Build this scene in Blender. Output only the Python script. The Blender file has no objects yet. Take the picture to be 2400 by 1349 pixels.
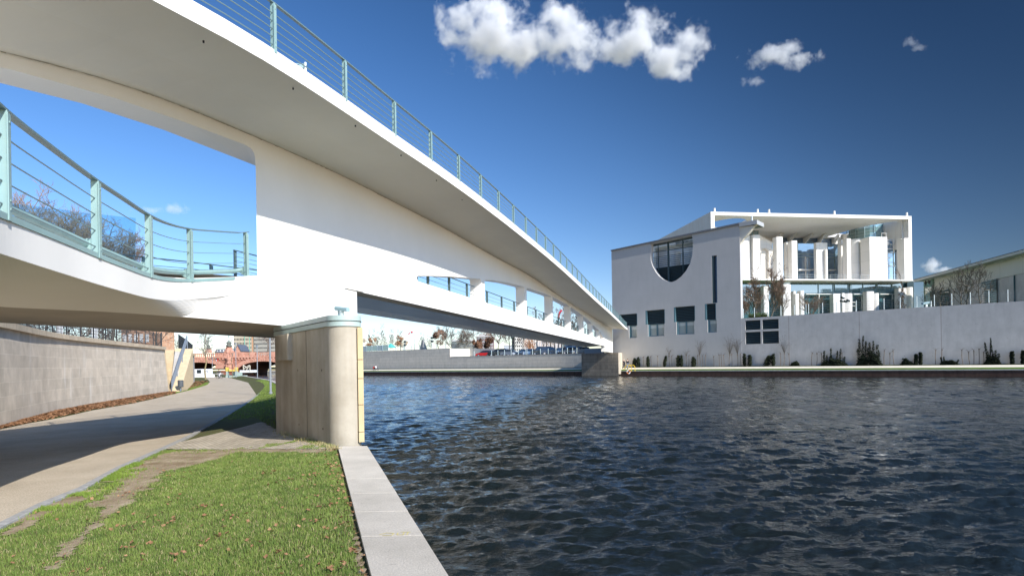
import bpy, bmesh, math, random
import numpy as np
from mathutils import Vector, Matrix, noise
from mathutils.geometry import tessellate_polygon
sc = bpy.context.scene
col = sc.collection

# ------------------------------------------------------------------ camera
F_PX, U0, V0, ROLL, EYE = 1400.0, 1200.0, 850.0, math.radians(0.9), 2.5
RX = Vector((math.cos(ROLL), 0, -math.sin(ROLL)))
UP = Vector((math.sin(ROLL), 0, math.cos(ROLL)))
FW = Vector((0, 1, 0))
cam_d = bpy.data.cameras.new('camera')
cam = bpy.data.objects.new('camera', cam_d)
col.objects.link(cam)
m = Matrix((RX, UP, -FW)).transposed().to_4x4()
m.translation = Vector((0, 0, EYE))
cam.matrix_world = m
cam_d.sensor_width = 36.0
cam_d.lens = 36.0 * F_PX / 2400.0
cam_d.shift_y = (V0 - 674.5) / 2400.0
cam_d.clip_start = 0.1
cam_d.clip_end = 30000
sc.camera = cam

# ------------------------------------------------------------------ light, sky, exposure
SUN_EL = math.radians(32.8)
sun_h = Vector((0.69, -0.724, 0)).normalized()
sun_dir = Vector((sun_h.x * math.cos(SUN_EL), sun_h.y * math.cos(SUN_EL), math.sin(SUN_EL)))
sl = bpy.data.lights.new('sun', 'SUN')
sl.energy = 3.9
sl.angle = math.radians(0.53)
sl.color = (1.0, 0.955, 0.88)
so = bpy.data.objects.new('sun', sl)
so.rotation_euler = sun_dir.to_track_quat('Z', 'Y').to_euler()
so.location = (20, -20, 60)
col.objects.link(so)
w = bpy.data.worlds.new('World')
sc.world = w
w.use_nodes = True
wn = w.node_tree
wn.nodes.clear()
sky = wn.nodes.new('ShaderNodeTexSky')
sky.sky_type = 'NISHITA'
sky.sun_disc = False
sky.sun_elevation = SUN_EL
sky.sun_rotation = math.atan2(sun_h.x, sun_h.y)
sky.altitude = 50
sky.air_density = 1.0
sky.dust_density = 0.0
sky.ozone_density = 2.2
hs = wn.nodes.new('ShaderNodeHueSaturation')
hs.inputs['Saturation'].default_value = 1.25
gm = wn.nodes.new('ShaderNodeGamma')
gm.inputs['Gamma'].default_value = 1.0
bg = wn.nodes.new('ShaderNodeBackground')
bg.inputs['Strength'].default_value = 0.132
wo = wn.nodes.new('ShaderNodeOutputWorld')
wn.links.new(sky.outputs[0], hs.inputs['Color'])
wn.links.new(hs.outputs[0], gm.inputs['Color'])
tm = wn.nodes.new('ShaderNodeMix'); tm.data_type = 'RGBA'; tm.blend_type = 'MULTIPLY'; tm.inputs[0].default_value = 1
tm.inputs[7].default_value = (0.93, 0.92, 1.06, 1)
wn.links.new(gm.outputs[0], tm.inputs[6])
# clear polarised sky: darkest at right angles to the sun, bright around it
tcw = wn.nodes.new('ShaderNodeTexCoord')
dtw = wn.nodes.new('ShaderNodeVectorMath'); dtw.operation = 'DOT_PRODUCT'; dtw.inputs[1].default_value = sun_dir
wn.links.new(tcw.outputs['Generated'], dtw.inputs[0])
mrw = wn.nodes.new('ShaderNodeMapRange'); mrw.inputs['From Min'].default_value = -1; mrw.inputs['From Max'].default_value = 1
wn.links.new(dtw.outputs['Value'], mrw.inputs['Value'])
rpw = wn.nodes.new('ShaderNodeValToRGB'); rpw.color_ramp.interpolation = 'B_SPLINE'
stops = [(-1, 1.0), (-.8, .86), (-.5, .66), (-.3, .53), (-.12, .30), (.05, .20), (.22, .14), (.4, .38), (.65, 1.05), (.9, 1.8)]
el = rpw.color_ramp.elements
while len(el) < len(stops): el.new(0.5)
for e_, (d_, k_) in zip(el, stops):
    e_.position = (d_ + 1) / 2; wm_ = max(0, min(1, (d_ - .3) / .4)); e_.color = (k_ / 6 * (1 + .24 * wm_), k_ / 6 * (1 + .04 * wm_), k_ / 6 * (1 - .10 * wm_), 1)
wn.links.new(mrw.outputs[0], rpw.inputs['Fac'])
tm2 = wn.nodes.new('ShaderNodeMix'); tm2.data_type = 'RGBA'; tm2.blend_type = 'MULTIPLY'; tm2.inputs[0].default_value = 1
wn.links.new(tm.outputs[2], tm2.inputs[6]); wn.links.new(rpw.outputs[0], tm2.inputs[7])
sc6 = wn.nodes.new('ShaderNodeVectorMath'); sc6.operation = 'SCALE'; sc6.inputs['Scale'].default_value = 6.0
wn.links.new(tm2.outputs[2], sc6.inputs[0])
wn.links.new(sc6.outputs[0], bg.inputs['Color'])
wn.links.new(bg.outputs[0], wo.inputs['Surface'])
sc.view_settings.view_transform = 'Standard'
sc.view_settings.look = 'None'
sc.view_settings.exposure = 0.74
sc.view_settings.gamma = 1.0
sc.render.engine = 'CYCLES'
sc.cycles.max_bounces = 7
sc.cycles.diffuse_bounces = 4
sc.cycles.glossy_bounces = 3
sc.cycles.transmission_bounces = 4
sc.cycles.transparent_max_bounces = 8
sc.cycles.volume_bounces = 3
sc.cycles.volume_step_rate = 1.0
sc.cycles.volume_max_steps = 128
sc.cycles.caustics_reflective = True
sc.cycles.caustics_refractive = False
sc.cycles.sample_clamp_indirect = 10.0
try:
    sc.cycles.use_denoising = True
    sc.cycles.denoiser = 'OPENIMAGEDENOISE'
except Exception:
    pass

# ------------------------------------------------------------------ unprojection of measured points on to real planes
def ray(u, v):
    return FW + RX * ((u - U0) / F_PX) + UP * ((V0 - v) / F_PX)
def at(u, v, y):
    d = ray(u, v)
    return Vector((0, 0, EYE)) + d * (y / d.y)
def gnd(u, v, z=0.75):
    d = ray(u, v)
    return Vector((0, 0, EYE)) + d * ((z - EYE) / d.z)
def onpl(u, v, p0, n):
    d = ray(u, v)
    o = Vector((0, 0, EYE))
    return o + d * ((p0 - o).dot(n) / d.dot(n))

PZ = 0.5                                             # level of the near path
def quay_x(y):                                      # outer edge of the near quay
    ys = [-14, 12.6, 20, 40, 77, 122, 165, 220, 400]; xs = [5.6, -3.08, -5.7, -14.0, -31, -55, -84, -100, -120]
    return float(np.interp(y, ys, xs))
def H(x, y):
    t = max(0.0, min(1.0, (quay_x(y) - x - 0.6) / 2.9)); t = t * t * (3 - 2 * t)
    return 0.77 - (0.77 - PZ) * t
def gnh(u, v):
    p = gnd(u, v, 0.7)
    for _ in range(14):
        p = gnd(u, v, 0.5 * (p.z + H(p.x, p.y)))
    return p

class PL:
    """vertical plane: p0, horizontal direction d (to the right); n points to the viewer's side"""
    def __init__(s, p0, d):
        s.p0 = Vector((p0[0], p0[1], 0)); s.d = Vector((d[0], d[1], 0)).normalized()
        s.n = Vector((s.d.y, -s.d.x, 0))
    def sz(s, u, v, off=0.0):          # off = metres behind the plane
        p = onpl(u, v, s.p0 - s.n * off, s.n)
        return ((p - s.p0).dot(s.d), p.z)
    def P(s, a, z, off=0.0):
        q = s.p0 + s.d * a - s.n * off
        return Vector((q.x, q.y, z))

# ------------------------------------------------------------------ materials
MATS = {}
def mat(name, c, rough=0.8, var=0.0, scale=3.0, bump=0.0, bscale=None, spec=0.3, metal=0.0, c2=None, streak=0.0, detail=6, trans=0.0, ior=None, spots=0.0, speck=0.0, rnd=0.0):
    if name in MATS: return MATS[name]
    M = bpy.data.materials.new(name); M.use_nodes = True
    nt = M.node_tree; b = nt.nodes['Principled BSDF']; L = nt.links.new
    b.inputs['Roughness'].default_value = rough
    b.inputs['Specular IOR Level'].default_value = spec
    b.inputs['Metallic'].default_value = metal
    b.inputs['Base Color'].default_value = (*c, 1)
    if trans: b.inputs['Transmission Weight'].default_value = trans
    if ior: b.inputs['IOR'].default_value = ior
    tc = nt.nodes.new('ShaderNodeTexCoord')
    src = None
    if var or c2:
        n = nt.nodes.new('ShaderNodeTexNoise'); n.inputs['Scale'].default_value = scale; n.inputs['Detail'].default_value = detail
        n.inputs['Roughness'].default_value = 0.62
        L(tc.outputs['Object'], n.inputs['Vector'])
        r = nt.nodes.new('ShaderNodeValToRGB')
        a = c if not c2 else c
        d = c2 if c2 else tuple(x * (1 - var) for x in c)
        r.color_ramp.elements[0].position = 0.36; r.color_ramp.elements[1].position = 0.66
        r.color_ramp.elements[0].color = (*d, 1); r.color_ramp.elements[1].color = (*a, 1)
        L(n.outputs['Fac'], r.inputs['Fac']); src = r.outputs[0]
    if streak:
        mp = nt.nodes.new('ShaderNodeMapping'); mp.inputs['Scale'].default_value = (2.2, 2.2, 0.12)
        L(tc.outputs['Object'], mp.inputs['Vector'])
        n2 = nt.nodes.new('ShaderNodeTexNoise'); n2.inputs['Scale'].default_value = 1.6; n2.inputs['Detail'].default_value = 7
        L(mp.outputs[0], n2.inputs['Vector'])
        r2 = nt.nodes.new('ShaderNodeValToRGB'); r2.color_ramp.elements[0].position = 0.38; r2.color_ramp.elements[1].position = 0.6
        k = 1 - streak
        r2.color_ramp.elements[0].color = (k, k * 0.98, k * 0.95, 1); r2.color_ramp.elements[1].color = (1, 1, 1, 1)
        L(n2.outputs['Fac'], r2.inputs['Fac'])
        mx = nt.nodes.new('ShaderNodeMix'); mx.data_type = 'RGBA'; mx.blend_type = 'MULTIPLY'; mx.inputs[0].default_value = 1
        if src is None:
            mx.inputs[6].default_value = (*c, 1)
        else: L(src, mx.inputs[6])
        L(r2.outputs[0], mx.inputs[7]); src = mx.outputs[2]
    if spots:
        vn = nt.nodes.new('ShaderNodeTexNoise'); vn.inputs['Scale'].default_value = 9; vn.inputs['Detail'].default_value = 9; vn.inputs['Roughness'].default_value = 0.8
        L(tc.outputs['Object'], vn.inputs['Vector'])
        r3 = nt.nodes.new('ShaderNodeValToRGB'); r3.color_ramp.elements[0].position = 0.3; r3.color_ramp.elements[1].position = 0.42
        k = 1 - spots
        r3.color_ramp.elements[0].color = (k, k, k, 1); r3.color_ramp.elements[1].color = (1, 1, 1, 1)
        L(vn.outputs['Fac'], r3.inputs['Fac'])
        mx = nt.nodes.new('ShaderNodeMix'); mx.data_type = 'RGBA'; mx.blend_type = 'MULTIPLY'; mx.inputs[0].default_value = 1
        if src is None: mx.inputs[6].default_value = (*c, 1)
        else: L(src, mx.inputs[6])
        L(r3.outputs[0], mx.inputs[7]); src = mx.outputs[2]
    def mulr(src, fac_out, lo, hi, k):
        r3 = nt.nodes.new('ShaderNodeValToRGB'); r3.color_ramp.elements[0].position = lo; r3.color_ramp.elements[1].position = hi
        r3.color_ramp.elements[0].color = (1 - k, 1 - k, 1 - k, 1); r3.color_ramp.elements[1].color = (1 + k * .5, 1 + k * .5, 1 + k * .45, 1)
        L(fac_out, r3.inputs['Fac'])
        mx = nt.nodes.new('ShaderNodeMix'); mx.data_type = 'RGBA'; mx.blend_type = 'MULTIPLY'; mx.inputs[0].default_value = 1
        if src is None: mx.inputs[6].default_value = (*c, 1)
        else: L(src, mx.inputs[6])
        L(r3.outputs[0], mx.inputs[7]); return mx.outputs[2]
    if speck:
        vn = nt.nodes.new('ShaderNodeTexNoise'); vn.inputs['Scale'].default_value = 55; vn.inputs['Detail'].default_value = 4
        L(tc.outputs['Object'], vn.inputs['Vector']); src = mulr(src, vn.outputs['Fac'], .35, .65, speck)
    if rnd:
        oi = nt.nodes.new('ShaderNodeObjectInfo'); src = mulr(src, oi.outputs['Random'], 0, 1, rnd)
    if src is not None: L(src, b.inputs['Base Color'])
    if bump:
        nb = nt.nodes.new('ShaderNodeTexNoise'); nb.inputs['Scale'].default_value = bscale or scale * 6; nb.inputs['Detail'].default_value = 5
        L(tc.outputs['Object'], nb.inputs['Vector'])
        bp = nt.nodes.new('ShaderNodeBump'); bp.inputs['Strength'].default_value = bump; bp.inputs['Distance'].default_value = 0.02
        L(nb.outputs['Fac'], bp.inputs['Height']); L(bp.outputs[0], b.inputs['Normal'])
    MATS[name] = M
    return M

def mat_blocks(name, d, c, cm, bw, bh, mortar=0.008, var=0.12, offset=0.5, rough=0.85, stain=0.0, spec=0.25, mbump=0.35, white=0.0, squash=1.0, mottle=1.0, msc=1.3):
    """masonry / shuttering joints laid out along horizontal direction d and z"""
    if name in MATS: return MATS[name]
    M = bpy.data.materials.new(name); M.use_nodes = True
    nt = M.node_tree; b = nt.nodes['Principled BSDF']; L = nt.links.new
    b.inputs['Roughness'].default_value = rough; b.inputs['Specular IOR Level'].default_value = spec
    g = nt.nodes.new('ShaderNodeNewGeometry')
    dt = nt.nodes.new('ShaderNodeVectorMath'); dt.operation = 'DOT_PRODUCT'; dt.inputs[1].default_value = (d[0], d[1], 0)
    L(g.outputs['Position'], dt.inputs[0])
    sp = nt.nodes.new('ShaderNodeSeparateXYZ'); L(g.outputs['Position'], sp.inputs[0])
    cb = nt.nodes.new('ShaderNodeCombineXYZ'); L(dt.outputs['Value'], cb.inputs[0]); L(sp.outputs[2], cb.inputs[1])
    br = nt.nodes.new('ShaderNodeTexBrick')
    br.inputs['Scale'].default_value = 1.0; br.inputs['Brick Width'].default_value = bw; br.inputs['Row Height'].default_value = bh
    br.inputs['Mortar Size'].default_value = mortar; br.inputs['Mortar Smooth'].default_value = 0.3; br.inputs['Bias'].default_value = 0.0
    br.offset = offset; br.squash = squash; br.squash_frequency = 3
    br.inputs['Color1'].default_value = (*c, 1); br.inputs['Color2'].default_value = (*[x * (1 - var) for x in c], 1); br.inputs['Mortar'].default_value = (*cm, 1)
    L(cb.outputs[0], br.inputs['Vector'])
    src = br.outputs['Color']
    n = nt.nodes.new('ShaderNodeTexNoise'); n.inputs['Scale'].default_value = msc; n.inputs['Detail'].default_value = 9; n.inputs['Roughness'].default_value = 0.65
    L(g.outputs['Position'], n.inputs['Vector'])
    r = nt.nodes.new('ShaderNodeValToRGB'); r.color_ramp.elements[0].position = 0.3; r.color_ramp.elements[1].position = 0.7
    r.color_ramp.elements[0].color = (1 - .22 * mottle, 1 - .23 * mottle, 1 - .25 * mottle, 1); r.color_ramp.elements[1].color = (1 + .06 * mottle, 1 + .05 * mottle, 1 + .04 * mottle, 1)
    L(n.outputs['Fac'], r.inputs['Fac'])
    mx = nt.nodes.new('ShaderNodeMix'); mx.data_type = 'RGBA'; mx.blend_type = 'MULTIPLY'; mx.inputs[0].default_value = 1
    L(src, mx.inputs[6]); L(r.outputs[0], mx.inputs[7]); src = mx.outputs[2]
    if stain or white:
        mp = nt.nodes.new('ShaderNodeMapping'); mp.inputs['Scale'].default_value = (1.0, 0.16, 1)
        L(cb.outputs[0], mp.inputs['Vector'])
        n2 = nt.nodes.new('ShaderNodeTexNoise'); n2.inputs['Scale'].default_value = 1.5; n2.inputs['Detail'].default_value = 10; n2.inputs['Roughness'].default_value = 0.7
        L(mp.outputs[0], n2.inputs['Vector'])
        r2 = nt.nodes.new('ShaderNodeValToRGB')
        if white:
            r2.color_ramp.elements[0].position = 0.56; r2.color_ramp.elements[1].position = 0.72
            r2.color_ramp.elements[0].color = (0, 0, 0, 1); r2.color_ramp.elements[1].color = (white, white, white, 1)
            L(n2.outputs['Fac'], r2.inputs['Fac'])
            m2 = nt.nodes.new('ShaderNodeMix'); m2.data_type = 'RGBA'
            L(r2.outputs[0], m2.inputs[0]); L(src, m2.inputs[6]); m2.inputs[7].default_value = (0.78, 0.75, 0.7, 1); src = m2.outputs[2]
        else:
            r2.color_ramp.elements[0].position = 0.3; r2.color_ramp.elements[1].position = 0.55
            k = 1 - stain
            r2.color_ramp.elements[0].color = (k, k, k, 1); r2.color_ramp.elements[1].color = (1, 1, 1, 1)
            L(n2.outputs['Fac'], r2.inputs['Fac'])
            m2 = nt.nodes.new('ShaderNodeMix'); m2.data_type = 'RGBA'; m2.blend_type = 'MULTIPLY'; m2.inputs[0].default_value = 1
            L(src, m2.inputs[6]); L(r2.outputs[0], m2.inputs[7]); src = m2.outputs[2]
    L(src, b.inputs['Base Color'])
    if mbump:
        bp = nt.nodes.new('ShaderNodeBump'); bp.inputs['Strength'].default_value = mbump; bp.inputs['Distance'].default_value = 0.01; bp.invert = True
        L(br.outputs['Fac'], bp.inputs['Height']); L(bp.outputs[0], b.inputs['Normal'])
    MATS[name] = M
    return M

def glass_mat(name, c, rough=0.06, var=0.0):
    M = mat(name, c, rough=rough, spec=1.0, var=var, scale=0.35)
    b = M.node_tree.nodes['Principled BSDF']
    b.inputs['IOR'].default_value = 1.9
    b.inputs['Coat Weight'].default_value = 0.5; b.inputs['Coat Roughness'].default_value = 0.03
    return M

# ------------------------------------------------------------------ object helpers
def tag(o, label=None, cat=None, group=None, kind=None):
    if label: o['label'] = label
    if cat: o['category'] = cat
    if group: o['group'] = group
    if kind: o['kind'] = kind
    return o
def worldm(o):
    return o.matrix_basis.copy() if o.parent is None else worldm(o.parent) @ o.matrix_parent_inverse @ o.matrix_basis
def link(o, parent=None):
    col.objects.link(o)
    if parent is not None:
        o.parent = parent
        o.matrix_parent_inverse = worldm(parent).inverted()
    return o
def empty(name, loc=(0, 0, 0), label=None, cat=None, group=None):
    o = bpy.data.objects.new(name, None); o.empty_display_size = 0.2; o.location = loc
    col.objects.link(o)
    return tag(o, label, cat, group)

class MB:
    def __init__(s): s.v = []; s.f = []
    def add(s, vs, fs):
        k = len(s.v); s.v += [tuple(p) for p in vs]; s.f += [tuple(i + k for i in f) for f in fs]; return s
    def box(s, x0, x1, y0, y1, z0, z1, fr=None):
        vs = [(x, y, z) for z in (z0, z1) for x, y in ((x0, y0), (x1, y0), (x1, y1), (x0, y1))]
        if fr: vs = [fr(*p) for p in vs]
        return s.add(vs, [(3, 2, 1, 0), (4, 5, 6, 7), (0, 1, 5, 4), (1, 2, 6, 5), (2, 3, 7, 6), (3, 0, 4, 7)])
    def prism(s, poly, z0, z1, fr=None):
        """poly (x, y) counter-clockwise, extruded in z (values or per-vertex functions)"""
        n = len(poly)
        a = [(p[0], p[1], z0(p) if callable(z0) else z0) for p in poly]
        b = [(p[0], p[1], z1(p) if callable(z1) else z1) for p in poly]
        vs = a + b
        if fr: vs = [fr(*p) for p in vs]
        tri = tessellate_polygon([[Vector((p[0], p[1], 0)) for p in poly]])
        fs = [tuple(reversed([int(i) for i in t])) for t in tri] + [tuple(int(i) + n for i in t) for t in tri]
        fs += [(i, (i + 1) % n, (i + 1) % n + n, i + n) for i in range(n)]
        return s.add(vs, fs)
    def plate(s, pl, outer, holes, o0, o1):
        """plate on plane pl; outer/holes in (s, z); from o0 to o1 metres behind"""
        loops = [outer] + holes
        pts = [p for l in loops for p in l]; n = len(pts)
        tri = tessellate_polygon([[Vector((p[0], p[1], 0)) for p in l] for l in loops])
        vs = [pl.P(p[0], p[1], o0) for p in pts] + [pl.P(p[0], p[1], o1) for p in pts]
        fs = [tuple(int(i) for i in t) for t in tri] + [tuple(reversed([int(i) + n for i in t])) for t in tri]
        k = 0
        for l in loops:
            m_ = len(l)
            for i in range(m_):
                a, b = k + i, k + (i + 1) % m_
                fs.append((a, a + n, b + n, b))
            k += m_
        return s.add(vs, fs)
    def pbox(s, pl, a0, a1, z0, z1, o0, o1):
        return s.plate(pl, [(a0, z0), (a1, z0), (a1, z1), (a0, z1)], [], o0, o1)
    def tube(s, p0, p1, r0, r1=None, n=6, cap=True):
        r1 = r0 if r1 is None else r1
        p0 = Vector(p0); p1 = Vector(p1); d = p1 - p0
        if d.length < 1e-6: return s
        d.normalize(); a = d.orthogonal().normalized(); b = d.cross(a)
        vs = []
        for p, r in ((p0, r0), (p1, r1)):
            for i in range(n):
                t = 2 * math.pi * i / n
                vs.append(p + a * (r * math.cos(t)) + b * (r * math.sin(t)))
        fs = [(i, (i + 1) % n, (i + 1) % n + n, i + n) for i in range(n)]
        if cap: fs += [tuple(range(n - 1, -1, -1)), tuple(range(n, 2 * n))]
        return s.add(vs, fs)
    def sweep(s, path, prof, side=None, closed=False):
        """sweep profile [(a, z)] along path; a = sideways to the right of travel, z up"""
        n = len(prof); m_ = len(path); vs = []
        for i, p in enumerate(path):
            q0 = path[max(0, i - 1)]; q1 = path[min(m_ - 1, i + 1)]
            t = Vector((q1[0] - q0[0], q1[1] - q0[1], 0)).normalized(); r = Vector((t.y, -t.x, 0))
            for a, z in prof: vs.append(Vector(p) + r * a + Vector((0, 0, z)))
        fs = []
        for i in range(m_ - 1):
            for j in range(n):
                k = (j + 1) % n
                fs.append((i * n + j, i * n + k, (i + 1) * n + k, (i + 1) * n + j))
        tri = tessellate_polygon([[Vector((a, z, 0)) for a, z in prof]])
        fs += [tuple(int(i) for i in t) for t in tri] + [tuple(reversed([int(i) + (m_ - 1) * n for i in t])) for t in tri]
        return s.add(vs, fs)
    def pipe(s, path, r, n=5):
        for a, b in zip(path, path[1:]): s.tube(a, b, r, r, n, cap=True)
        return s
    def lathe(s, c, prof, n=16):
        c = Vector(c); vs = []
        for r, z in prof:
            for i in range(n):
                t = 2 * math.pi * i / n; vs.append(c + Vector((r * math.cos(t), r * math.sin(t), z)))
        fs = []
        for j in range(len(prof) - 1):
            for i in range(n):
                fs.append((j * n + i, j * n + (i + 1) % n, (j + 1) * n + (i + 1) % n, (j + 1) * n + i))
        fs += [tuple(range(n - 1, -1, -1)), tuple(range((len(prof) - 1) * n, len(prof) * n))]
        return s.add(vs, fs)
    def grid(s, rows):
        m_ = len(rows[0]); vs = [p for r in rows for p in r]
        fs = [(i * m_ + j, i * m_ + j + 1, (i + 1) * m_ + j + 1, (i + 1) * m_ + j) for i in range(len(rows) - 1) for j in range(m_ - 1)]
        return s.add(vs, fs)
    def build(s, name, m_, parent=None, smooth=False, bevel=0.0, recalc=True):
        me = bpy.data.meshes.new(name)
        me.from_pydata(s.v, [], s.f); me.validate()
        if recalc:
            bm = bmesh.new(); bm.from_mesh(me); bmesh.ops.recalc_face_normals(bm, faces=bm.faces); bm.to_mesh(me); bm.free()
        if m_: me.materials.append(m_)
        if smooth:
            pass
        if smooth:
            me.polygons.foreach_set('use_smooth', [True] * len(me.polygons))
        o = bpy.data.objects.new(name, me)
        link(o, parent)
        if smooth: o.modifiers.new('split', 'EDGE_SPLIT').split_angle = math.radians(38)
        if bevel:
            b = o.modifiers.new('bevel', 'BEVEL'); b.width = bevel; b.segments = 2; b.limit_method = 'ANGLE'; b.angle_limit = math.radians(40)
        return o
def structure(o): o['kind'] = 'structure'; return o
def poly_sheet(name, pts, z, m_, parent=None):
    mb = MB()
    vs = [(p[0], p[1], z(p) if callable(z) else z) for p in pts]
    tri = tessellate_polygon([[Vector((p[0], p[1], 0)) for p in pts]])
    mb.add(vs, [tuple(int(i) for i in t) for t in tri])
    o = mb.build(name, m_, parent)
    for p in o.data.polygons:
        pass
    if len(o.data.polygons) and o.data.polygons[0].normal.z < 0: o.data.flip_normals()
    return o
def copy_tree(root, loc, rotz=0.0, label=None, group=None, scale=None, mats=None):
    r = root.copy(); col.objects.link(r); r.location = loc; r.rotation_euler = (0, 0, rotz)
    if scale: r.scale = (scale,) * 3 if not hasattr(scale, '__len__') else scale
    if label: r['label'] = label
    if group: r['group'] = group
    def rec(src, dst):
        for ch in list(src.children):
            c = ch.copy(); col.objects.link(c); c.parent = dst; c.matrix_parent_inverse = ch.matrix_parent_inverse.copy()
            if mats and ch.data and ch.name.split('.')[0] in mats:
                c.data = ch.data.copy(); c.data.materials.clear(); c.data.materials.append(mats[ch.name.split('.')[0]])
            rec(ch, c)
    rec(root, r)
    return r
# ================================================================== SETTING: water, land, paths
def fbm(x, y, z=0.0, o=4):
    return noise.fractal(Vector((x, y, z)), 1.0, 2.0, o)

M_water = bpy.data.materials.new('river_water'); M_water.use_nodes = True
nt = M_water.node_tree; b = nt.nodes['Principled BSDF']; L = nt.links.new
b.inputs['Base Color'].default_value = (0.008, 0.011, 0.010, 1)
b.inputs['Roughness'].default_value = 0.03; b.inputs['IOR'].default_value = 1.333; b.inputs['Specular IOR Level'].default_value = 0.5
g = nt.nodes.new('ShaderNodeNewGeometry')
mp = nt.nodes.new('ShaderNodeMapping'); mp.inputs['Rotation'].default_value = (0, 0, math.radians(12)); mp.inputs['Scale'].default_value = (1.0, 1.9, 1)
L(g.outputs['Position'], mp.inputs['Vector'])
n1 = nt.nodes.new('ShaderNodeTexNoise'); n1.inputs['Scale'].default_value = 7.5; n1.inputs['Detail'].default_value = 5; n1.inputs['Roughness'].default_value = 0.6
n2 = nt.nodes.new('ShaderNodeTexNoise'); n2.inputs['Scale'].default_value = 1.5; n2.inputs['Detail'].default_value = 3
L(mp.outputs[0], n1.inputs['Vector']); L(mp.outputs[0], n2.inputs['Vector'])
ma = nt.nodes.new('ShaderNodeMath'); ma.operation = 'MULTIPLY_ADD'; ma.inputs[1].default_value = 2.6
L(n2.outputs['Fac'], ma.inputs[0]); L(n1.outputs['Fac'], ma.inputs[2])
bp = nt.nodes.new('ShaderNodeBump'); bp.inputs['Strength'].default_value = 1.0; bp.inputs['Distance'].default_value = 0.024
mp3 = nt.nodes.new('ShaderNodeMapping'); mp3.inputs['Rotation'].default_value = (0, 0, math.radians(-14)); mp3.inputs['Scale'].default_value = (1.0, .16, 1)
L(g.outputs['Position'], mp3.inputs['Vector'])
n3 = nt.nodes.new('ShaderNodeTexNoise'); n3.inputs['Scale'].default_value = 1.1; n3.inputs['Detail'].default_value = 7; n3.inputs['Roughness'].default_value = .7
L(mp3.outputs[0], n3.inputs['Vector'])
mr3 = nt.nodes.new('ShaderNodeMapRange'); mr3.inputs['From Min'].default_value = .36; mr3.inputs['From Max'].default_value = .66; mr3.inputs['To Min'].default_value = .05; mr3.inputs['To Max'].default_value = 2.6
L(n3.outputs['Fac'], mr3.inputs['Value'])
mm = nt.nodes.new('ShaderNodeMath'); mm.operation = 'MULTIPLY'; mm.inputs[1].default_value = 0.019
L(mr3.outputs[0], mm.inputs[0]); L(mm.outputs[0], bp.inputs['Distance'])
L(ma.outputs[0], bp.inputs['Height']); L(bp.outputs[0], b.inputs['Normal'])

def build_water():
    rng = np.random.default_rng(5)
    NR, NA = 1150, 640
    r = 1.2 * (380 / 1.2) ** (np.arange(NR) / (NR - 1))
    a = np.radians(np.linspace(-62, 84, NA))
    R, A = np.meshgrid(r, a, indexing='ij')
    X = R * np.sin(A); Y = R * np.cos(A); Z = np.zeros_like(X)
    sp = np.maximum(R * 0.0050, R * np.radians(146) / NA * .8)
    for i in range(80):
        lam = 0.16 * (12 ** rng.random()); th = math.radians(100) + rng.normal(0, 0.5)
        k = 2 * math.pi / lam; ph = rng.random() * 6.28
        amp = 0.0054 * lam ** 0.72
        fade = np.clip(lam / (sp * 2.2) - 0.6, 0, 1)
        ang = k * (X * math.cos(th) + Y * math.sin(th)) + ph
        wv = np.sin(ang); Z += amp * fade * (wv + 0.35 * np.cos(2 * ang))
    g1 = 0.75 + 0.35 * np.sin(X * 0.13 + Y * 0.05 + 1) * np.sin(Y * 0.11 - X * 0.06)
    Z *= g1
    v = np.stack([X, Y, Z], -1).reshape(-1, 3).astype(np.float32)
    idx = np.arange(NR * NA).reshape(NR, NA)
    f = np.stack([idx[:-1, :-1], idx[:-1, 1:], idx[1:, 1:], idx[1:, :-1]], -1).reshape(-1, 4)[:, ::-1]
    me = bpy.data.meshes.new('water')
    me.vertices.add(len(v)); me.vertices.foreach_set('co', v.ravel())
    me.loops.add(f.size); me.loops.foreach_set('vertex_index', f.ravel().astype(np.int32))
    me.polygons.add(len(f)); me.polygons.foreach_set('loop_start', np.arange(0, f.size, 4, dtype=np.int32))
    me.polygons.foreach_set('use_smooth', np.ones(len(f), dtype=bool))
    me.update(); me.validate()
    me.materials.append(M_water)
    o = bpy.data.objects.new('water', me); col.objects.link(o); return structure(o)
build_water()

# ---- key lines
WL = PL((18.96, 112.0), (0.75, -0.66))            # the long river wall of the far bank, s grows to the right
def far_edge(s): return WL.P(s, 0, -6.9)
fe = [far_edge(140), far_edge(58), far_edge(0), far_edge(-84)]
far_left = [(-58, 182), (-66, 212), (-74, 260), (-80, 420)]

M_lawn = mat('lawn_soil', (0.11, 0.13, 0.04), rough=0.95, c2=(0.10, 0.085, 0.045), scale=2.0, bump=0.5, bscale=60, spec=0.1)
M_far_grass = mat('far_grass', (0.11, 0.17, 0.03), rough=0.95, c2=(0.075, 0.12, 0.025), scale=1.0, spec=0.1)
M_path = mat('path_gravel', (0.56, 0.475, 0.365), rough=0.95, c2=(0.46, 0.385, 0.29), scale=0.8, bump=0.6, bscale=90, spec=0.05, spots=0.2, detail=12, speck=.28)
M_bank_path = mat('bank_path', (0.78, 0.71, 0.58), rough=0.95, c2=(0.70, 0.63, 0.51), scale=1.0, spec=0.1)
M_kerb = mat('granite_kerb', (0.40, 0.39, 0.37), rough=0.85, var=0.3, scale=9, bump=0.3)
M_coping = mat('coping_granite', (0.63, 0.565, 0.475), rough=0.88, c2=(0.52, 0.465, 0.385), scale=1.3, bump=0.35, bscale=90, spec=0.15, spots=0.25, speck=.16, rnd=.16, detail=10)

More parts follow.
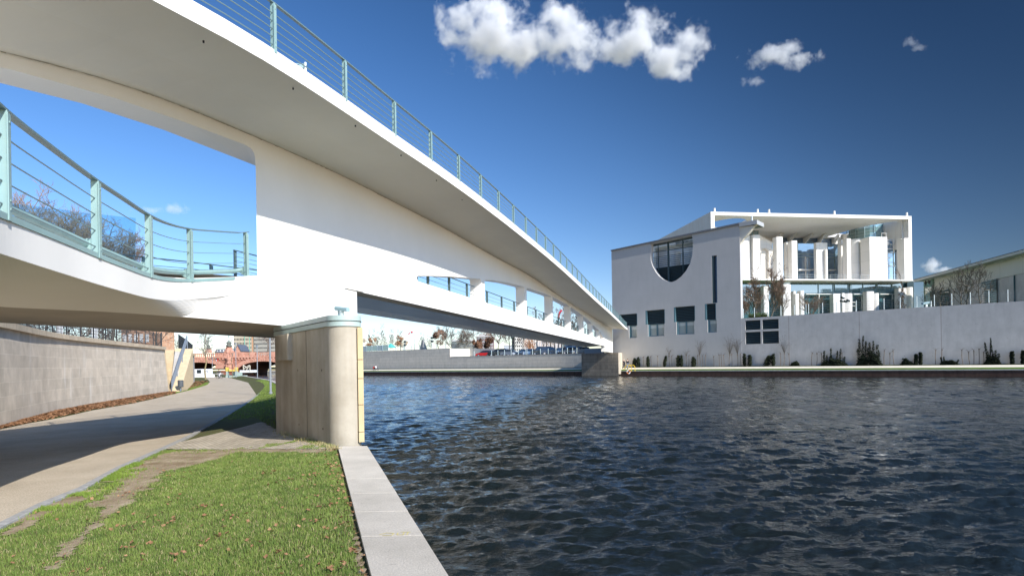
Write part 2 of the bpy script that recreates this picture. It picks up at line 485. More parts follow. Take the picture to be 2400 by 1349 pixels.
# near land
ys = [-14, 0, 6, 12.6, 20, 40, 77, 122, 165, 220, 400]
near_pts = [(quay_x(y) - 0.62, y) for y in ys] + [(-900, 900), (-3000, 900), (-3000, -60), (20, -60)]
yl = list(np.linspace(-14, 30, 60)) + list(np.linspace(32, 122, 40)) + [140, 165, 190, 220, 300, 400]
dql = [.56, .8, 1.1, 1.5, 1.9, 2.3, 2.7, 3.1, 3.6, 5, 3000]
mb = MB().grid([[Vector((quay_x(y) - d, y, H(quay_x(y) - d, y) - .012)) for d in dql] for y in yl])
mb.prism([(7, -60), (5.0, -14.01), (-3000, -14.01), (-3000, -60)], -.8, PZ - .02)
structure(mb.build('lawn', M_lawn))

# path on the near bank
path_r = [(-40, 1250), (0, 1229), (88, 1185), (185.5, 1145.5), (274, 1097), (380, 1050.6), (442, 1022), (489, 994.5), (530, 972), (570, 948), (602, 925), (617, 911), (621, 904), (617, 898), (608, 893), (585, 889), (556, 886), (529, 884), (500, 881.5), (470, 879.5), (452, 878.5)]
path_l = [(452, 880.5), (466, 882), (480, 885.5), (488, 889.5), (492, 894.5), (486, 901), (470, 906.5), (448, 913), (405, 923.5), (362, 934), (311, 945), (218, 961), (134, 980), (60, 993), (0, 1006), (-80, 1025)]
pr = [gnh(*p) for p in path_r]; pl_ = [gnd(*p, PZ) for p in path_l]
for p_ in pr: p_.z = PZ
first = pr[0]
pp = [Vector((first.x - 1.6, first.y - 7, 0))] + pr + pl_ + [Vector((-16.2, 10, 0)), Vector((-14, -10, 0)), Vector((-4.5, -10, 0))]
structure(poly_sheet('path', [(p.x, p.y) for p in pp], PZ + .006, M_path))
kp = [Vector((-4.5, -10, 0)), Vector((first.x - 1.6 + 2.2, first.y - 7 + 2, 0))]
kb = [Vector((p.x, p.y, PZ)) for p in pr[:14]]
kb = [Vector((kb[0].x + 3.2, -6, PZ)), Vector((kb[0].x + 1.5, 0.5, PZ))] + kb
mb = MB().sweep(kb, [(-0.01, -0.1), (0.12, -0.1), (0.12, 0.03), (0.11, 0.035), (-0.01, 0.035)])
structure(mb.build('path_kerb', M_kerb))

# cobbled apron in front of the pier
cob = [(378, 1052), (442, 1022.5), (489, 995), (520, 984), (600, 978), (640, 1003), (700, 1030), (775, 1053), (700, 1052), (560, 1051)]
cpts = [gnh(*p) for p in cob]
M_cob = mat_blocks('cobble_setts', (1, 0.15), (0.64, 0.56, 0.45), (0.26, 0.22, 0.13), 0.14, 0.11, mortar=0.012, var=0.3)
# horizontal pattern: use x/y rather than z
ntc = M_cob.node_tree
for n_ in ntc.nodes:
    if n_.type == 'COMBXYZ':
        spn = [q for q in ntc.nodes if q.type == 'SEPXYZ'][0]
        ntc.links.new(spn.outputs[1], n_.inputs[1])
cp_ = [(p.x, p.y) for p in cpts]
mb = MB(); cvid = {}
def inpoly(x, y, P):
    c = False; n = len(P)
    for i in range(n):
        (x0, y0), (x1, y1) = P[i], P[(i + 1) % n]
        if (y0 > y) != (y1 > y) and x < (x1 - x0) * (y - y0) / (y1 - y0) + x0: c = not c
    return c
for i in range(-90, 0):
    for j in range(100, 210):
        if inpoly((i + .5) * .1, (j + .5) * .1, cp_):
            q = []
            for a, b_ in ((i, j), (i + 1, j), (i + 1, j + 1), (i, j + 1)):
                if (a, b_) not in cvid: cvid[(a, b_)] = len(mb.v); mb.v.append((a * .1, b_ * .1, H(a * .1, b_ * .1) + .008))
                q.append(cvid[(a, b_)])
            mb.f.append(tuple(q))
structure(mb.build('cobble_paving', M_cob, recalc=False))
# worn earth
def worn(x, y):
    """0..1 how bare the lawn is at this point"""
    k = 0.0
    for (ax, ay, bx, by, wd, st) in EARTH:
        dx, dy = bx - ax, by - ay; t = max(0, min(1, ((x - ax) * dx + (y - ay) * dy) / (dx * dx + dy * dy)))
        d = math.hypot(x - ax - dx * t, y - ay - dy * t)
        k = max(k, st * math.exp(-(d / wd) ** 2))
    return k
def seg(a, b, wd, st):
    p = gnh(*a); q = gnh(*b); return (p.x, p.y, q.x, q.y, wd, st)
EARTH = [seg((350, 1100), (520, 1058), 0.55, 1.3), seg((260, 1180), (390, 1080), 0.36, 0.80), seg((120, 1330), (270, 1180), 0.13, 0.60),
         seg((0, 1230), (120, 1195), 0.14, 1.0), seg((150, 1180), (220, 1150), 0.2, 1.1), seg((840, 1200), (860, 1349), 0.08, 0.8), seg((560, 1052), (760, 1056), 0.3, 0.8),
         seg((290, 1120), (430, 1060), 0.45, 1.0), seg((20, 1250), (110, 1200), 0.1, 0.9), seg((-60, 1349), (120, 1330), 0.12, .3)]
M_earth = mat('worn_earth', (0.45, 0.36, 0.25), rough=0.97, speck=.25, detail=10, c2=(0.26, 0.19, 0.12), scale=2.2, bump=0.8, bscale=50, spec=0.05)
cell = 0.06
mb = MB(); vid = {}
def gv(i, j):
    if (i, j) not in vid:
        x, y = i * cell, j * cell
        vid[(i, j)] = len(mb.v); mb.v.append((x, y, H(x, y) + 0.004 * noise.noise(Vector((x * 4, y * 4, 0)))))
    return vid[(i, j)]
for i in range(int(-9 / cell), int(0.5 / cell)):
    for j in range(int(3 / cell), int(15.5 / cell)):
        x, y = (i + .5) * cell, (j + .5) * cell
        if y > 3 and x < quay_x(y) - 0.65:
            if worn(x, y) + 0.3 * fbm(x * 2.2, y * 2.2, 3) + .16 * fbm(x * 9, y * 9, 6) > 0.46:
                mb.f.append((gv(i, j), gv(i + 1, j), gv(i + 1, j + 1), gv(i, j + 1)))
tag(mb.build('bare_earth', M_earth, recalc=False), kind='structure')

# grass blades (nobody could count them)
def path_right_x(y):
    pts = sorted([(p.y, p.x) for p in kb]); return float(np.interp(y, [p[0] for p in pts], [p[1] for p in pts]))
cpoly = [(p.x, p.y) for p in cpts]
def inpoly(x, y, P):
    c = False; n = len(P)
    for i in range(n):
        (x0, y0), (x1, y1) = P[i], P[(i + 1) % n]
        if (y0 > y) != (y1 > y) and x < (x1 - x0) * (y - y0) / (y1 - y0) + x0: c = not c
    return c
def blades(name, sampler, n, hmin, hmax, wd, m_, seed, bend=0.5):
    rnd = random.Random(seed); V = []; Fc = []
    for _ in range(n):
        q = sampler(rnd)
        if q is None: continue
        x, y, z, sc_ = q
        h = rnd.uniform(hmin, hmax) * sc_; a = rnd.uniform(0, 6.283); b2 = rnd.uniform(0, 6.283); w_ = wd * rnd.uniform(.7, 1.2) * max(1, y / 7)
        bx, by = math.cos(b2) * h * bend * rnd.random(), math.sin(b2) * h * bend * rnd.random()
        dx, dy = math.cos(a) * w_, math.sin(a) * w_
        k = len(V)
        V += [(x - dx, y - dy, z), (x + dx, y + dy, z), (x + dx * .6 + bx * .4, y + dy * .6 + by * .4, z + h * .6), (x - dx * .6 + bx * .4, y - dy * .6 + by * .4, z + h * .6), (x + bx, y + by, z + h)]
        Fc += [(k, k + 1, k + 2, k + 3), (k + 3, k + 2, k + 4)]
    me = bpy.data.meshes.new(name); me.from_pydata(V, [], Fc); me.materials.append(m_)
    o = bpy.data.objects.new(name, me); col.objects.link(o); return o
M_grass = mat('grass_blades', (0.20, 0.26, 0.055), rough=0.7, c2=(0.10, 0.155, 0.03), scale=3.2, spec=0.25, detail=8)
b = M_grass.node_tree.nodes['Principled BSDF']
M_grass_y = mat('grass_lime', (0.23, 0.31, 0.05), rough=0.7, c2=(0.13, 0.20, 0.03), scale=3, spec=0.2)
M_grass_d = mat('grass_dry', (0.50, 0.40, 0.22), rough=0.8, c2=(0.30, 0.27, 0.11), scale=5, spec=0.2)
def lawn_s(r):
    y = 3.6 + (14.6 - 3.6) * r.random() ** 1.35
    x0 = path_right_x(y) + 0.13; x1 = quay_x(y) - 0.66
    x = r.uniform(max(x0, -0.9 * y), x1)
    if inpoly(x, y, cpoly):
        if fbm(x * 1.5, y * 1.5, 8) < 0.12: return None
        return (x, y, H(x, y), 0.8)
    kk = worn(x, y) + 0.3 * fbm(x * 2.2, y * 2.2, 3) + .16 * fbm(x * 9, y * 9, 6)
    if kk > 0.25 and r.random() < min(0.94, (kk - 0.22) * 2.2): return None
    return (x, y, H(x, y) - .012, 1.0 - 0.4 * max(0, min(1, kk)))
tag(blades('grass', lawn_s, 190000, 0.022, 0.058, 0.0028, M_grass, 1), kind='stuff')
tag(blades('straw_blades', lawn_s, 26000, 0.02, 0.05, 0.0028, M_grass_d, 11, bend=.9), kind='stuff')
def lime_s(r):
    y = r.uniform(8, 12.6); x = path_right_x(y) + 0.13 + abs(r.gauss(0, .22))
    if fbm(x * 1.5, y * 1.5, 20) < -0.1: return None
    return (x, y, H(x, y), 1.3)
tag(blades('bright_grass', lime_s, 9000, 0.02, 0.05, 0.003, M_grass_y, 2), kind='stuff')
def dry_s(r):
    t = r.random(); p = gnh(655 + 135 * t, 1008 + 46 * t); g_ = r.gauss(0, .10)
    if fbm(t * 9, 1.0, 2) < -0.15: return None
    return (p.x + g_, p.y - abs(g_) , p.z - .01, 1 + 1.2 * max(0, fbm(t * 7, 4, 1)))
tag(blades('dry_grass', dry_s, 1500, 0.03, 0.11, 0.0026, M_grass_d, 3, bend=0.8), kind='stuff')
def lawn2_s(r):
    y = r.uniform(14, 80); x1 = quay_x(y) - 0.7
    x = x1 - r.random() * 9
    if inpoly(x, y, [(p.x, p.y) for p in pp]): return None
    if inpoly(x, y, cpoly): return None
    return (x, y, H(x, y) - .01, 1.0)
tag(blades('bank_grass', lawn2_s, 60000, 0.03, 0.07, 0.004, M_grass, 4), kind='stuff')

# fallen leaves
def leaves(name, sampler, n, size, m_, seed):
    rnd = random.Random(seed); mb = MB()
    for _ in range(n):
        q = sampler(rnd)
        if q is None: continue
        x, y, z = q; s_ = size * rnd.uniform(.6, 1.25); a = rnd.uniform(0, 6.28)
        R = Matrix.Rotation(a, 3, 'Z') @ Matrix.Rotation(rnd.uniform(-.7, .7), 3, 'X') @ Matrix.Rotation(rnd.uniform(-.7, .7), 3, 'Y')
        pts = [(0, -1, 0), (.25, -.45, .05), (.75, -.5, .2), (.5, 0, .05), (.95, .45, .25), (.35, .45, .1), (0, 1.1, .25), (-.35, .45, .1), (-.9, .5, .2), (-.5, 0, .05), (-.7, -.5, .25), (-.25, -.45, .05)]
        vs = [R @ (Vector(p) * s_) + Vector((x, y, z + s_ * .35)) for p in pts] + [Vector((x, y, z + s_ * .3))]
        mb.add(vs, [(i, (i + 1) % 12, 12) for i in range(12)])
    return tag(mb.build(name, m_, recalc=False), kind='stuff')
M_leaf = mat('dead_leaf', (0.40, 0.23, 0.12), rough=0.75, c2=(0.19, 0.085, 0.04), scale=5, spec=0.25)
LC = [(random.Random(k).uniform(-4.5, -.6), 3.6 + 9 * random.Random(k + 99).random() ** 1.2) for k in range(75)]
def leaf_s(r):
    if r.random() < .5:
        c = r.choice(LC); x, y = c[0] + r.gauss(0, .09), c[1] + r.gauss(0, .09)
        if path_right_x(y) + .2 < x < quay_x(y) - .7: return (x, y, H(x, y) + .02)
        return None
    y = 3.9 + (12.5 - 3.9) * r.random() ** 0.9
    x0 = path_right_x(y) + 0.15; x1 = quay_x(y) - 0.63
    x = r.uniform(max(x0, -0.9 * y), x1)
    if r.random() < 0.22: x = x1 - abs(r.gauss(0, 0.16))
    if fbm(x * .9, y * .9, 5) < -0.08 + 0.2 * r.random() and x < x1 - .4: return None
    return (x, y, H(x, y) + .012)
leaves('fallen_leaves', leaf_s, 1150, 0.027, M_leaf, 7)
M_leaf2 = mat('leaf_litter', (0.29, 0.15, 0.075), rough=0.85, c2=(0.15, 0.08, 0.045), scale=6, spec=0.15)
# litter strip along the foot of the left wall
wall_base = [(-80, 1024), (0, 1000.7), (134, 963), (271, 938), (395.5, 918)]

def litter_s(r):
    t = r.random() ** 0.7; v_ = t
    px = -60 + 470 * t
    a = gnd(px, float(np.interp(px, [p[0] for p in wall_base], [p[1] for p in wall_base])), PZ)
    b_ = gnd(px, float(np.interp(px, [0, 134, 218, 311, 405], [1004, 978, 960, 945, 924])), PZ)
    k = r.random() ** 1.9
    return (a.x + (b_.x - a.x) * k + r.gauss(0, .05), a.y + (b_.y - a.y) * k, PZ + .01)
leaves('leaf_litter', litter_s, 6500, 0.07, M_leaf2, 8)
isl = [gnd(*p, PZ) for p in [(421, 914), (452, 896), (480, 887.5), (486, 894), (470, 904), (440, 911)]]
def litter2_s(r):
    x = r.uniform(-46, -26); y = r.uniform(50, 90)
    if not inpoly(x, y, [(p.x, p.y) for p in isl]): return None
    if r.random() < .3: return None
    return (x, y, PZ + .01)
leaves('leaf_heap', litter2_s, 9000, 0.11, M_leaf2, 9)

# near quay: coping slabs and wall below
quay = empty('quay_edge', (quay_x(4), 4, 0.75), 'pale granite coping slabs topping the near quay wall between lawn and river', 'quay wall')
cut = [(1035, 1349), (982, 1266), (941.5, 1207.5), (911, 1163.5), (888, 1128.5), (857, 1051)]
cy = [gnd(u, v).y for u, v in cut]
bounds = [-14, -11.5, -9, -6.5, -4.0, -1.4, 1.1, 3.6] + [5.62, 6.72, 7.78, 8.95, 12.58]
bounds = [-14, -11.3, -8.6, -5.9, -3.2, -0.5, 2.2, 4.0] + [gnd(855, 1267).y, gnd(841, 1208).y, gnd(822, 1164).y, gnd(812, 1129).y, 12.62]
for y0, y1 in zip(bounds, bounds[1:]):
    mb = MB()
    g0 = 0.004
    o0, o1 = quay_x(y0), quay_x(y1)
    pts = [(o0 - .62, y0 + g0), (o0, y0 + g0), (o1, y1 - g0), (o1 - .62, y1 - g0)]
    mb.prism(pts, 0.40, 0.80)
    mb.build('coping_slab', M_coping, quay, bevel=0.007)
ysq = [-14, 12.6, 20, 40, 77, 122, 165, 220, 400]
M_quay = mat_blocks('quay_stone', (-0.32, 0.95), (0.22, 0.19, 0.15), (0.1, 0.09, 0.07), 0.9, 0.3, stain=0.4)
mb = MB().prism([(quay_x(y) - .05, y) for y in ysq] + [(quay_x(y) - .58, y) for y in reversed(ysq)], -0.9, 0.395)
mb.build('quay_face', M_quay, quay)
mb = MB().prism([(quay_x(y), y) for y in ysq[2:]] + [(quay_x(y) - .5, y) for y in reversed(ysq[2:])], 0.40, 0.79)
mb.build('bank_coping', M_coping, quay)
mb = MB().prism([(quay_x(y) - .06, y) for y in (-14, 12.6)] + [(quay_x(y) - .56, y) for y in (12.6, -14)], .397, .785)
mb.build('joint_filler', mat('joint_mortar', (0.16, 0.13, 0.10), rough=1), quay)
# yellow chalk scribble on one slab
cc = gnd(930, 1253, 0.8); mb = MB()
M_yel = mat('yellow_chalk', (0.62, 0.52, 0.20), rough=0.9)
def scrib(pts):
    for (a, b_) in zip(pts, pts[1:]):
        p = Vector((cc.x + a[0], cc.y + a[1], 0.8035)); q = Vector((cc.x + b_[0], cc.y + b_[1], 0.8035))
        d = (q - p).normalized(); s_ = Vector((-d.y, d.x, 0)) * 0.006
        mb.add([p - s_, q - s_, q + s_, p + s_], [(0, 1, 2, 3)])
scrib([(-.18, .02), (-.12, .08), (-.04, .06), (-.05, -.01), (-.14, -.01)])
scrib([(0, .08), (0, 0), (.06, 0), (.06, .08)]); scrib([(.1, 0), (.1, .09)]); scrib([(.02, .1), (.12, .1)])
mb.build('chalk_mark', M_yel, quay, recalc=False)

# far land
LIP, WB = 0.87, 1.42
edge = [(p.x, p.y) for p in fe] + far_left
inner = [WL.P(140, 0), WL.P(58, 0), WL.P(0, 0), WL.P(-84, 0)]
M_bank = mat_blocks('bank_brick', (0.75, -0.66), (0.13, 0.075, 0.055), (0.07, 0.05, 0.04), 1.1, 0.25, stain=0.5)
def strip(name, o0, z0, o1, z1, m_, a0=-84, a1=140, dz=0.0):
    mb = MB(); n = 20
    rows = [[WL.P(a0 + (a1 - a0) * i / n, z0 + dz, o0) for i in range(n + 1)], [WL.P(a0 + (a1 - a0) * i / n, z1 + dz, o1) for i in range(n + 1)]]
    mb.grid(rows); o = mb.build(name, m_)
    if o.data.polygons[0].normal.z < 0: o.data.flip_normals()
    return structure(o)
mb = MB().pbox(WL, -84, 140, -0.9, LIP - 0.12, -6.9, -0.3)
structure(mb.build('river_bank', M_bank))
mb = MB().pbox(WL, -84, 140, LIP - 0.116, LIP, -6.95, -6.35)
structure(mb.build('bank_kerb', mat('bank_kerb_stone', (0.60, 0.57, 0.50), rough=0.9, var=0.2, scale=2)))
def zz(o): return LIP + (WB - LIP) * (o + 6.35) / 6.35 * 1.0
strip('bank_grass_strip', -6.35, LIP - 0.004, -4.1, zz(-4.1), M_far_grass)
strip('bank_path', -4.1, zz(-4.1), -1.3, zz(-1.3), M_bank_path)
strip('bank_verge', -1.3, zz(-1.3), 0.2, zz(0.2), mat('verge_shadow', (0.06, 0.07, 0.03), rough=1, var=0.4, scale=2))  # wall's cast shadow painted as a dark strip along its foot
# far land behind, reaching the horizon
M_far_land = mat('far_land', (0.10, 0.13, 0.05), rough=1, c2=(0.16, 0.15, 0.09), scale=0.05)
q0 = WL.P(-84, 0, -6.9); q1 = WL.P(-84, 0, 0.3); q2 = WL.P(150, 0, 0.3)
mb = MB().prism([(q1.x, q1.y), (q2.x, q2.y), (3000, q2.y - 200), (5000, 6000), (-5000, 6000), (-400, 900), (-80, 420), (-74, 260), (-66, 212), (-58, 182), (q0.x, q0.y)], -0.9, 1.40)
structure(mb.build('far_ground', M_far_land))
M_asph = mat('car_park_asphalt', (0.10, 0.10, 0.10), rough=0.95, var=0.2, scale=1)
mb = MB().prism([(WL.P(-44.7, 0, .5).x, WL.P(-44.7, 0, .5).y), (WL.P(-1, 0, .5).x, WL.P(-1, 0, .5).y), (WL.P(-1, 0, 60).x, WL.P(-1, 0, 60).y), (WL.P(-44.7, 0, 60).x, WL.P(-44.7, 0, 60).y)], 1.39, 3.98)
structure(mb.build('car_park', M_asph))
mb = MB().prism([(WL.P(-110, 0, .5).x, WL.P(-110, 0, .5).y), (WL.P(-45.8, 0, .5).x, WL.P(-45.8, 0, .5).y), (WL.P(-45.8, 0, 6).x, WL.P(-45.8, 0, 6).y), (WL.P(-66, 0, 34).x, WL.P(-66, 0, 34).y), (WL.P(-110, 0, 70).x, WL.P(-110, 0, 70).y), (WL.P(-110, 0, 70).x, WL.P(-110, 0, 70).y)], 1.39, 5.9)
structure(mb.build('park_terrace', M_far_grass))
mb = MB().prism([(WL.P(0.2, 0, 1.0).x, WL.P(0.2, 0, 1.0).y), (WL.P(150, 0, 1.0).x, WL.P(150, 0, 1.0).y), (WL.P(150, 0, 150).x, WL.P(150, 0, 150).y), (WL.P(0.2, 0, 150).x, WL.P(0.2, 0, 150).y)], 1.39, 8.3)
structure(mb.build('garden_terrace', M_far_grass))
LWp = [gnd(u, v, PZ) for u, v in ((0, 1000.7), (134, 963), (271, 938), (395.5, 918))]
d0 = (LWp[0] - LWp[1]).normalized()
LWp = [LWp[0] + d0 * 34, LWp[0] + d0 * 12] + LWp
SWp = [gnd(u, v, PZ) for u, v in ((414, 917), (440, 905), (456.5, 895.5))]
UPPER = [(p.x - .45, p.y + .1) for p in LWp] + [(LWp[-1].x - 7, LWp[-1].y + 7)] + [(p.x - .6, p.y + (3 if k == 0 else 0)) for k, p in enumerate(SWp)][1:] + [(-58, 104), (-76, 140), (-108, 186)]
# terrace of the city above the near left wall
mb = MB().prism([*UPPER, (-200, 260), (-900, 400), (-900, -10)], PZ - .1, 3.9)
structure(mb.build('upper_street', mat('street_paving', (0.30, 0.28, 0.25), rough=0.95, var=0.25, scale=1)))

# ================================================================== FOOTBRIDGE
WD = Vector((0.264, 1, 0)).normalized(); WN = Vector((WD.y, -WD.x, 0))
def wx(y): return -10.49 + 0.264 * y
def WP(y, off, z):                 # point beside the web: off metres towards the river (right) of its right face
    return Vector((wx(y), y, z)) + WN * off
def measured(px, off):
    out = []
    p0 = Vector((wx(0), 0, 0)) + WN * off
    for u, v in px:
        p = onpl(u, v, p0, WN); t = (p - Vector((wx(0), 0, 0)) - WN * off).dot(WD) * WD.y
        out.append((t, p.z))
    return sorted(out)
def smooth_fn(pts, k=1.0):
    ys_ = [p[0] for p in pts]; zs_ = [p[1] for p in pts]
    g = np.linspace(math.log(ys_[0]), math.log(ys_[-1]), 160); z = np.interp(g, np.log(ys_), zs_)
    kk = int(9 * k); ker = np.ones(2 * kk + 1) / (2 * kk + 1)
    zp = np.concatenate([2 * z[0] - z[kk:0:-1], z, 2 * z[-1] - z[-2:-kk - 2:-1]])
    z2 = np.convolve(zp, ker, 'valid')
    def f(y):
        if y < ys_[0]:
            s_ = (z2[6] - z2[0]) / (math.exp(g[6]) - math.exp(g[0])); return float(z2[0] + s_ * (y - ys_[0]))
        return float(np.interp(math.log(y), g, z2))
    return f
OV = 2.75
soffit = smooth_fn(measured([(0, 120), (140, 153), (277, 193), (440, 251), (604.5, 324.6), (769, 393.6), (885, 453.6), (1090.7, 560), (1151, 600), (1237, 640), (1333, 709), (1437, 770.7)], 0))
fb_px = [(440, 44), (689, 178), (840, 289), (956, 360), (1150, 496), (1208.7, 543.6), (1260, 584), (1293, 610), (1321, 635.8), (1348, 660), (1394, 704), (1438, 742), (1464, 768)]
fbot = smooth_fn(measured(fb_px, OV), 1.4)
ft_px = [(352, -40), (440, 9), (689, 143), (847, 247), (956, 327), (1038, 387), (1147, 474), (1300, 591), (1464, 757)]
ftop_r = smooth_fn(measured(ft_px, OV))
def ftop(y): return fbot(y) + 0.34
Y0, Y1 = -8.0, 110.4
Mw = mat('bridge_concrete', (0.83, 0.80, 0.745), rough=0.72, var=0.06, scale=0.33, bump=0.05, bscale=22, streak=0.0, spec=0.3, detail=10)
Msof = mat('soffit_concrete_shaded', (0.70, 0.66, 0.57), rough=0.75, var=0.06, scale=0.35, bump=0.05, bscale=18, spec=0.3)  # same concrete as the web, darkened to put the soffit's shade into colour
bridge = empty('footbridge', (WP(19, 0, 3.5)), 'white concrete double deck footbridge curving across the river on a grey pier', 'footbridge')
# web wall, drawn in (y, z) and pushed through to a thickness of 0.66 m
class WPL:
    @staticmethod
    def P(a, z, off=0.0):
        if off > .3 and 13 < a < 15.4: a += 1.5 * (a - 13) / 2.25
        return WP(a, -off, z)
PB, MBT = 3.61, 5.05                                  # bottoms: at the pier / main span
mid = [y for y in np.geomspace(16.2, Y1, 40)]
top = [(y, soffit(y) + 0.02) for y in list(np.linspace(Y0, 15, 12)) + mid]
y_door = 15.25
# openings in the main span
def archtop(y): return float(np.interp(y, [24.7, 28, 34.1, 39, 43.9, 53, 63, 72.3, 80.9, 89.2, 94.5], [6.17, 6.62, 7.3, 7.75, 8.05, 8.42, 8.42, 8.12, 7.7, 7.15, 6.35]))
obot = 5.98
posts = [(33.45, 34.1), (43.5, 44.15), (53.4, 54.05), (63.2, 63.85), (72.6, 73.25), (81.2, 81.85), (89.2, 89.85)]
spans = []
a0 = 24.9
for p0, p1 in posts: spans.append((a0, p0)); a0 = p1
spans.append((a0, 94.6))
holes = []
for k, (a, b_) in enumerate(spans):
    ys_ = np.linspace(a, b_, 7); t = [(y, max(obot + .25, archtop(y))) for y in ys_]
    r_ = 0.12
    h = [(a + r_, obot), (b_ - r_, obot), (b_, obot + r_), (b_, t[-1][1] - r_), (b_ - r_, t[-1][1] - .02)] + [t[i] for i in range(5, 0, -1)] + [(a + r_, t[0][1] - .02), (a, t[0][1] - r_), (a, obot + r_)]
    holes.append(h)
outer_main = [(y_door + 0.001, PB), (20.1, PB), (20.1, MBT - .06), (97.6, MBT - .06), (97.6, 4.1), (Y1, 4.1)] + [t for t in reversed(top) if t[0] > y_door + .01] + [(y_door + 0.001, soffit(y_door) + .02)]
mb = MB().plate(WPL, outer_main, holes, 0.0, 0.66)
web = mb.build('web_wall', Mw, bridge, bevel=0.02)
# upper beam over the left opening
beam_b = smooth_fn(measured([(-60, 145), (0, 158), (100, 181), (277, 232), (440, 289), (607, 352)], 0))
bb = [(y, beam_b(y)) for y in np.linspace(Y0, 14.9, 14)] + [(15.1, beam_b(15.1) - .04), (15.19, beam_b(15.2) - .12), (y_door - .01, beam_b(15.2) - .24), (y_door + .001, beam_b(15.2) - .5)]
tt = [t for t in reversed(top) if t[0] < y_door] ; tt = [(y_door + .001, soffit(y_door) + .02)] + tt
MB().plate(WPL, bb + tt, [], 0.0, 0.80).build('upper_beam', Mw, bridge)
# oblique reveal closing the beam against the wall
# lower box: wall continues under the ramp to the left
low = [(Y0, PB - .02), (y_door + .001, PB - .02 + .02), (y_door + .001, 4.83), (14.3, 4.66), (13.0, 4.45), (11.3, 4.32), (9.2, 4.3), (Y0, 4.1)]
MB().plate(WPL, low, [], 0.0, 0.66).build('lower_beam', Mw, bridge)
# upper deck
mb = MB(); rows = []
yy = list(np.linspace(Y0, 14, 24)) + list(np.geomspace(14.6, Y1, 60))
for y in yy:
    zf, zt, zs = fbot(y), ftop(y), soffit(y)
    rows.append([WP(y, OV, zf), WP(y, OV, zt), WP(y, OV - .25, zt + .01), WP(y, OV - .27, zt - .08), WP(y, -0.7, zt - .10), WP(y, -0.72, zt), WP(y, -0.95, zt), WP(y, -0.95, zs - 0.02), WP(y, 0.0, zs), WP(y, 0.25, zs - .004), WP(y, 1.4, (zs + zf) / 2 + .03), WP(y, OV - .06, zf + .006)])
rows = [[r[i] for i in range(12)] + [r[0]] for r in rows]
mb.grid(rows)
n_ = 12
mb.add([rows[0][i] for i in range(12)], [tuple(range(12))]); mb.add([rows[-1][i] for i in range(12)], [tuple(range(11, -1, -1))])
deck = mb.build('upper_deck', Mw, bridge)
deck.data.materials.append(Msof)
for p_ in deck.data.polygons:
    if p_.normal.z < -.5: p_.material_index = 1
Md = mat('drain_hole', (0.03, 0.03, 0.03))
for u, v in [(477, 98), (687, 208), (833, 296), (940, 366), (1023, 424), (1083, 469)]:
    best = None
    for o_ in np.linspace(.6, 2.6, 41):
        p = onpl(u, v, Vector((wx(0), 0, 0)) + WN * o_, WN); y_ = p.y
        zs, zf = soffit(y_), fbot(y_); zq = float(np.interp(o_, [.25, 1.4, OV - .06], [zs, (zs + zf) / 2 + .03, zf]))
        if best is None or abs(zq - p.z) < best[0]: best = (abs(zq - p.z), p, zq)
    p = best[1]; MB().tube((p.x, p.y, best[2] + .03), (p.x, p.y, best[2] - .006), .017, .017, 10).build('drain_hole', Md, bridge)
rs = random.Random(8); mb = MB()
for y in np.arange(3, 60, .13):
    h_ = rs.uniform(.004, .02) * (1 + 1.6 * max(0, fbm(y * .8, 2, 2))); p = WP(y, .006, soffit(y)); q = WP(y + .14, .006, soffit(y + .14))
    mb.add([p, q, q - Vector((0, 0, h_)), p - Vector((0, 0, h_ * rs.uniform(.4, 1.3)))], [(0, 1, 2, 3)])
mb.build('dirt_line', mat('dirt_line', (0.36, 0.32, 0.25), rough=1, c2=(0.6, .56, .48), scale=3), bridge, recalc=False)
for y in (17.45, 25.4, 33.2, 44, 55):
    MB().add([WP(y + a, OV + .002, fbot(y + a) + b_) for a, b_ in ((0, .01), (.02, .01), (.02, .33), (0, .33))], [(0, 1, 2, 3)]).build('expansion_joint', mat('joint_grey', (0.42, 0.40, 0.36)), bridge, recalc=False)
# lower deck of the main span
mb = MB()
r2 = []
for y in np.linspace(20.4, 97.5, 40):
    r2.append([WP(y, -.30, MBT), WP(y, -0.66, MBT + .0), WP(y, -2.6, MBT - .1), WP(y, -4.7, MBT + .02), WP(y, -5.3, MBT + .30), WP(y, -5.3, MBT + .75), WP(y, -.67, MBT + .72), WP(y, -.30, MBT + .72)])
r2 = [r + [r[0]] for r in r2]
mb.grid(r2); mb.add(r2[0][:8], [tuple(range(8))]); mb.add(r2[-1][:8], [tuple(range(7, -1, -1))])
mb.build('lower_deck', mat('painted_underside', (0.78, 0.79, 0.79), rough=0.24, spec=0.9, var=.05, scale=.4), bridge)
# slab at pier level on the land side
mb = MB(); r2 = []
def ye(y, o): return y - 2.6 * (1 + o / 4.75) * max(0, (y - 14) / 8.3)
for y in np.linspace(Y0, 22.3, 22):
    r2.append([WP(ye(y, o), o, z) for o, z in ((-.02, PB), (-2.4, PB - .04), (-4.75, PB), (-5.1, PB + .3), (-5.1, PB + .9), (-.68, PB + .6))])
r2 = [r + [r[0]] for r in r2]
mb.grid(r2); mb.add(r2[0][:6], [tuple(range(6))]); mb.add(r2[-1][:6], [tuple(range(5, -1, -1))])
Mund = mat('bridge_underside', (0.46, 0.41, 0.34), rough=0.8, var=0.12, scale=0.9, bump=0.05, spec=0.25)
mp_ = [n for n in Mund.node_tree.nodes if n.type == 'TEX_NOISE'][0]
mb.build('pier_slab', Mund, bridge)
